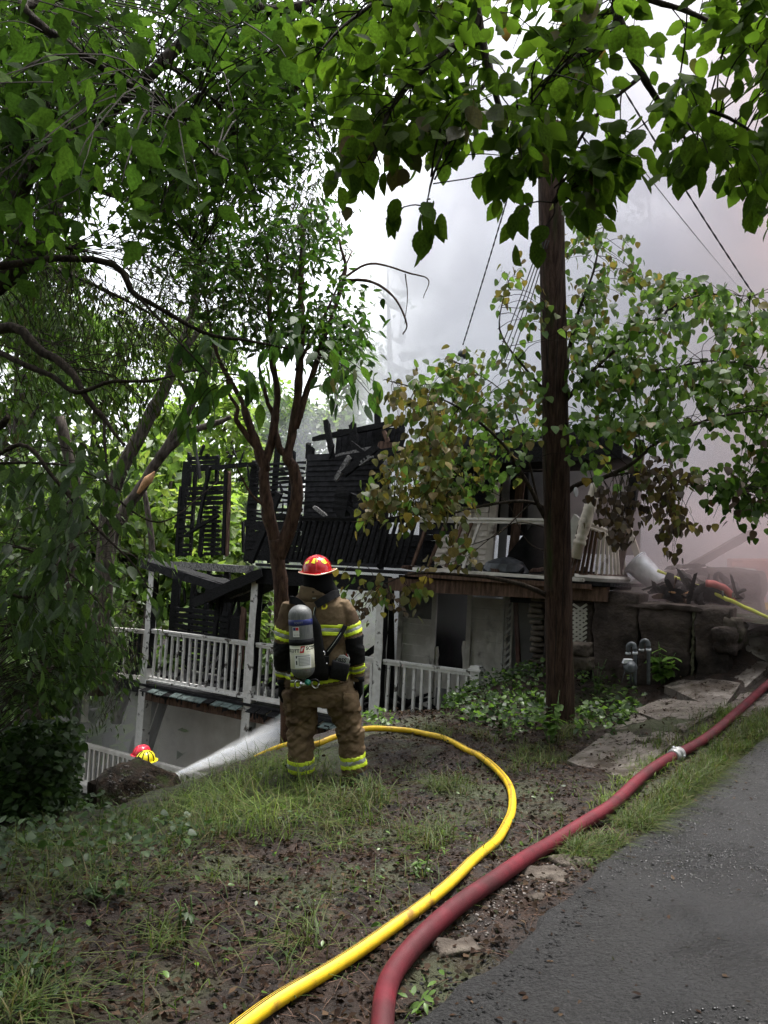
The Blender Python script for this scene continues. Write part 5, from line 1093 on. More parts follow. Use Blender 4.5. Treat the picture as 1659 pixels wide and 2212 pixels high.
m_jet = bpy.data.materials.new('water_mist'); m_jet.use_nodes = True; t_ = m_jet.node_tree; N = t_.nodes; L = t_.links; N.clear()
def mt(op, a, b=None, clamp=False):
    n = N.new('ShaderNodeMath'); n.operation = op; n.use_clamp = clamp
    for i, v in enumerate((a, b)):
        if isinstance(v, (int, float)): n.inputs[i].default_value = v
        elif v is not None: L.new(v, n.inputs[i])
    return n.outputs[0]
o_ = N.new('ShaderNodeOutputMaterial'); v_ = N.new('ShaderNodeVolumePrincipled'); v_.inputs['Color'].default_value = (.985, .985, .99, 1); L.new(v_.outputs[0], o_.inputs['Volume'])
tc = N.new('ShaderNodeTexCoord'); sp_ = N.new('ShaderNodeSeparateXYZ'); L.new(tc.outputs['Object'], sp_.inputs[0]); jx, jy, jz = sp_.outputs
tn = mt('DIVIDE', jx, wl, True); rad_ = mt('SQRT', mt('ADD', mt('POWER', jy, 2), mt('POWER', jz, 2))); lim = mt('ADD', mt('MULTIPLY', mt('POWER', tn, 1.25), .34), .035)
fall = mt('POWER', mt('SUBTRACT', 1.0, mt('DIVIDE', rad_, lim), True), 1.3)
mp_ = N.new('ShaderNodeMapping'); mp_.inputs['Scale'].default_value = (1.6, 9, 9); nn_ = N.new('ShaderNodeTexNoise'); nn_.inputs['Scale'].default_value = 1.2; nn_.inputs['Detail'].default_value = 4; L.new(tc.outputs['Object'], mp_.inputs[0]); L.new(mp_.outputs[0], nn_.inputs['Vector'])
st_ = mt('MULTIPLY', mt('SUBTRACT', nn_.outputs['Fac'], .36, True), 4.0)
L.new(mt('MULTIPLY', mt('MULTIPLY', fall, st_), mt('DIVIDE', 12.0, mt('ADD', tn, .10))), v_.inputs['Density'])
mb = MB(); mb.box(np.array([wl/2, 0, 0]), np.array([wl/2, 0, 0]), np.array([0, .4, 0]), np.array([0, 0, .4])); jo = link('water_mist', mesh_from('water_mist', mb.verts(), mb.f, [m_jet]), None, wa, 'soft white mist of the water jet', None, None, 'stuff')
jo.rotation_euler = Matrix(((wdn[0], w1[0], -w2[0]), (wdn[1], w1[1], -w2[1]), (wdn[2], w1[2], -w2[2]))).to_euler()
# ---------------------------------------------------------------- trees
LT['far'] = (lambda: (np.array([(0, 0, 0), (.32, .45, .06), (0, .5, -.04), (-.32, .45, .06), (0, 1, -.1)]), np.array([(0, 1, 2), (0, 2, 3), (2, 1, 4), (3, 2, 4)])))()
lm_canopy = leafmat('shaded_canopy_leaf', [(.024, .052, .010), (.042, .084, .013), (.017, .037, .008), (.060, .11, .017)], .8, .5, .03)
lm_elm = leafmat('elm_leaf', [(.045, .085, .010), (.065, .118, .013), (.032, .060, .009), (.085, .14, .016), (.055, .10, .012), (.038, .07, .010)], .75, .55, .05)
lm_elmspot = leafmat('spotted_elm_leaf', [(.10, .055, .02), (.045, .07, .018), (.075, .06, .02)], .5, .4)
lm_slim = leafmat('fine_leaf', [(.035, .060, .018), (.055, .085, .026), (.045, .042, .022), (.028, .05, .016)], .6, .4, .12)
lm_center = leafmat('pointed_leaf', [(.035, .085, .018), (.055, .12, .024), (.026, .06, .016), (.075, .135, .02)], .5, .45, .2)
lm_bush = leafmat('glossy_leaf', [(.030, .055, .020), (.045, .080, .024), (.024, .045, .016), (.065, .115, .022)], .45, .45, .3)
lm_green = leafmat('redbud_leaf', [(.055, .105, .026), (.085, .150, .040), (.045, .085, .024), (.11, .17, .045), (.075, .135, .028)], .5, .5, .22)
lm_olive = leafmat('yellowing_redbud_leaf', [(.12, .10, .028), (.085, .105, .034), (.19, .14, .04), (.075, .065, .024), (.10, .12, .035), (.16, .11, .035), (.06, .085, .03)], .55, .42, .2)
lm_brown = leafmat('wilted_leaf', [(.045, .026, .014), (.075, .045, .022), (.035, .020, .012), (.095, .07, .026)], .6, .25)
lm_bright = leafmat('sunny_leaf', [(.16, .25, .05), (.23, .33, .07), (.12, .20, .04), (.29, .35, .09)], .5, .5)
lm_mid = leafmat('woodland_leaf', [(.065, .115, .030), (.09, .15, .038), (.05, .09, .025), (.11, .17, .05)], .5, .45)
lm_ivy = leafmat('ivy_leaf', [(.024, .050, .014), (.040, .076, .020), (.018, .038, .012), (.06, .105, .03)], .48, .35, .3)
lm_weed = leafmat('weed_leaf', [(.10, .19, .035), (.14, .24, .05), (.085, .16, .03)], .4, .5)
lm_grass = leafmat('grass_blade', [(0.0351, 0.0663, 0.0140), (0.0585, 0.1014, 0.0203), (0.0858, 0.1170, 0.0312), (0.0468, 0.0780, 0.0156), (0.1248, 0.1092, 0.0468), (0.0390, 0.0624, 0.0156), (0.1014, 0.0819, 0.0390)], .55, .4, .2)
lm_grassb = leafmat('bright_grass_blade', [(.09, .15, .028), (.13, .20, .04), (.17, .21, .06), (.08, .13, .025), (.15, .13, .06)], .55, .45, .2)
lm_litter = leafmat('dead_leaf', [(0.0086, 0.0047, 0.0029), (0.0202, 0.0101, 0.0058), (0.0360, 0.0194, 0.0108), (0.0115, 0.0065, 0.0036), (0.0720, 0.0468, 0.0288), (0.0144, 0.0079, 0.0050), (0.0158, 0.0086, 0.0050), (0.0173, 0.0216, 0.0072)], .7, .12, .08)
tr = np.random.default_rng(21)
def crown(root, limbs, poly, D0, D1, ncl, per, kind, size, mats, twig=.45, nobj=0, gap=0.0, rj=.07, droop=.6, wts=None, tw_mat=None, face=0.0, name='foliage', maxlen=1.6, poly_noise=.012, jit=.5):
    """clusters of leaves, each on a twig that leaves the nearest limb"""
    cen = region(poly, ncl, D0, D1, tr, gap, poly_noise); L = np.concatenate(limbs); T = MB(); pos = []; dr = []; nm = []
    for c in cen:
        j = int(np.argmin(((L-c)**2).sum(1))); a = L[j]; v = c-a; ln = np.linalg.norm(v)
        if ln > maxlen: a = c-v/ln*maxlen*.8; 
        a = a+tr.normal(0, .01, 3); m = (a+c)/2+np.array([0, 0, .10*ln])+tr.normal(0, .06*min(ln, 1), 3); e = c+nz(c-m)*twig*.4-ZV*twig*.2*droop
        q = smooth_path([a, m, c, e], 3); T.tube(q, np.linspace(.0032, .0012, len(q))*(1+.1*max(0, D0-3)), 4, False)
        qs = q[len(q)//2-1:]; k = tr.uniform(0, len(qs)-1.001, per); i0 = k.astype(int); f = (k-i0)[:, None]
        p = qs[i0]*(1-f)+qs[i0+1]*f; t = qs[np.minimum(i0+1, len(qs)-1)]-qs[i0]; t /= np.linalg.norm(t, axis=1, keepdims=True)+1e-9
        s = tr.normal(0, 1, (per, 3)); s[:, 2] *= .35; d = t*.5+s*jit+np.array([0, 0, -droop])
        pos.append(p+tr.normal(0, rj, (per, 3))); dr.append(d); nm.append(np.array([0, 0, 1.])*(1-face)+nz(C0-c)*face*1.3+tr.normal(0, .55, (per, 3)))
    T.build('twigs', tw_mat or m_twig, root, kind='stuff')
    pos = np.concatenate(pos); n = len(pos); mats = mats if isinstance(mats, list) else [mats]
    mi = tr.choice(len(mats), n, p=wts) if len(mats) > 1 else None
    leaves(name, kind, pos, np.concatenate(dr), np.concatenate(nm), tr.uniform(size[0], size[1], n), None, root, nobj, True, mats, mi)
def limbs_of(root, specs, mat, n=8):
    out = []
    for k, (pts, r0, r1) in enumerate(specs):
        mb = MB(); q = limb(mb, pts, r0, r1, n, 6, .012, k*5); mb.build('limb' if k else 'trunk', mat, root, True, disp=lambda v: v+min(.016, r0*.16)*np.stack([fbm(v*np.array([1, 1, .45]), 1.1/max(r0, .02), 3, a) for a in range(3)], 1)); out.append(q)
    return out
# --- overhanging elm, its trunk across the road
elm = thing('elm_tree', 'leafy elm boughs with large toothed oval leaves hanging over the upper right', 'tree', np.array([6.6, .5, gz(6.6, .5)[0]]))
eb = np.array([6.6, .5, 0.])
EL = limbs_of(elm, [([eb+ZV*-.2, eb+[-.1, .1, 1.8], eb+[-.4, .4, 3.6], eb+[-.6, .8, 6.0]], .24, .14),
    ([eb+[-.4, .4, 3.4], eb+[-2.5, 1.5, 4.6], P(1100, -420, 3.2), P(1036, -60, 3.0), P(1040, 60, 2.95), P(1062, 160, 2.9), P(1090, 270, 2.85), P(1125, 335, 2.8), P(1165, 385, 2.8)], .030, .003),
    ([eb+[-.3, .3, 3.0], eb+[-2, 1.6, 4.0], P(1420, -300, 3.1), P(1338, -20, 3.0), P(1348, 80, 2.95), P(1385, 170, 2.9), P(1430, 235, 2.9), P(1470, 290, 2.85), P(1530, 340, 2.8)], .034, .003),
    ([P(1040, 60, 2.95), P(960, 110, 2.8), P(880, 190, 2.7), P(820, 300, 2.6), P(800, 400, 2.55)], .014, .003), ([P(1036, -60, 3.0), P(900, -40, 2.7), P(760, 40, 2.5), P(680, 130, 2.4)], .012, .003), ([P(1062, 160, 2.9), P(990, 260, 2.75), P(940, 360, 2.65), P(915, 450, 2.6)], .009, .002),
    ([P(1348, 80, 2.95), P(1250, 120, 2.8), P(1170, 190, 2.7), P(1120, 260, 2.7)], .010, .002), ([P(1385, 170, 2.9), P(1300, 240, 2.85), P(1240, 340, 2.8), P(1200, 440, 2.75)], .009, .002), ([P(1430, 235, 2.9), P(1540, 240, 2.8), P(1640, 300, 2.8), P(1690, 380, 2.8)], .009, .002), ([P(1338, -20, 3.0), P(1480, 20, 2.9), P(1600, 90, 2.8), P(1680, 180, 2.8)], .012, .003)], m_barkdark)
crown(elm, EL, [(640, -60), (1700, -60), (1700, 160), (1480, 190), (1400, 120), (1330, 170), (1290, 330), (1200, 330), (1100, 300), (1010, 260), (960, 330), (900, 260), (790, 250), (680, 210), (640, 120)], 2.3, 3.7, 165, 8, 'elm', (.055, .10), [lm_elm, lm_elmspot], .25, 150, .85, .045, .45, [.96, .04], jit=.8, face=.6)
crown(elm, EL, [(760, 250), (960, 260), (1000, 200), (1060, 300), (950, 330), (930, 470), (860, 480), (760, 430), (740, 330)], 2.3, 3.0, 26, 7, 'elm', (.06, .095), [lm_elm, lm_elmspot], .2, 60, .9, .03, .75, [.8, .2], face=.6)
crown(elm, EL, [(1060, 280), (1260, 260), (1330, 200), (1350, 330), (1270, 430), (1190, 470), (1100, 470), (1060, 370)], 2.4, 3.1, 38, 8, 'elm', (.06, .098), [lm_elm, lm_elmspot], .2, 60, .9, .03, .75, [.95, .05], face=.6)
crown(elm, EL, [(1440, 200), (1700, 130), (1700, 440), (1610, 410), (1560, 340), (1480, 360), (1440, 310)], 2.4, 3.4, 44, 8, 'elm', (.06, .098), [lm_elm], .2, 30, .85, .03, .7, face=.6)
for x, y in ((925, 488), (1160, 540), (1120, 460), (845, 480), (1590, 420), (1485, 370)):
    crown(elm, EL, [(x-22, y-35), (x+22, y-35), (x+22, y), (x-22, y)], 2.5, 2.7, 1, 5, 'elm', (.075, .10), [lm_elm], .12, 5, 0, .02, .95, face=.7)
# --- box elder overhead on the left
bel = thing('box_elder_tree', 'dark overhanging tree at upper left with big pointed leaves and a thick slanting limb', 'tree', np.array([-3.9, -.6, -.4]))
b0 = np.array([-3.9, -.6, -.4])
BL = limbs_of(bel, [([b0, b0+[.1, .2, 2], b0+[.3, .6, 4.2], b0+[.5, .8, 6.4]], .22, .12), ([b0+[.3, .6, 3.0], P(-180, 520, 4.6), P(90, 345, 5.0), P(200, 285, 5.0), P(265, 215, 5.0), P(355, 130, 5.1), P(430, 70, 5.2), P(520, 15, 5.4), P(620, 22, 5.6), P(740, -20, 5.8)], .055, .03),
    ([b0+[.4, .7, 4.6], P(-60, -160, 3.0), P(50, 20, 3.0), P(160, 110, 3.0), P(270, 180, 3.0), P(380, 250, 3.0), P(460, 330, 3.1)], .03, .004), ([P(355, 130, 5.1), P(460, 215, 5.2), P(520, 330, 5.3), P(560, 460, 5.4)], .02, .004), ([P(-160, 300, 4.4), P(20, 330, 4.6), P(180, 400, 4.8), P(330, 440, 5.0), P(430, 540, 5.1)], .022, .004), ([P(520, 15, 5.4), P(620, 140, 5.4), P(680, 280, 5.4), P(720, 340, 5.4)], .016, .003)], m_barkdark)
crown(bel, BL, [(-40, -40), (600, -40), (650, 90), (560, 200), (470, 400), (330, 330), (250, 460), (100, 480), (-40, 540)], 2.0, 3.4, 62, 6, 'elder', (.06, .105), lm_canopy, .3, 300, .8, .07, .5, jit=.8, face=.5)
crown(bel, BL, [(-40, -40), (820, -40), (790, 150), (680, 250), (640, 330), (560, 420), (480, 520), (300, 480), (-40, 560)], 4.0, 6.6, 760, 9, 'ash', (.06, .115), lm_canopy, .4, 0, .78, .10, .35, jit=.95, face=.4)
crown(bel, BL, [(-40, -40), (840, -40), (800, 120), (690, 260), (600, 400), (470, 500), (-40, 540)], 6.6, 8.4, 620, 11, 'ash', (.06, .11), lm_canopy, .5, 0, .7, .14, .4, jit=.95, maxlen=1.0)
# dark limbs reaching in from the left edge, with fine drooping leaves
lof = thing('leaning_locust_tree', 'dark tree with thin drooping leaves, two long bare limbs reaching in from the left edge', 'tree', np.array([-6.2, 7.0, gz(-6.2, 7.0)[0]]))
l0 = np.array([-6.2, 7.0, gz(-6.2, 7.0)[0]])
LL = limbs_of(lof, [([l0, l0+[.1, 0, 2.4], l0+[.3, .1, 4.4], P(60, 560, 8.0), P(120, 380, 8.4), P(200, 200, 9)], .20, .07), ([l0+[.2, .1, 3.6], P(-60, 735, 6.4), P(90, 763, 6.2), P(150, 800, 6.1), P(190, 862, 6.0), P(225, 905, 6.0), P(272, 964, 5.9)], .05, .012), ([P(-60, 735, 6.4), P(30, 775, 6.2), P(110, 812, 6.1), P(165, 850, 6.0), P(240, 828, 6.0), P(330, 824, 6.0), P(430, 800, 6.1), P(560, 815, 6.2)], .028, .005),
    ([P(60, 560, 8.0), P(-20, 530, 7), P(60, 527, 7), P(150, 535, 7.2)], .05, .02), ([P(225, 905, 6.0), P(228, 985, 5.8), P(232, 1040, 5.7), P(262, 1090, 5.6), P(330, 1125, 5.6), P(385, 1110, 5.7), P(470, 1040, 6.0)], .012, .004), ([P(120, 380, 8.4), P(240, 420, 9), P(360, 470, 9.5), P(480, 560, 10), P(560, 680, 10)], .04, .008), ([P(60, 560, 8.0), P(170, 600, 9), P(290, 660, 9.5), P(400, 720, 10)], .035, .008)], m_barkdark)
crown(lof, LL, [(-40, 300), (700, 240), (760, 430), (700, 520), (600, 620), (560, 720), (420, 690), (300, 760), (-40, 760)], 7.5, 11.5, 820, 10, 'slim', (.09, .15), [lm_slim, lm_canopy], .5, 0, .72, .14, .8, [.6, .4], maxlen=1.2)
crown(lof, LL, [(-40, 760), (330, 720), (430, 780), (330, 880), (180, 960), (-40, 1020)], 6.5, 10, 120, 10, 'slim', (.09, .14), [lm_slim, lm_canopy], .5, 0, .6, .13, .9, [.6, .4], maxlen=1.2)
# --- forked tree in front of the house
fk0 = P(627, 1600, 8.9)
fk0[2] = gz(fk0[0], fk0[1])[0]-.1
fork = thing('forked_tree', 'reddish-barked tree forking low behind the firefighter, pointed green leaves high up', 'tree', fk0)
FL = limbs_of(fork, [([fk0, P(620, 1460, 8.8), P(610, 1320, 8.7), P(601, 1225, 8.7), P(594, 1165, 8.7)], .09, .085), ([P(598, 1200, 8.7), P(583, 1120, 8.68), P(576, 1060, 8.7), P(572, 1010, 8.7), P(590, 940, 8.75), P(598, 860, 8.8), P(588, 760, 8.9), P(583, 640, 9.0), P(575, 520, 9.1)], .08, .02),
    ([P(600, 1205, 8.7), P(622, 1150, 8.7), P(640, 1075, 8.68), P(634, 1010, 8.7), P(622, 985, 8.7), P(634, 930, 8.75), P(645, 830, 8.8), P(652, 720, 8.9), P(650, 600, 9.0), P(655, 480, 9.1)], .086, .024), ([P(573, 1020, 8.7), P(556, 960, 8.7), P(535, 905, 8.7), P(520, 860, 8.75), P(470, 770, 8.8), P(440, 640, 8.9)], .065, .012), ([P(560, 975, 8.7), P(525, 930, 8.65), P(510, 905, 8.6), P(512, 880, 8.6), P(495, 850, 8.6), P(490, 800, 8.6)], .035, .012),
    ([P(622, 985, 8.7), P(602, 960, 8.72), P(592, 900, 8.8), P(575, 860, 8.8), P(560, 790, 8.85)], .05, .012), ([P(573, 1095, 8.66), P(545, 1070, 8.6), P(520, 1030, 8.55), P(505, 1000, 8.5)], .018, .007), ([P(640, 925, 8.75), P(690, 760, 8.9), P(745, 600, 9), P(735, 520, 9.1)], .04, .014), ([P(742, 600, 9), P(800, 570, 9), P(880, 590, 9), P(925, 605, 9), P(915, 645, 9)], .016, .004), ([P(745, 605, 9), P(800, 608, 8.95), P(850, 640, 8.9), P(878, 700, 8.9), P(870, 722, 8.9)], .020, .007), ([P(876, 592, 9), P(880, 640, 8.95), P(874, 700, 8.95)], .008, .003), ([P(640, 800, 8.8), P(720, 640, 9.0), P(760, 540, 9.2)], .02, .008)], m_bark, 12)
crown(fork, FL, [(430, 470), (620, 430), (760, 470), (800, 640), (800, 760), (720, 780), (640, 720), (560, 760), (470, 720), (400, 600)], 7.8, 9.8, 165, 11, 'ash', (.095, .165), [lm_center, lm_canopy], .4, 0, .7, .12, .4, [.8, .2], jit=.95)
crown(fork, FL, [(640, 660), (760, 690), (830, 790), (760, 840), (680, 760), (600, 740)], 8.0, 9.4, 42, 10, 'ash', (.095, .16), lm_center, .35, 0, .9, .10, .5, jit=.95)
# a near spray of big pointed leaves crossing in front
spr = thing('leaf_spray_tree', 'thin branch with big pointed green leaves crossing in front of the forked tree', 'tree', np.array([-4.6, 3.2, gz(-4.6, 3.2)[0]]))
s0 = np.array([-4.6, 3.2, gz(-4.6, 3.2)[0]])
SL = limbs_of(spr, [([s0, s0+[.1, .1, 2.2], s0+[.4, .3, 4.0], s0+[.9, .6, 5.2]], .09, .05), ([s0+[.3, .2, 3.4], P(120, 560, 4.4), P(300, 640, 4.5), P(440, 720, 4.6), P(560, 740, 4.7), P(680, 765, 4.8)], .025, .004), ([P(300, 640, 4.5), P(400, 750, 4.4), P(470, 830, 4.4)], .008, .003)], m_barkdark)
crown(spr, SL, [(360, 740), (480, 700), (560, 740), (560, 850), (480, 900), (410, 890), (370, 830)], 4.2, 4.7, 11, 7, 'ash', (.12, .17), lm_center, .25, 60, 0, .04, .85)
crown(spr, SL, [(600, 690), (690, 690), (720, 760), (660, 790), (610, 760)], 4.5, 4.9, 5, 7, 'ash', (.11, .16), lm_center, .2, 40, 0, .04, .8)
crown(spr, SL, [(700, 800), (800, 790), (860, 850), (780, 870), (720, 850)], 4.6, 5.0, 6, 6, 'ash', (.10, .14), [lm_center, lm_olive], .2, 30, 0, .05, .8, [.8, .2])
# --- leafy shrub at the left with glossy drooping leaves
shb = thing('left_shrub' if False else 'leafy_shrub', 'big drooping shrub at the left edge with glossy pointed leaves, beside the burnt house', 'shrub', P(-60, 1700, 5.6))
h0 = P(-60, 1700, 5.6)
HL = limbs_of(shb, [([h0, P(-80, 1300, 5.2), P(-60, 1000, 5.0), P(20, 900, 4.8)], .05, .02), ([P(-80, 1050, 5.0), P(40, 960, 4.8), P(120, 1040, 4.7), P(200, 1130, 4.7), P(280, 1210, 4.7), P(320, 1270, 4.7)], .016, .004), ([P(-60, 1000, 5.0), P(60, 1000, 4.8), P(160, 1010, 4.7), P(260, 1060, 4.7)], .012, .003), ([P(-80, 1200, 5.1), P(40, 1180, 4.9), P(140, 1230, 4.8), P(230, 1320, 4.8)], .012, .003), ([P(-70, 1250, 5.1), P(60, 1290, 5.0), P(100, 1240, 5.0), P(130, 1180, 5)], .014, .004)], m_barkdark)
crown(shb, HL, [(-40, 900), (120, 930), (270, 1020), (310, 1110), (330, 1230), (360, 1320), (300, 1350), (210, 1300), (120, 1380), (-40, 1400)], 4.2, 5.6, 66, 8, 'ash', (.095, .15), lm_bush, .35, 300, .85, .06, .8)
crown(shb, HL, [(-40, 1250), (200, 1280), (240, 1420), (180, 1500), (-40, 1560)], 5.4, 7.0, 150, 10, 'ash', (.07, .11), lm_bush, .3, 0, .85, .1, .8)
# --- redbud behind the pole: green, yellowing and scorched leaves
r0_ = P(1212, 1560, 9.25); r0_[2] = gz(r0_[0], r0_[1])[0]-.1
red = thing('redbud_tree', 'redbud tree behind the pole with heart-shaped leaves, partly yellowed and scorched by the fire', 'tree', r0_)
RL = limbs_of(red, [([r0_, P(1212, 1400, 9.2), P(1208, 1250, 9.15), P(1204, 1080, 9.1), P(1210, 900, 9.1), P(1225, 780, 9.1)], .085, .035), ([P(1206, 1300, 9.15), P(1165, 1278, 8.9), P(1110, 1258, 8.6), P(1040, 1246, 8.4), P(970, 1240, 8.3), P(890, 1240, 8.2), P(820, 1265, 8.1)], .035, .006), ([P(1203, 1170, 9.1), P(1165, 1095, 8.9), P(1125, 1020, 8.7), P(1085, 960, 8.6), P(1020, 900, 8.5), P(930, 850, 8.4), P(830, 820, 8.3)], .032, .005),
    ([P(1203, 1120, 9.1), P(1150, 1085, 8.9), P(1060, 1090, 8.6), P(960, 1110, 8.3), P(860, 1115, 8.1), P(760, 1130, 8.0)], .024, .004), ([P(1207, 1080, 9.1), P(1250, 1046, 8.9), P(1310, 1030, 8.8), P(1370, 1000, 8.7), P(1430, 950, 8.7), P(1540, 905, 8.7), P(1680, 880, 8.7)], .034, .010), ([P(1225, 780, 9.1), P(1245, 690, 9.0), P(1280, 590, 9), P(1310, 470, 9)], .028, .006), ([P(1212, 880, 9.1), P(1290, 790, 8.9), P(1390, 710, 8.8), P(1500, 640, 8.8), P(1620, 640, 8.8)], .028, .005), ([P(1210, 880, 9.1), P(1130, 790, 8.8), P(1080, 710, 8.6), P(1095, 610, 8.6)], .02, .004), ([P(1290, 790, 8.9), P(1420, 800, 8.8), P(1540, 780, 8.8), P(1680, 800, 8.8)], .018, .004), ([P(1165, 1095, 8.9), P(1130, 950, 8.8), P(1090, 850, 8.8), P(1000, 790, 8.7)], .016, .004), ([P(1310, 1030, 8.8), P(1400, 1020, 8.6), P(1500, 1050, 8.6), P(1600, 1060, 8.6)], .014, .003),
    ([P(1150, 1085, 8.9), P(1080, 1150, 8.7), P(1010, 1180, 8.5), P(960, 1200, 8.4)], .009, .002), ([P(1203, 1150, 9.1), P(1110, 1130, 8.9), P(1010, 1200, 8.7), P(930, 1230, 8.6)], .009, .002), ([P(1203, 1200, 9.1), P(1140, 1170, 8.9), P(1090, 1080, 8.8), P(1000, 1040, 8.7)], .009, .002)], m_barkdark)
crown(red, RL, [(730, 1100), (800, 1060), (840, 1010), (850, 930), (800, 860), (860, 830), (960, 880), (1000, 960), (990, 1120), (1020, 1230), (940, 1240), (890, 1330), (830, 1290), (760, 1290), (740, 1200)], 7.5, 8.9, 105, 9, 'heart', (.075, .115), [lm_olive, lm_green], .3, 160, .72, .07, .9, [.8, .2])
crown(red, RL, [(760, 1290), (860, 1290), (900, 1330), (830, 1360), (780, 1330)], 7.6, 8.4, 7, 9, 'heart', (.045, .07), lm_brown, .2, 0, 0, .06, .9)
crown(red, RL, [(870, 830), (950, 770), (1060, 730), (1165, 760), (1170, 960), (1090, 1050), (1000, 1090), (950, 1010), (980, 930)], 8.0, 9.6, 90, 9, 'heart', (.075, .115), [lm_green, lm_olive], .3, 100, .75, .08, .85, [.75, .25])
crown(red, RL, [(1060, 570), (1100, 550), (1165, 620), (1165, 720), (1110, 690), (1070, 640)], 8.3, 9.0, 11, 8, 'heart', (.07, .10), [lm_green, lm_olive], .25, 0, 0, .06, .85, [.5, .5])
crown(red, RL, [(1225, 520), (1250, 420), (1340, 400), (1400, 480), (1400, 600), (1340, 700), (1230, 700)], 8.4, 9.6, 46, 8, 'heart', (.07, .105), [lm_green, lm_olive], .3, 0, .8, .08, .85, [.72, .28])
crown(red, RL, [(1225, 680), (1340, 680), (1420, 590), (1520, 610), (1700, 660), (1700, 960), (1560, 990), (1440, 1000), (1330, 1030), (1235, 1000)], 7.9, 10, 240, 9, 'heart', (.08, .125), [lm_green, lm_canopy, lm_olive], .35, 40, .75, .09, .8, [.72, .18, .10])
crown(red, RL, [(1290, 1040), (1340, 1060), (1370, 1150), (1320, 1160), (1280, 1090)], 8.0, 8.8, 17, 9, 'heart', (.07, .10), lm_brown, .25, 0, 0, .06, 1.0)
crown(red, RL, [(1370, 1010), (1490, 1000), (1500, 1130), (1460, 1200), (1430, 1130), (1390, 1110)], 8.0, 8.8, 30, 9, 'heart', (.07, .105), [lm_brown, lm_olive], .25, 0, 0, .06, 1.0, [.6, .4])
crown(red, RL, [(1480, 960), (1700, 930), (1700, 1150), (1600, 1120), (1520, 1060)], 8.2, 9.6, 52, 9, 'heart', (.08, .12), [lm_canopy, lm_brown, lm_green], .35, 0, .8, .08, .9, [.5, .25, .25])
# --- leaning trunks between the shrub and the house
def leaner(label, specs, mat, crownspec):
    b = specs[0][0][0]; t_ = thing('leaning_tree', label, 'tree', b, 'leaning trees left of the house'); Ls = limbs_of(t_, specs, mat, 10)
    for c in crownspec: crown(t_, Ls, *c[0], **c[1])
    return t_
leaner('leaning dark trunk curving up right behind the shrub, left of the broken one', [([P(215, 1500, 13), P(225, 1240, 13), P(240, 1075, 13), P(278, 985, 13), P(330, 890, 13), P(372, 800, 13), P(415, 680, 13), P(430, 560, 13)], .17, .06), ([P(372, 800, 13), P(440, 700, 13.2), P(520, 640, 13.5)], .06, .02)], m_barkgrey,
    [(([(250, 560), (560, 520), (600, 700), (500, 800), (330, 820), (240, 720)], 11.5, 14.5, 150, 9, 'slim', (.09, .15), [lm_slim, lm_mid]), dict(twig=.5, gap=.6, rj=.16, wts=[.6, .4], maxlen=1.4))])
br_ = leaner('leaning trunk with a pale orange split scar, snapped towards the house', [([P(180, 1480, 14), P(235, 1180, 14), P(268, 1105, 14), P(300, 1060, 14), P(345, 990, 14), P(400, 940, 14), P(455, 918, 14), P(500, 900, 14)], .16, .04), ([P(345, 990, 14), P(400, 900, 14), P(440, 820, 14), P(470, 740, 14)], .09, .03)], m_barkgrey, [])
mb = MB(); mb.tube(smooth_path(pl([(298, 1066), (312, 1046), (326, 1030), (334, 1018)], 13.86), 4), np.concatenate([np.linspace(.03, .085, 7), np.linspace(.075, .01, 6)]), 8); mb.build('split_scar', m_split, br_, True)
leaner('thick low dark trunk behind the lower left shrub', [([P(60, 1560, 11), P(105, 1400, 11), P(130, 1290, 11), P(150, 1180, 11), P(160, 1050, 11), P(130, 900, 11)], .17, .07)], m_barkgrey, [(([(-40, 1000), (220, 980), (330, 1180), (330, 1420), (180, 1500), (-40, 1450)], 9, 13, 120, 9, 'slim', (.09, .14), [lm_slim, lm_mid]), dict(twig=.5, gap=.75, rj=.16, wts=[.5, .5], maxlen=1.4))])
leaner('slim trunk with peeled orange base beside the left end of the porch', [([P(250, 1560, 15.8), P(290, 1430, 15.8), P(318, 1340, 15.8), P(330, 1200, 15.8), P(310, 1050, 15.8)], .12, .05)], m_barkgrey, [(([(170, 1330), (260, 1300), (300, 1450), (240, 1560), (170, 1520)], 14, 16, 90, 9, 'slim', (.10, .16), [lm_slim, lm_mid]), dict(twig=.5, gap=.75, rj=.16, wts=[.5, .5], maxlen=1.4, droop=1.0))])
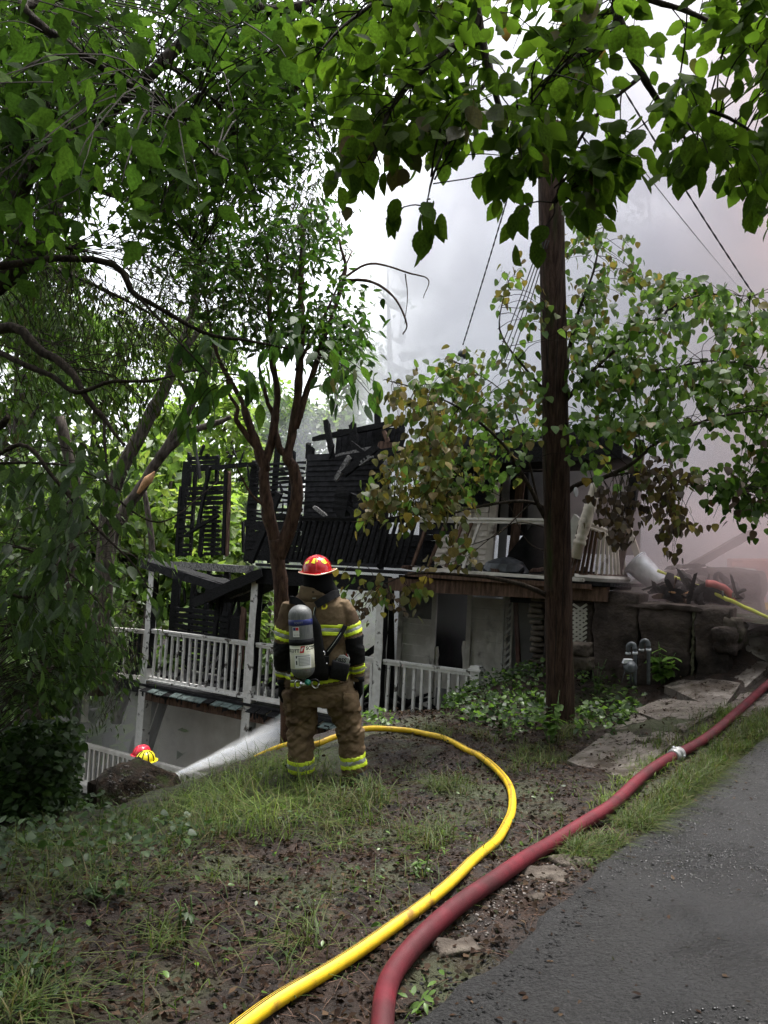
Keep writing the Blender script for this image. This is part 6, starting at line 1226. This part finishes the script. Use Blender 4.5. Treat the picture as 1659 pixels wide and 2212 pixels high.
# --- trees on the slope beyond the house
def fartree(label, px, D, top, wid, mats, wts=None, n=2300, size=(.22, .42), bare=0.0, group=None, z0=None):
    b = P(px, 1106, D); b[2] = (gz(np.clip(b[0], -18, 20), min(b[1], 32))[0]+max(0, math.hypot(b[0], b[1]-8)-26)*.10) if z0 is None else z0
    t_ = P(px, top, D); Ht = t_[2]-b[2]; rt = thing('bare_tree' if bare > .5 else 'background_tree', label, 'tree', b, group or 'trees on the slope beyond the house')
    r = tr; tk = MB(); q = [b+ZV*Ht*t+np.array([math.sin(t*3+px), 0, 0])*.04*Ht*t for t in np.linspace(0, .93, 8)]; tk.tube(q, np.linspace(.02*Ht+.05, .02, 8), 8); tk.build('trunk', m_barkgrey, rt, True)
    lb = MB(); ends = []
    for k in range(16 if bare < .5 else 40):
        f = r.uniform(.28, .92); a = r.uniform(0, 6.28); s = b+ZV*Ht*f; ln = wid*(.55+.5*r.random())*(1.1-.75*f); e = s+np.array([math.cos(a)*ln, math.sin(a)*ln, ln*r.uniform(.3, .9)]); m = (s+e)/2+np.array([0, 0, -.08*ln]); lb.tube(smooth_path([s, m, e], 4), np.linspace(.012*Ht*.6+.01, .008, 9), 5); ends.append((s, e))
        if bare > .5:
            for j in range(5): g = s+(e-s)*r.uniform(.4, 1); h_ = g+r.normal(0, .35, 3)*ln*.5+ZV*ln*.25; lb.tube([g, (g+h_)/2+r.normal(0, .03, 3), h_], [.012, .008, .004], 4)
    lb.build('limbs', m_barkgrey, rt, True, kind='stuff')
    n = int(n*(1-bare))
    if n:
        nc = 42; cl = [ends[int(r.integers(len(ends)))] for _ in range(nc)]; cen = np.array([s+(e-s)*r.uniform(.45, 1.12)+r.normal(0, .15*wid, 3) for s, e in cl]); cr_ = wid*r.uniform(.16, .34, nc)
        i = r.integers(0, nc, n); u = r.normal(0, 1, (n, 3)); u /= np.linalg.norm(u, axis=1, keepdims=True); rr_ = r.random(n)**.4
        p = cen[i]+u*(cr_[i]*rr_)[:, None]*np.array([1.15, 1.15, .75]); d = u*.6+r.normal(0, .6, (n, 3))+[0, 0, -.35]; nn_ = u*.5+r.normal(0, .5, (n, 3))+[0, 0, .9]
        mats = mats if isinstance(mats, list) else [mats]; mi = r.choice(len(mats), n, p=wts) if len(mats) > 1 else None
        leaves('crown', 'far', p, d, nn_, r.uniform(*size, n), None, rt, 0, True, mats, mi)
    return rt
for a in [('dark green tree behind the shrub at far left, farthest left of the slope trees', 20, 20, 560, 3.6, lm_mid, 3000), ('yellow-green tree just left of the burnt corner frame', 345, 24, 900, 3.0, lm_bright, 3200), ('bright green tree seen through the charred corner frame', 470, 27, 880, 3.2, lm_bright, 3200), ('tall mid green tree behind the leaning trunks', 210, 26, 700, 3.8, [lm_mid, lm_bright], 3200), ('tall pale tree between the leaning trunks and the corner frame', 400, 33, 700, 4.0, [lm_mid, lm_bright], 2600), ('round green tree right behind the forked trunk', 585, 31, 830, 3.6, [lm_bright, lm_mid], 3000), ('hazy tree left of the smoke plume', 690, 30, 770, 3.4, lm_mid, 2600), ('tall hazy tree at the smoke edge above the parapet', 770, 36, 740, 3.6, lm_mid, 2200), ('lower bright shrubby tree under the corner frame', 420, 21, 1080, 2.4, lm_bright, 2600), ('dense tree filling the slope behind the left railing', 270, 20, 1010, 2.8, [lm_mid, lm_bright], 3000), ('broad tree low at far left behind the lowest railing', 130, 19, 1080, 2.8, lm_mid, 3000), ('small tree in the gap between the charred walls', 520, 23, 1060, 1.8, lm_bright, 1800), ('shadowy tree low behind the left porch', 200, 17, 1330, 2.2, lm_mid, 2200), ('low tree behind the porch posts', 480, 22, 1240, 2.4, lm_mid, 2400)]:
    label, px, D, top, wid, mats, n = a; fartree(label, px, D, top, wid, mats, [.5, .5] if isinstance(mats, list) else None, n)
for a in [('smoke-veiled tall tree above the pole top at right', 1370, 26, 230, 3.6, lm_mid, 2200), ('smoke-veiled tree between the two power lines at right', 1500, 27, 370, 3.2, lm_mid, 2200), ('leafy green tree tip in the smoke beside the thick power line', 1560, 21, 560, 1.8, lm_mid, 1100), ('dim tree in the smoke right behind the pole', 1300, 28, 640, 3.2, lm_mid, 1800), ('dark bushy tree at the right edge behind the terrace', 1640, 17, 830, 2.2, [lm_mid, lm_canopy], 2600), ('dark tree top in the smoke at the right edge', 1700, 24, 560, 3.0, lm_mid, 2000)]:
    label, px, D, top, wid, mats, n = a; fartree(label, px, D, top, wid, mats, [.5, .5] if isinstance(mats, list) else None, n, (.2, .36), 0, 'trees in the smoke')
fartree('leafless grey tree half lost in blue smoke above the house', 850, 23, 480, 2.2, lm_mid, None, 500, (.14, .25), .7, 'trees in the smoke')
n = 26000; th_ = tr.uniform(-.95, 1.0, n); rr_ = tr.uniform(46, 75, n); x = rr_*np.sin(th_); y = rr_*np.cos(th_); zb = gz(np.clip(x, -18, 20), np.full(n, 32.))+np.clip(np.hypot(x, y-8)-26, 0, None)*.10
z = zb+tr.random(n)**.8*(5.5+3*vnoise(np.c_[th_*9, rr_*.05, 0*x], 1, 3)); leaves('woods', 'far', np.c_[x, y, z], tr.normal(0, .6, (n, 3))+[0, 0, -.3], tr.normal(0, .5, (n, 3))+[0, -.4, .8], tr.uniform(.6, 1.3, n), None, None, 0, True, [lm_mid, lm_bright], tr.choice(2, n))
n = 7000; x = tr.uniform(-26, 24, n); y = tr.uniform(17, 44, n); z = gz(np.clip(x, -18, 20), np.clip(y, -5, 32))+np.clip(np.hypot(x, y-8)-26, 0, None)*.10+tr.random(n)**1.5*1.5; leaves('undergrowth', 'far', np.c_[x, y, z], tr.normal(0, .6, (n, 3)), tr.normal(0, .5, (n, 3))+[0, -.2, .9], tr.uniform(.3, .6, n), None, None, 0, True, [lm_mid, lm_bright], tr.choice(2, n, p=[.7, .3]))

# unseen rest of elm and wood, added round the viewpoint to shade the verge
n = 9000; c = np.c_[tr.uniform(-8, 11, n), tr.uniform(-9, 2.2, n), tr.uniform(4.9, 9.5, n)]; c = c[(c[:, 2]-CZ > .98*np.maximum(c[:, 1], 0)+.5+.07*np.abs(c[:, 0])) & (fbm(c, .5, 2, 4) > -.35)]; n = len(c)
leaves('crown', 'far', c, tr.normal(0, .6, (n, 3))+[0, 0, -.3], tr.normal(0, .5, (n, 3))+[0, 0, 1], tr.uniform(.16, .34, n), None, elm, 0, True, [lm_elm])
n = 9000; th_ = tr.uniform(1.15, 5.1, n); rr_ = tr.uniform(9, 16, n); x = rr_*np.sin(th_); y = rr_*np.cos(th_); leaves('woods', 'far', np.c_[x, y, -.5+tr.random(n)*9], tr.normal(0, .6, (n, 3))+[0, 0, -.3], tr.normal(0, .5, (n, 3))+[0, 0, .6], tr.uniform(.4, .8, n), None, None, 0, True, [lm_mid])
# ---------------------------------------------------------------- ground cover
gv = np.c_[GX.ravel(), GY.ravel(), GZ.ravel()]; dv = gv-C0; dd = dv @ FW; okd = (dd > 1.5) & (dd < 13)
GPX = np.where(okd, 829.5+F_*(dv @ RT)/np.maximum(dd, .1), -9e4); GPY = np.where(okd, 1106-F_*(dv @ UP)/np.maximum(dd, .1), -9e4)
CA = (np.gradient(GX, axis=1)*np.gradient(GY, axis=0)).ravel()
def zone(poly, n, dmax=13, r=tr, bias=0.0):
    """n ground points inside an outline; bias>0 favours the near ground"""
    m = in_poly(np.c_[GPX, GPY], poly) & (dd < dmax); i = np.where(m)[0]; w = CA[i]/np.maximum(dd[i], 1)**bias
    k = r.choice(i, n, p=w/w.sum()); ca = np.sqrt(CA[k]); p = gv[k].copy(); p[:, 0] += r.uniform(-.5, .5, n)*ca; p[:, 1] += r.uniform(-.5, .5, n)*ca
    p[:, 2] = gtop(p[:, 0], p[:, 1]); return p[road_side(p[:, 0], p[:, 1]) < .05]
def patchy(p, sc=1.3, th=.0): return p[fbm(p*np.array([1, 1, 0]), sc, 2, 6) > th]
def grass(name, p, per, h, mat, spread=.05, lean=.7, w=.004, wind=(0, 0)):
    """tufts of bent blades, three segments each"""
    n = len(p)*per; b = np.repeat(p, per, 0)+np.c_[tr.normal(0, spread, (n, 2)), np.zeros(n)]; b[:, 2] = gtop(b[:, 0], b[:, 1])-.01; a = tr.uniform(0, 6.283, n); L_ = tr.uniform(h[0], h[1], n); ln = lean*np.sqrt(tr.random(n))
    dir_ = np.c_[np.cos(a)+wind[0], np.sin(a)+wind[1], 0*a]; sd = np.c_[-np.sin(a), np.cos(a), 0*a]; V = []
    for k, (t, ww) in enumerate(((0, 1), (.4, .9), (.75, .6), (1, .05))):
        c = b+ZV*(L_*t*np.maximum(.12, 1-ln*.5*t))[:, None]+dir_*(L_*ln*t*t)[:, None]; V += [c-sd*(w*ww), c+sd*(w*ww)]
    V = np.stack(V, 1).reshape(-1, 3); q = np.array([(0, 1, 3, 2), (2, 3, 5, 4), (4, 5, 7, 6)]); Fq = (q[None]+(np.arange(n)*8)[:, None, None]).reshape(-1, 4)
    return link(name, mesh_from(name, V, Fq, [mat]), kind='stuff')
crest = [(300, 1770), (400, 1725), (560, 1650), (640, 1640), (700, 1645), (730, 1690), (830, 1725), (840, 1790), (700, 1790), (560, 1830), (400, 1830), (250, 1840)]
grass('crest_grass', zone(crest, 560), 11, (.10, .36), lm_grass, .07, 1.7, .0035)
grass('crest_grass', zone([(380, 1735), (640, 1640), (700, 1700), (640, 1790), (420, 1800)], 200), 8, (.2, .46), lm_grassb, .08, 1.6, .0032)
grass('bank_grass', zone([(0, 1820), (260, 1780), (420, 1850), (360, 1930), (120, 1960), (0, 1970)], 420), 12, (.08, .28), lm_grass, .07, 1.6, .003)
grass('verge_grass', patchy(zone([(1190, 1880), (1240, 1830), (1400, 1745), (1480, 1680), (1660, 1535), (1660, 1580), (1560, 1655), (1480, 1722), (1400, 1785), (1300, 1850)], 900), 1.6, -.1), 11, (.05, .19), lm_grass, .05, 1.7, .0028, (.3, -.15))
grass('verge_grass', patchy(zone([(1270, 1765), (1400, 1650), (1520, 1590), (1640, 1470), (1640, 1500), (1520, 1605), (1380, 1690), (1290, 1770)], 460), 1.6), 10, (.05, .16), lm_grassb, .06, 1.5, .003)
grass('verge_grass', zone([(1290, 1650), (1400, 1600), (1480, 1560), (1600, 1500), (1640, 1460), (1560, 1570), (1400, 1660)], 120), 10, (.06, .2), lm_grass, .05, .9, .003)
mud = [(120, 1900), (400, 1850), (700, 1790), (900, 1640), (1150, 1620), (1250, 1700), (1200, 1820), (1100, 1900), (900, 2050), (600, 2212), (0, 2212), (0, 2000)]
grass('sparse_grass', zone(mud, 130, bias=.5), 8, (.05, .2), lm_grass, .07, 1.6, .0026)
for poly, n in (([(860, 1790), (980, 1790), (1000, 1840), (880, 1850)], 14), ([(650, 1800), (800, 1780), (820, 1830), (680, 1850)], 20), ([(930, 1690), (1000, 1690), (1000, 1730), (930, 1730)], 12), ([(340, 1990), (430, 1990), (420, 2060), (340, 2060)], 5), ([(0, 2110), (110, 2090), (150, 2212), (0, 2212)], 12), ([(600, 2020), (700, 2010), (700, 2060), (610, 2070)], 4), ([(1060, 1650), (1200, 1600), (1260, 1640), (1100, 1690)], 26), ([(900, 1570), (1080, 1590), (1060, 1630), (920, 1600)], 30), ([(1180, 1600), (1240, 1600), (1260, 1560), (1180, 1560)], 30)):
    grass('grass_tuft', zone(poly, n), 17, (.06, .26), lm_grass, .04, 1.8, .003)
def flatleaves(name, p, kind, size, mats, up=(0, .05), tilt=.35, wts=None, droop=.25, nobj=0):
    n = len(p); a = tr.uniform(0, 6.283, n); d = np.c_[np.cos(a), np.sin(a), tr.normal(-droop, .3, n)]; nn_ = np.c_[tr.normal(0, tilt, (n, 2)), np.ones(n)]; q = p.copy(); q[:, 2] += tr.uniform(up[0], up[1], n)
    mats = mats if isinstance(mats, list) else [mats]; return leaves(name, kind, q, d, nn_, tr.uniform(*size, n), None, None, 0, True, mats, tr.choice(len(mats), n, p=wts) if len(mats) > 1 else None)
# ivy and creepers on the banks
flatleaves('ivy', zone([(-60, 1600), (180, 1620), (230, 1760), (300, 1800), (420, 1790), (470, 1830), (380, 1880), (250, 1900), (100, 1930), (-60, 1950)], 4600), 'heart', (.026, .06), lm_ivy, (0, .18), .6)
flatleaves('ivy', zone([(-80, 1400), (200, 1500), (230, 1700), (150, 1760), (-80, 1800)], 4200, 16), 'heart', (.045, .09), [lm_ivy, lm_bush], (0, .75), .8, [.7, .3])
flatleaves('creeper', zone([(1010, 1490), (1060, 1440), (1190, 1440), (1195, 1560), (1130, 1600), (1020, 1570), (950, 1545)], 1700), 'heart', (.04, .08), [lm_ivy, lm_weed], (0, .22), .7, [.75, .25])
flatleaves('creeper', zone([(1240, 1440), (1360, 1470), (1400, 1530), (1330, 1600), (1240, 1600)], 900), 'heart', (.04, .085), [lm_ivy, lm_weed], (0, .22), .7, [.6, .4])
flatleaves('creeper', zone([(780, 1550), (850, 1545), (860, 1580), (790, 1580)], 90), 'heart', (.04, .08), lm_weed, (0, .12), .7)
flatleaves('ground_leaves', zone(mud, 800, bias=.6), 'oval', (.015, .045), [lm_ivy, lm_weed], (0, .05), .6, [.7, .3])
flatleaves('ground_leaves', zone([(-40, 2040), (130, 2030), (170, 2120), (60, 2180), (-40, 2200)], 130), 'ash', (.035, .07), [lm_ivy, lm_bush], (.0, .12), .6, [.6, .4])
flatleaves('ground_leaves', zone([(880, 2170), (960, 2130), (940, 2200), (880, 2212)], 22), 'ash', (.03, .06), lm_weed, (0, .08), .5)
flatleaves('crest_weeds', zone(crest, 1500), 'oval', (.02, .055), [lm_ivy, lm_weed, lm_litter], (0, .12), .7, [.55, .2, .25])
flatleaves('crest_weeds', zone([(0, 1820), (260, 1780), (420, 1850), (360, 1930), (120, 1960), (0, 1970)], 900), 'oval', (.02, .05), [lm_ivy, lm_litter], (0, .08), .7, [.6, .4])
# dead leaves, needles, pebbles and twigs on the mud
allmud = [(-50, 1850), (400, 1820), (700, 1760), (820, 1560), (1180, 1560), (1400, 1600), (1660, 1500), (1660, 1590), (1480, 1740), (1300, 1870), (1000, 2140), (960, 2212), (-50, 2212)]
flatleaves('leaf_litter', zone(allmud, 15000, bias=.9), 'far', (.012, .05), lm_litter, (0, .02), .6, droop=0)
flatleaves('leaf_litter', zone([(820, 1550), (1040, 1480), (1190, 1560), (1250, 1640), (1000, 1600)], 2600), 'oval', (.025, .06), lm_litter, (0, .05), .6)
flatleaves('leaf_litter', zone([(1240, 1500), (1600, 1400), (1660, 1450), (1500, 1600), (1300, 1700)], 900), 'oval', (.02, .05), lm_litter, (.06, .11), .4)
p = zone(allmud, 3200, bias=.9); mb = MB()
for q in p: a = tr.uniform(0, 6.28); l = tr.uniform(.02, .10); d = np.array([math.cos(a), math.sin(a), tr.normal(0, .15)])*l; mb.tube([q-d, q+d*.1+ZV*.008, q+d], [.0012, .0016, .0008], 3, False)
mb.build('twig_litter', m_brownwood, kind='stuff')
def pebbles(name, p, rmin, rmax, mat):
    n = len(p); r = rmin+(rmax-rmin)*tr.random(n)**2.5; o = np.array([(1, 0, 0), (-1, 0, 0), (0, 1, 0), (0, -1, 0), (0, 0, 1), (0, 0, -1)]+[(a*.62, b*.62, c*.62) for a in (-1, 1) for b in (-1, 1) for c in (-1, 1)], float)
    f = []
    for ax in range(3):
        for s in (0, 1): pass
    tri = []
    for a in (0, 1):
        for b in (2, 3):
            for c in (4, 5):
                k = 6+((1-a)*4+(3-b)*2+(5-c)) ; k = 6+((0 if a else 1)*4+(0 if b == 3 else 1)*2+(0 if c == 5 else 1))
                for u, v_ in ((a, b), (b, c), (c, a)):
                    tri.append((u, v_, k) if (a+b+c) % 2 == 1 else (v_, u, k))
    tri = np.array(tri); V = p[:, None, :]+o[None]*(r[:, None]*np.ones(3)*tr.uniform(.7, 1.2, (n, 3)))[:, None, :]*np.array([1, 1, .7])+tr.normal(0, .1, (n, 14, 3))*r[:, None, None]
    return link(name, mesh_from(name, V.reshape(-1, 3), (tri[None]+(np.arange(n)*14)[:, None, None]).reshape(-1, 3), [mat]), kind='stuff')
pebbles('gravel', zone(allmud, 1500, bias=.8), .002, .009, m_pebble); pebbles('gravel', zone([(1130, 1860), (1190, 1830), (1240, 1880), (1150, 1940), (1060, 2010), (1000, 2060), (980, 2020)], 500), .003, .014, m_pebble)
pebbles('gravel', zone([(760, 1860), (1060, 1760), (1100, 1680), (1190, 1660), (1200, 1760), (1000, 1960), (800, 2000)], 1300), .002, .009, m_pebble); pebbles('mud_clods', zone(mud, 3000, bias=.9), .005, .022, m_mud)
n = 240; p = np.array([edge[i, :2].tolist()+[0] for i in tr.integers(6, len(edge)-6, n)])
off = tr.gamma(1.2, .5, n); p[:, :2] += enor[tr.integers(8, 20, n)]*off[:, None]; p[:, 2] = road_z(p[:, 0], p[:, 1])+.002; flatleaves('road_leaves', p, 'oval', (.012, .04), lm_litter, (0, .004), .15, droop=0)
# wet crumbs along the asphalt edge
p = np.zeros((2600, 3)); k = tr.integers(4, len(edge)-6, 2600); p[:, :2] = edge[k, :2]+enor[k]*tr.normal(.02, .09, 2600)[:, None]+etan[k]*tr.normal(0, .08, 2600)[:, None]; p[:, 2] = surf(p[:, 0], p[:, 1]); pebbles('asphalt_crumbs', p, .003, .011, m_asphalt)
n = 13000; k = tr.integers(3, len(edge)-8, n); off = tr.gamma(1.6, .75, n); p = np.zeros((n, 3)); p[:, :2] = edge[k, :2]+enor[k]*off[:, None]+etan[k]*tr.normal(0, .12, n)[:, None]; p = p[(p[:, 1] < 6.5) & (p[:, 1] > 1.5) & (off < 4)]; p = p[(fbm(p*np.array([1, 1, 0]), .9, 2, 6) > -.3)]; p[:, 2] = road_z(p[:, 0], p[:, 1]); pebbles('asphalt_grit', p, .003, .0085, m_grit)
# broken lumps of old paving between hose and road
for k, (x, y, w) in enumerate([(1175, 1890, .11), (1240, 1862, .12), (1285, 1848, .07), (1210, 1905, .06), (985, 2055, .10), (1160, 1945, .04)]):
    c = gp(x, y); mb = MB(); rockbox(mb, c-ZV*.008, np.array([w, w*.3, 0]), np.array([-w*.3, w*.55, 0]), ZV*.028, (8, 6, 4), .02, 9, 200+k, (1, 1, 1)); mb.build('paving_chunk', m_stone, None, True, ('lump of old paving touching the red hose above the gravel', 'largest broken lump of old paving at the road edge', 'small paving lump highest up the road edge', 'small paving lump below the largest one', 'flat grey lump of old paving beside the lower bend of the red hose', 'smallest paving chip nearest the camera side of the upper lumps')[k], 'stone', 'old paving lumps', None, c)
# weeds
def weed(name, label, px, py, D0, h, n, size, mat, kind='heart', spread=.2, cat='plant'):
    b = gp(px, py, D0-1.5, D0+2.5); rt = thing(name, label, cat, b); st = MB(); pos = []; dr = []
    for k in range(max(3, n//6)):
        a = tr.uniform(0, 6.28); e = b+np.array([math.cos(a)*spread*tr.random(), math.sin(a)*spread*tr.random(), h*tr.uniform(.6, 1)]); q = smooth_path([b+np.array([math.cos(a), math.sin(a), 0])*.03, (b+e)/2+tr.normal(0, .02, 3), e], 4); st.tube(q, np.linspace(.006, .003, len(q)), 5)
        for j in range(6): t = tr.uniform(.35, 1); i = int(t*(len(q)-1)); pos.append(q[i]); an = tr.uniform(0, 6.28); dr.append([math.cos(an), math.sin(an), -.25])
    st.build('stem', m_weedstem, rt, True); pos = np.array(pos); leaves('leaf', kind, pos, np.array(dr), np.c_[tr.normal(0, .3, (len(pos), 2)), np.ones(len(pos))], tr.uniform(*size, len(pos)), None, rt, len(pos), True, [mat])
m_weedstem = M('weed_stem', (.08, .14, .04), None, rough=.6)
weed('wall_weed', 'lush bright green broad-leaved plant against the dark wall right of the gas pipes', 1432, 1478, 9.8, .55, 66, (.10, .17), lm_weed, spread=.38)
weed('wall_weed', 'small dull green weed at the foot of the retaining wall right end', 1510, 1455, 9.7, .4, 24, (.05, .08), lm_ivy, spread=.12)
weed('pole_weed', 'tall pale green weed in front of the foot of the pole', 1190, 1605, 7.9, .55, 42, (.07, .12), lm_weed, 'heart', .25)
weed('pole_weed', 'leafy sprig left of the pole weed on the bare bank', 1105, 1600, 7.9, .32, 24, (.05, .09), lm_weed, 'ash', .15)
weed('bank_weed', 'limp pale leaves drooping on the broken pavement edge', 1345, 1545, 8.7, .28, 36, (.07, .12), lm_green, 'heart', .22)
weed('bank_weed', 'sprig of pointed leaves under the porch corner by the yellow hose', 815, 1572, 9.4, .25, 24, (.05, .09), lm_weed, 'ash', .15)
weed('bank_weed', 'dark leafy weed between the pole and the stone blocks', 1290, 1500, 9.6, .5, 30, (.05, .08), lm_ivy, 'ash', .2)
weed('mud_weed', 'small low weed on the mud left of the yellow hose', 905, 1905, 4.0, .12, 12, (.03, .05), lm_weed, 'ash', .08)
weed('mud_weed', 'small dark weed on the mud near the lower left grass', 210, 1960, 3.8, .14, 18, (.035, .06), lm_ivy, 'heart', .12)
weed('mud_weed', 'spindly weed standing in the muddy lower left', 400, 2010, 3.5, .2, 12, (.03, .06), lm_ivy, 'ash', .08)

n = 5000; x = tr.uniform(-13, -3.6, n); y = tr.uniform(1.5, 9, n); keep = gz(x, y) < -.35; x, y = x[keep], y[keep]; flatleaves('undergrowth', np.c_[x, y, gtop(x, y)], 'heart', (.06, .14), [lm_ivy, lm_bush], (0, .5), .8, [.7, .3])
# ---------------------------------------------------------------- smoke and steam
def smoke(name, label, s, t, z, dens, col, col2=None, srange=(3, 8), nscale=.3, edges=(1, 1, 1, 1, 1, 1), slope=(0, 0), contrast=1.0, bias=.5, detail=4, aniso=.2, corefn=None, warp=1.0, billow_shade=0.0):
    """one closed box in the house frame, filled with drifting smoke that thins out before every face"""
    ext = np.array([s[1]-s[0], t[1]-t[0], z[1]-z[0]])/2; c = H((s[0]+s[1])/2, (t[0]+t[1])/2, (z[0]+z[1])/2)
    mb = MB(); mb.box(np.zeros(3), np.array([ext[0], 0, 0]), np.array([0, ext[1], 0]), np.array([0, 0, ext[2]]))
    m = bpy.data.materials.new(name); m.use_nodes = True; tt = m.node_tree; N = tt.nodes; L = tt.links; N.clear()
    out = N.new('ShaderNodeOutputMaterial'); pv = N.new('ShaderNodeVolumePrincipled'); L.new(pv.outputs[0], out.inputs['Volume'])
    pv.inputs['Anisotropy'].default_value = aniso
    tc = N.new('ShaderNodeTexCoord'); sp = N.new('ShaderNodeSeparateXYZ'); L.new(tc.outputs['Object'], sp.inputs[0])
    def mth(op, a, b=None, cl=False):
        n = N.new('ShaderNodeMath'); n.operation = op; n.use_clamp = cl
        for i, v in enumerate((a, b)):
            if v is None: continue
            if isinstance(v, (int, float)): n.inputs[i].default_value = v
            else: L.new(v, n.inputs[i])
        return n.outputs[0]
    def ramp(v, a, b):
        n = N.new('ShaderNodeMapRange'); n.interpolation_type = 'SMOOTHSTEP'; L.new(v, n.inputs[0]); n.inputs[1].default_value = a; n.inputs[2].default_value = b; return n.outputs[0]
    nz_ = N.new('ShaderNodeTexNoise'); nz_.inputs['Scale'].default_value = nscale; nz_.inputs['Detail'].default_value = detail; nz_.inputs['Roughness'].default_value = .55; nz_.inputs['Distortion'].default_value = .4*warp
    L.new(tc.outputs['Object'], nz_.inputs['Vector']); nv = nz_.outputs['Fac']
    X, Y, Z = sp.outputs
    Xe = mth('ADD', X, mth('MULTIPLY', Y, slope[0])); Xe = mth('ADD', Xe, mth('MULTIPLY', Z, slope[1]))
    Xn = mth('ADD', Xe, mth('MULTIPLY', mth('SUBTRACT', nv, .5), 6.0*warp*min(1, ext[0]/6)))
    e = edges; sh = ramp(Xn, -ext[0], -ext[0]+e[0])
    for v, lo, w in ((X, -ext[0], .4), (Y, -ext[1], e[2]), (Z, -ext[2], e[4])): sh = mth('MULTIPLY', sh, ramp(v, lo, lo+w))
    for v, hi, w in ((X, ext[0], e[1]), (Y, ext[1], e[3]), (Z, ext[2], e[5])): sh = mth('MULTIPLY', sh, ramp(v, hi, hi-w))
    body = mth('MULTIPLY', ramp(nv, bias-.5/contrast*.3, bias+.5/contrast*.3), 1.0)
    d = mth('MULTIPLY', mth('MULTIPLY', sh, mth('ADD', mth('MULTIPLY', body, .85), .15)), dens)
    if corefn: d = mth('MULTIPLY', d, corefn(ramp, mth, X, Y, Z))
    L.new(d, pv.inputs['Density'])
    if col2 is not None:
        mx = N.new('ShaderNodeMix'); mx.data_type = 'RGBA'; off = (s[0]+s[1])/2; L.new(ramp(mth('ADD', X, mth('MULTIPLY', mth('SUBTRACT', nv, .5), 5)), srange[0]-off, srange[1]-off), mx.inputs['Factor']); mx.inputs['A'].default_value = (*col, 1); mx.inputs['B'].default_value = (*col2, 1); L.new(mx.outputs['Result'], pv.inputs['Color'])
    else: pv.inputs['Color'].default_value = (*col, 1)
    if billow_shade:  # grey noise painted into the smoke colour as shading of the billows
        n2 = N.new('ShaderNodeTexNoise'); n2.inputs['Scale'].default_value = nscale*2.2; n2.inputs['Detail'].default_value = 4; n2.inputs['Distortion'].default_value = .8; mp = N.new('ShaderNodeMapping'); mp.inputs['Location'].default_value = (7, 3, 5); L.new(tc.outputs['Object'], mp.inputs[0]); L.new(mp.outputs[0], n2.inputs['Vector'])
        m2 = N.new('ShaderNodeMix'); m2.data_type = 'RGBA'; L.new(mth('MULTIPLY', ramp(n2.outputs['Fac'], .45, .58), billow_shade), m2.inputs['Factor'])
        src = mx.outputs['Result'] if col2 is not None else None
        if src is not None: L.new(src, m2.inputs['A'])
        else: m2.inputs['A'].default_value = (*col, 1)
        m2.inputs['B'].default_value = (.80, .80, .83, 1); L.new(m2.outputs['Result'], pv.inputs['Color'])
    o = link(name, mesh_from(name, mb.verts(), mb.f, [m]), None, c, label, None, None, 'stuff'); o.rotation_euler = (0, 0, math.atan2(HU[1], HU[0])); return o
smoke('smoke_plume', 'thick white smoke billowing up behind the burnt house', (-6.5, 15), (2.9, 12), (-1, 19), 1.1, (.978, .983, .999), (.966, .85, .83), (2.4, 7), .30, (5.5, 3, 1.5, 3, 1.5, 6), (.45, -.10), 1.3, .47, 4, .1, lambda r, m, X, Y, Z: m('SUBTRACT', 1.0, m('MULTIPLY', r(X, -.5, 4.5), .82)), billow_shade=.9)
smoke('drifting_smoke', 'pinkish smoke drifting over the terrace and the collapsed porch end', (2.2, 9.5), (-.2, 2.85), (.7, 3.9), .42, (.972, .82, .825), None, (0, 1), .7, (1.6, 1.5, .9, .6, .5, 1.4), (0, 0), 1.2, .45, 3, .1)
smoke('steam', 'thin grey steam under the left porch', (-8.2, -4.6), (-.6, 3.5), (-3.4, -.7), .34, (.92, .92, .93), None, (0, 1), .7, (.9, .9, .6, .9, .5, .8), (0, 0), 1.3, .45, 3, .1)
smoke('wisp', 'pale bluish smoke wisp rising between the charred walls', (-5.3, -2.6), (1.9, 2.85), (1.2, 5.6), .30, (.88, .92, 1.0), None, (0, 1), .9, (.8, .8, .3, .3, .5, 1.2), (0, 0), 1.4, .5, 3, .1)
smoke('porch_smoke', 'grey smoke hanging under the upper deck by the door', (-.5, 3.4), (.0, 1.7), (.45, 1.5), .30, (.55, .53, .53), None, (0, 1), .9, (.6, .6, .4, .3, .5, .12), (0, 0), 1.3, .45, 3, .1)
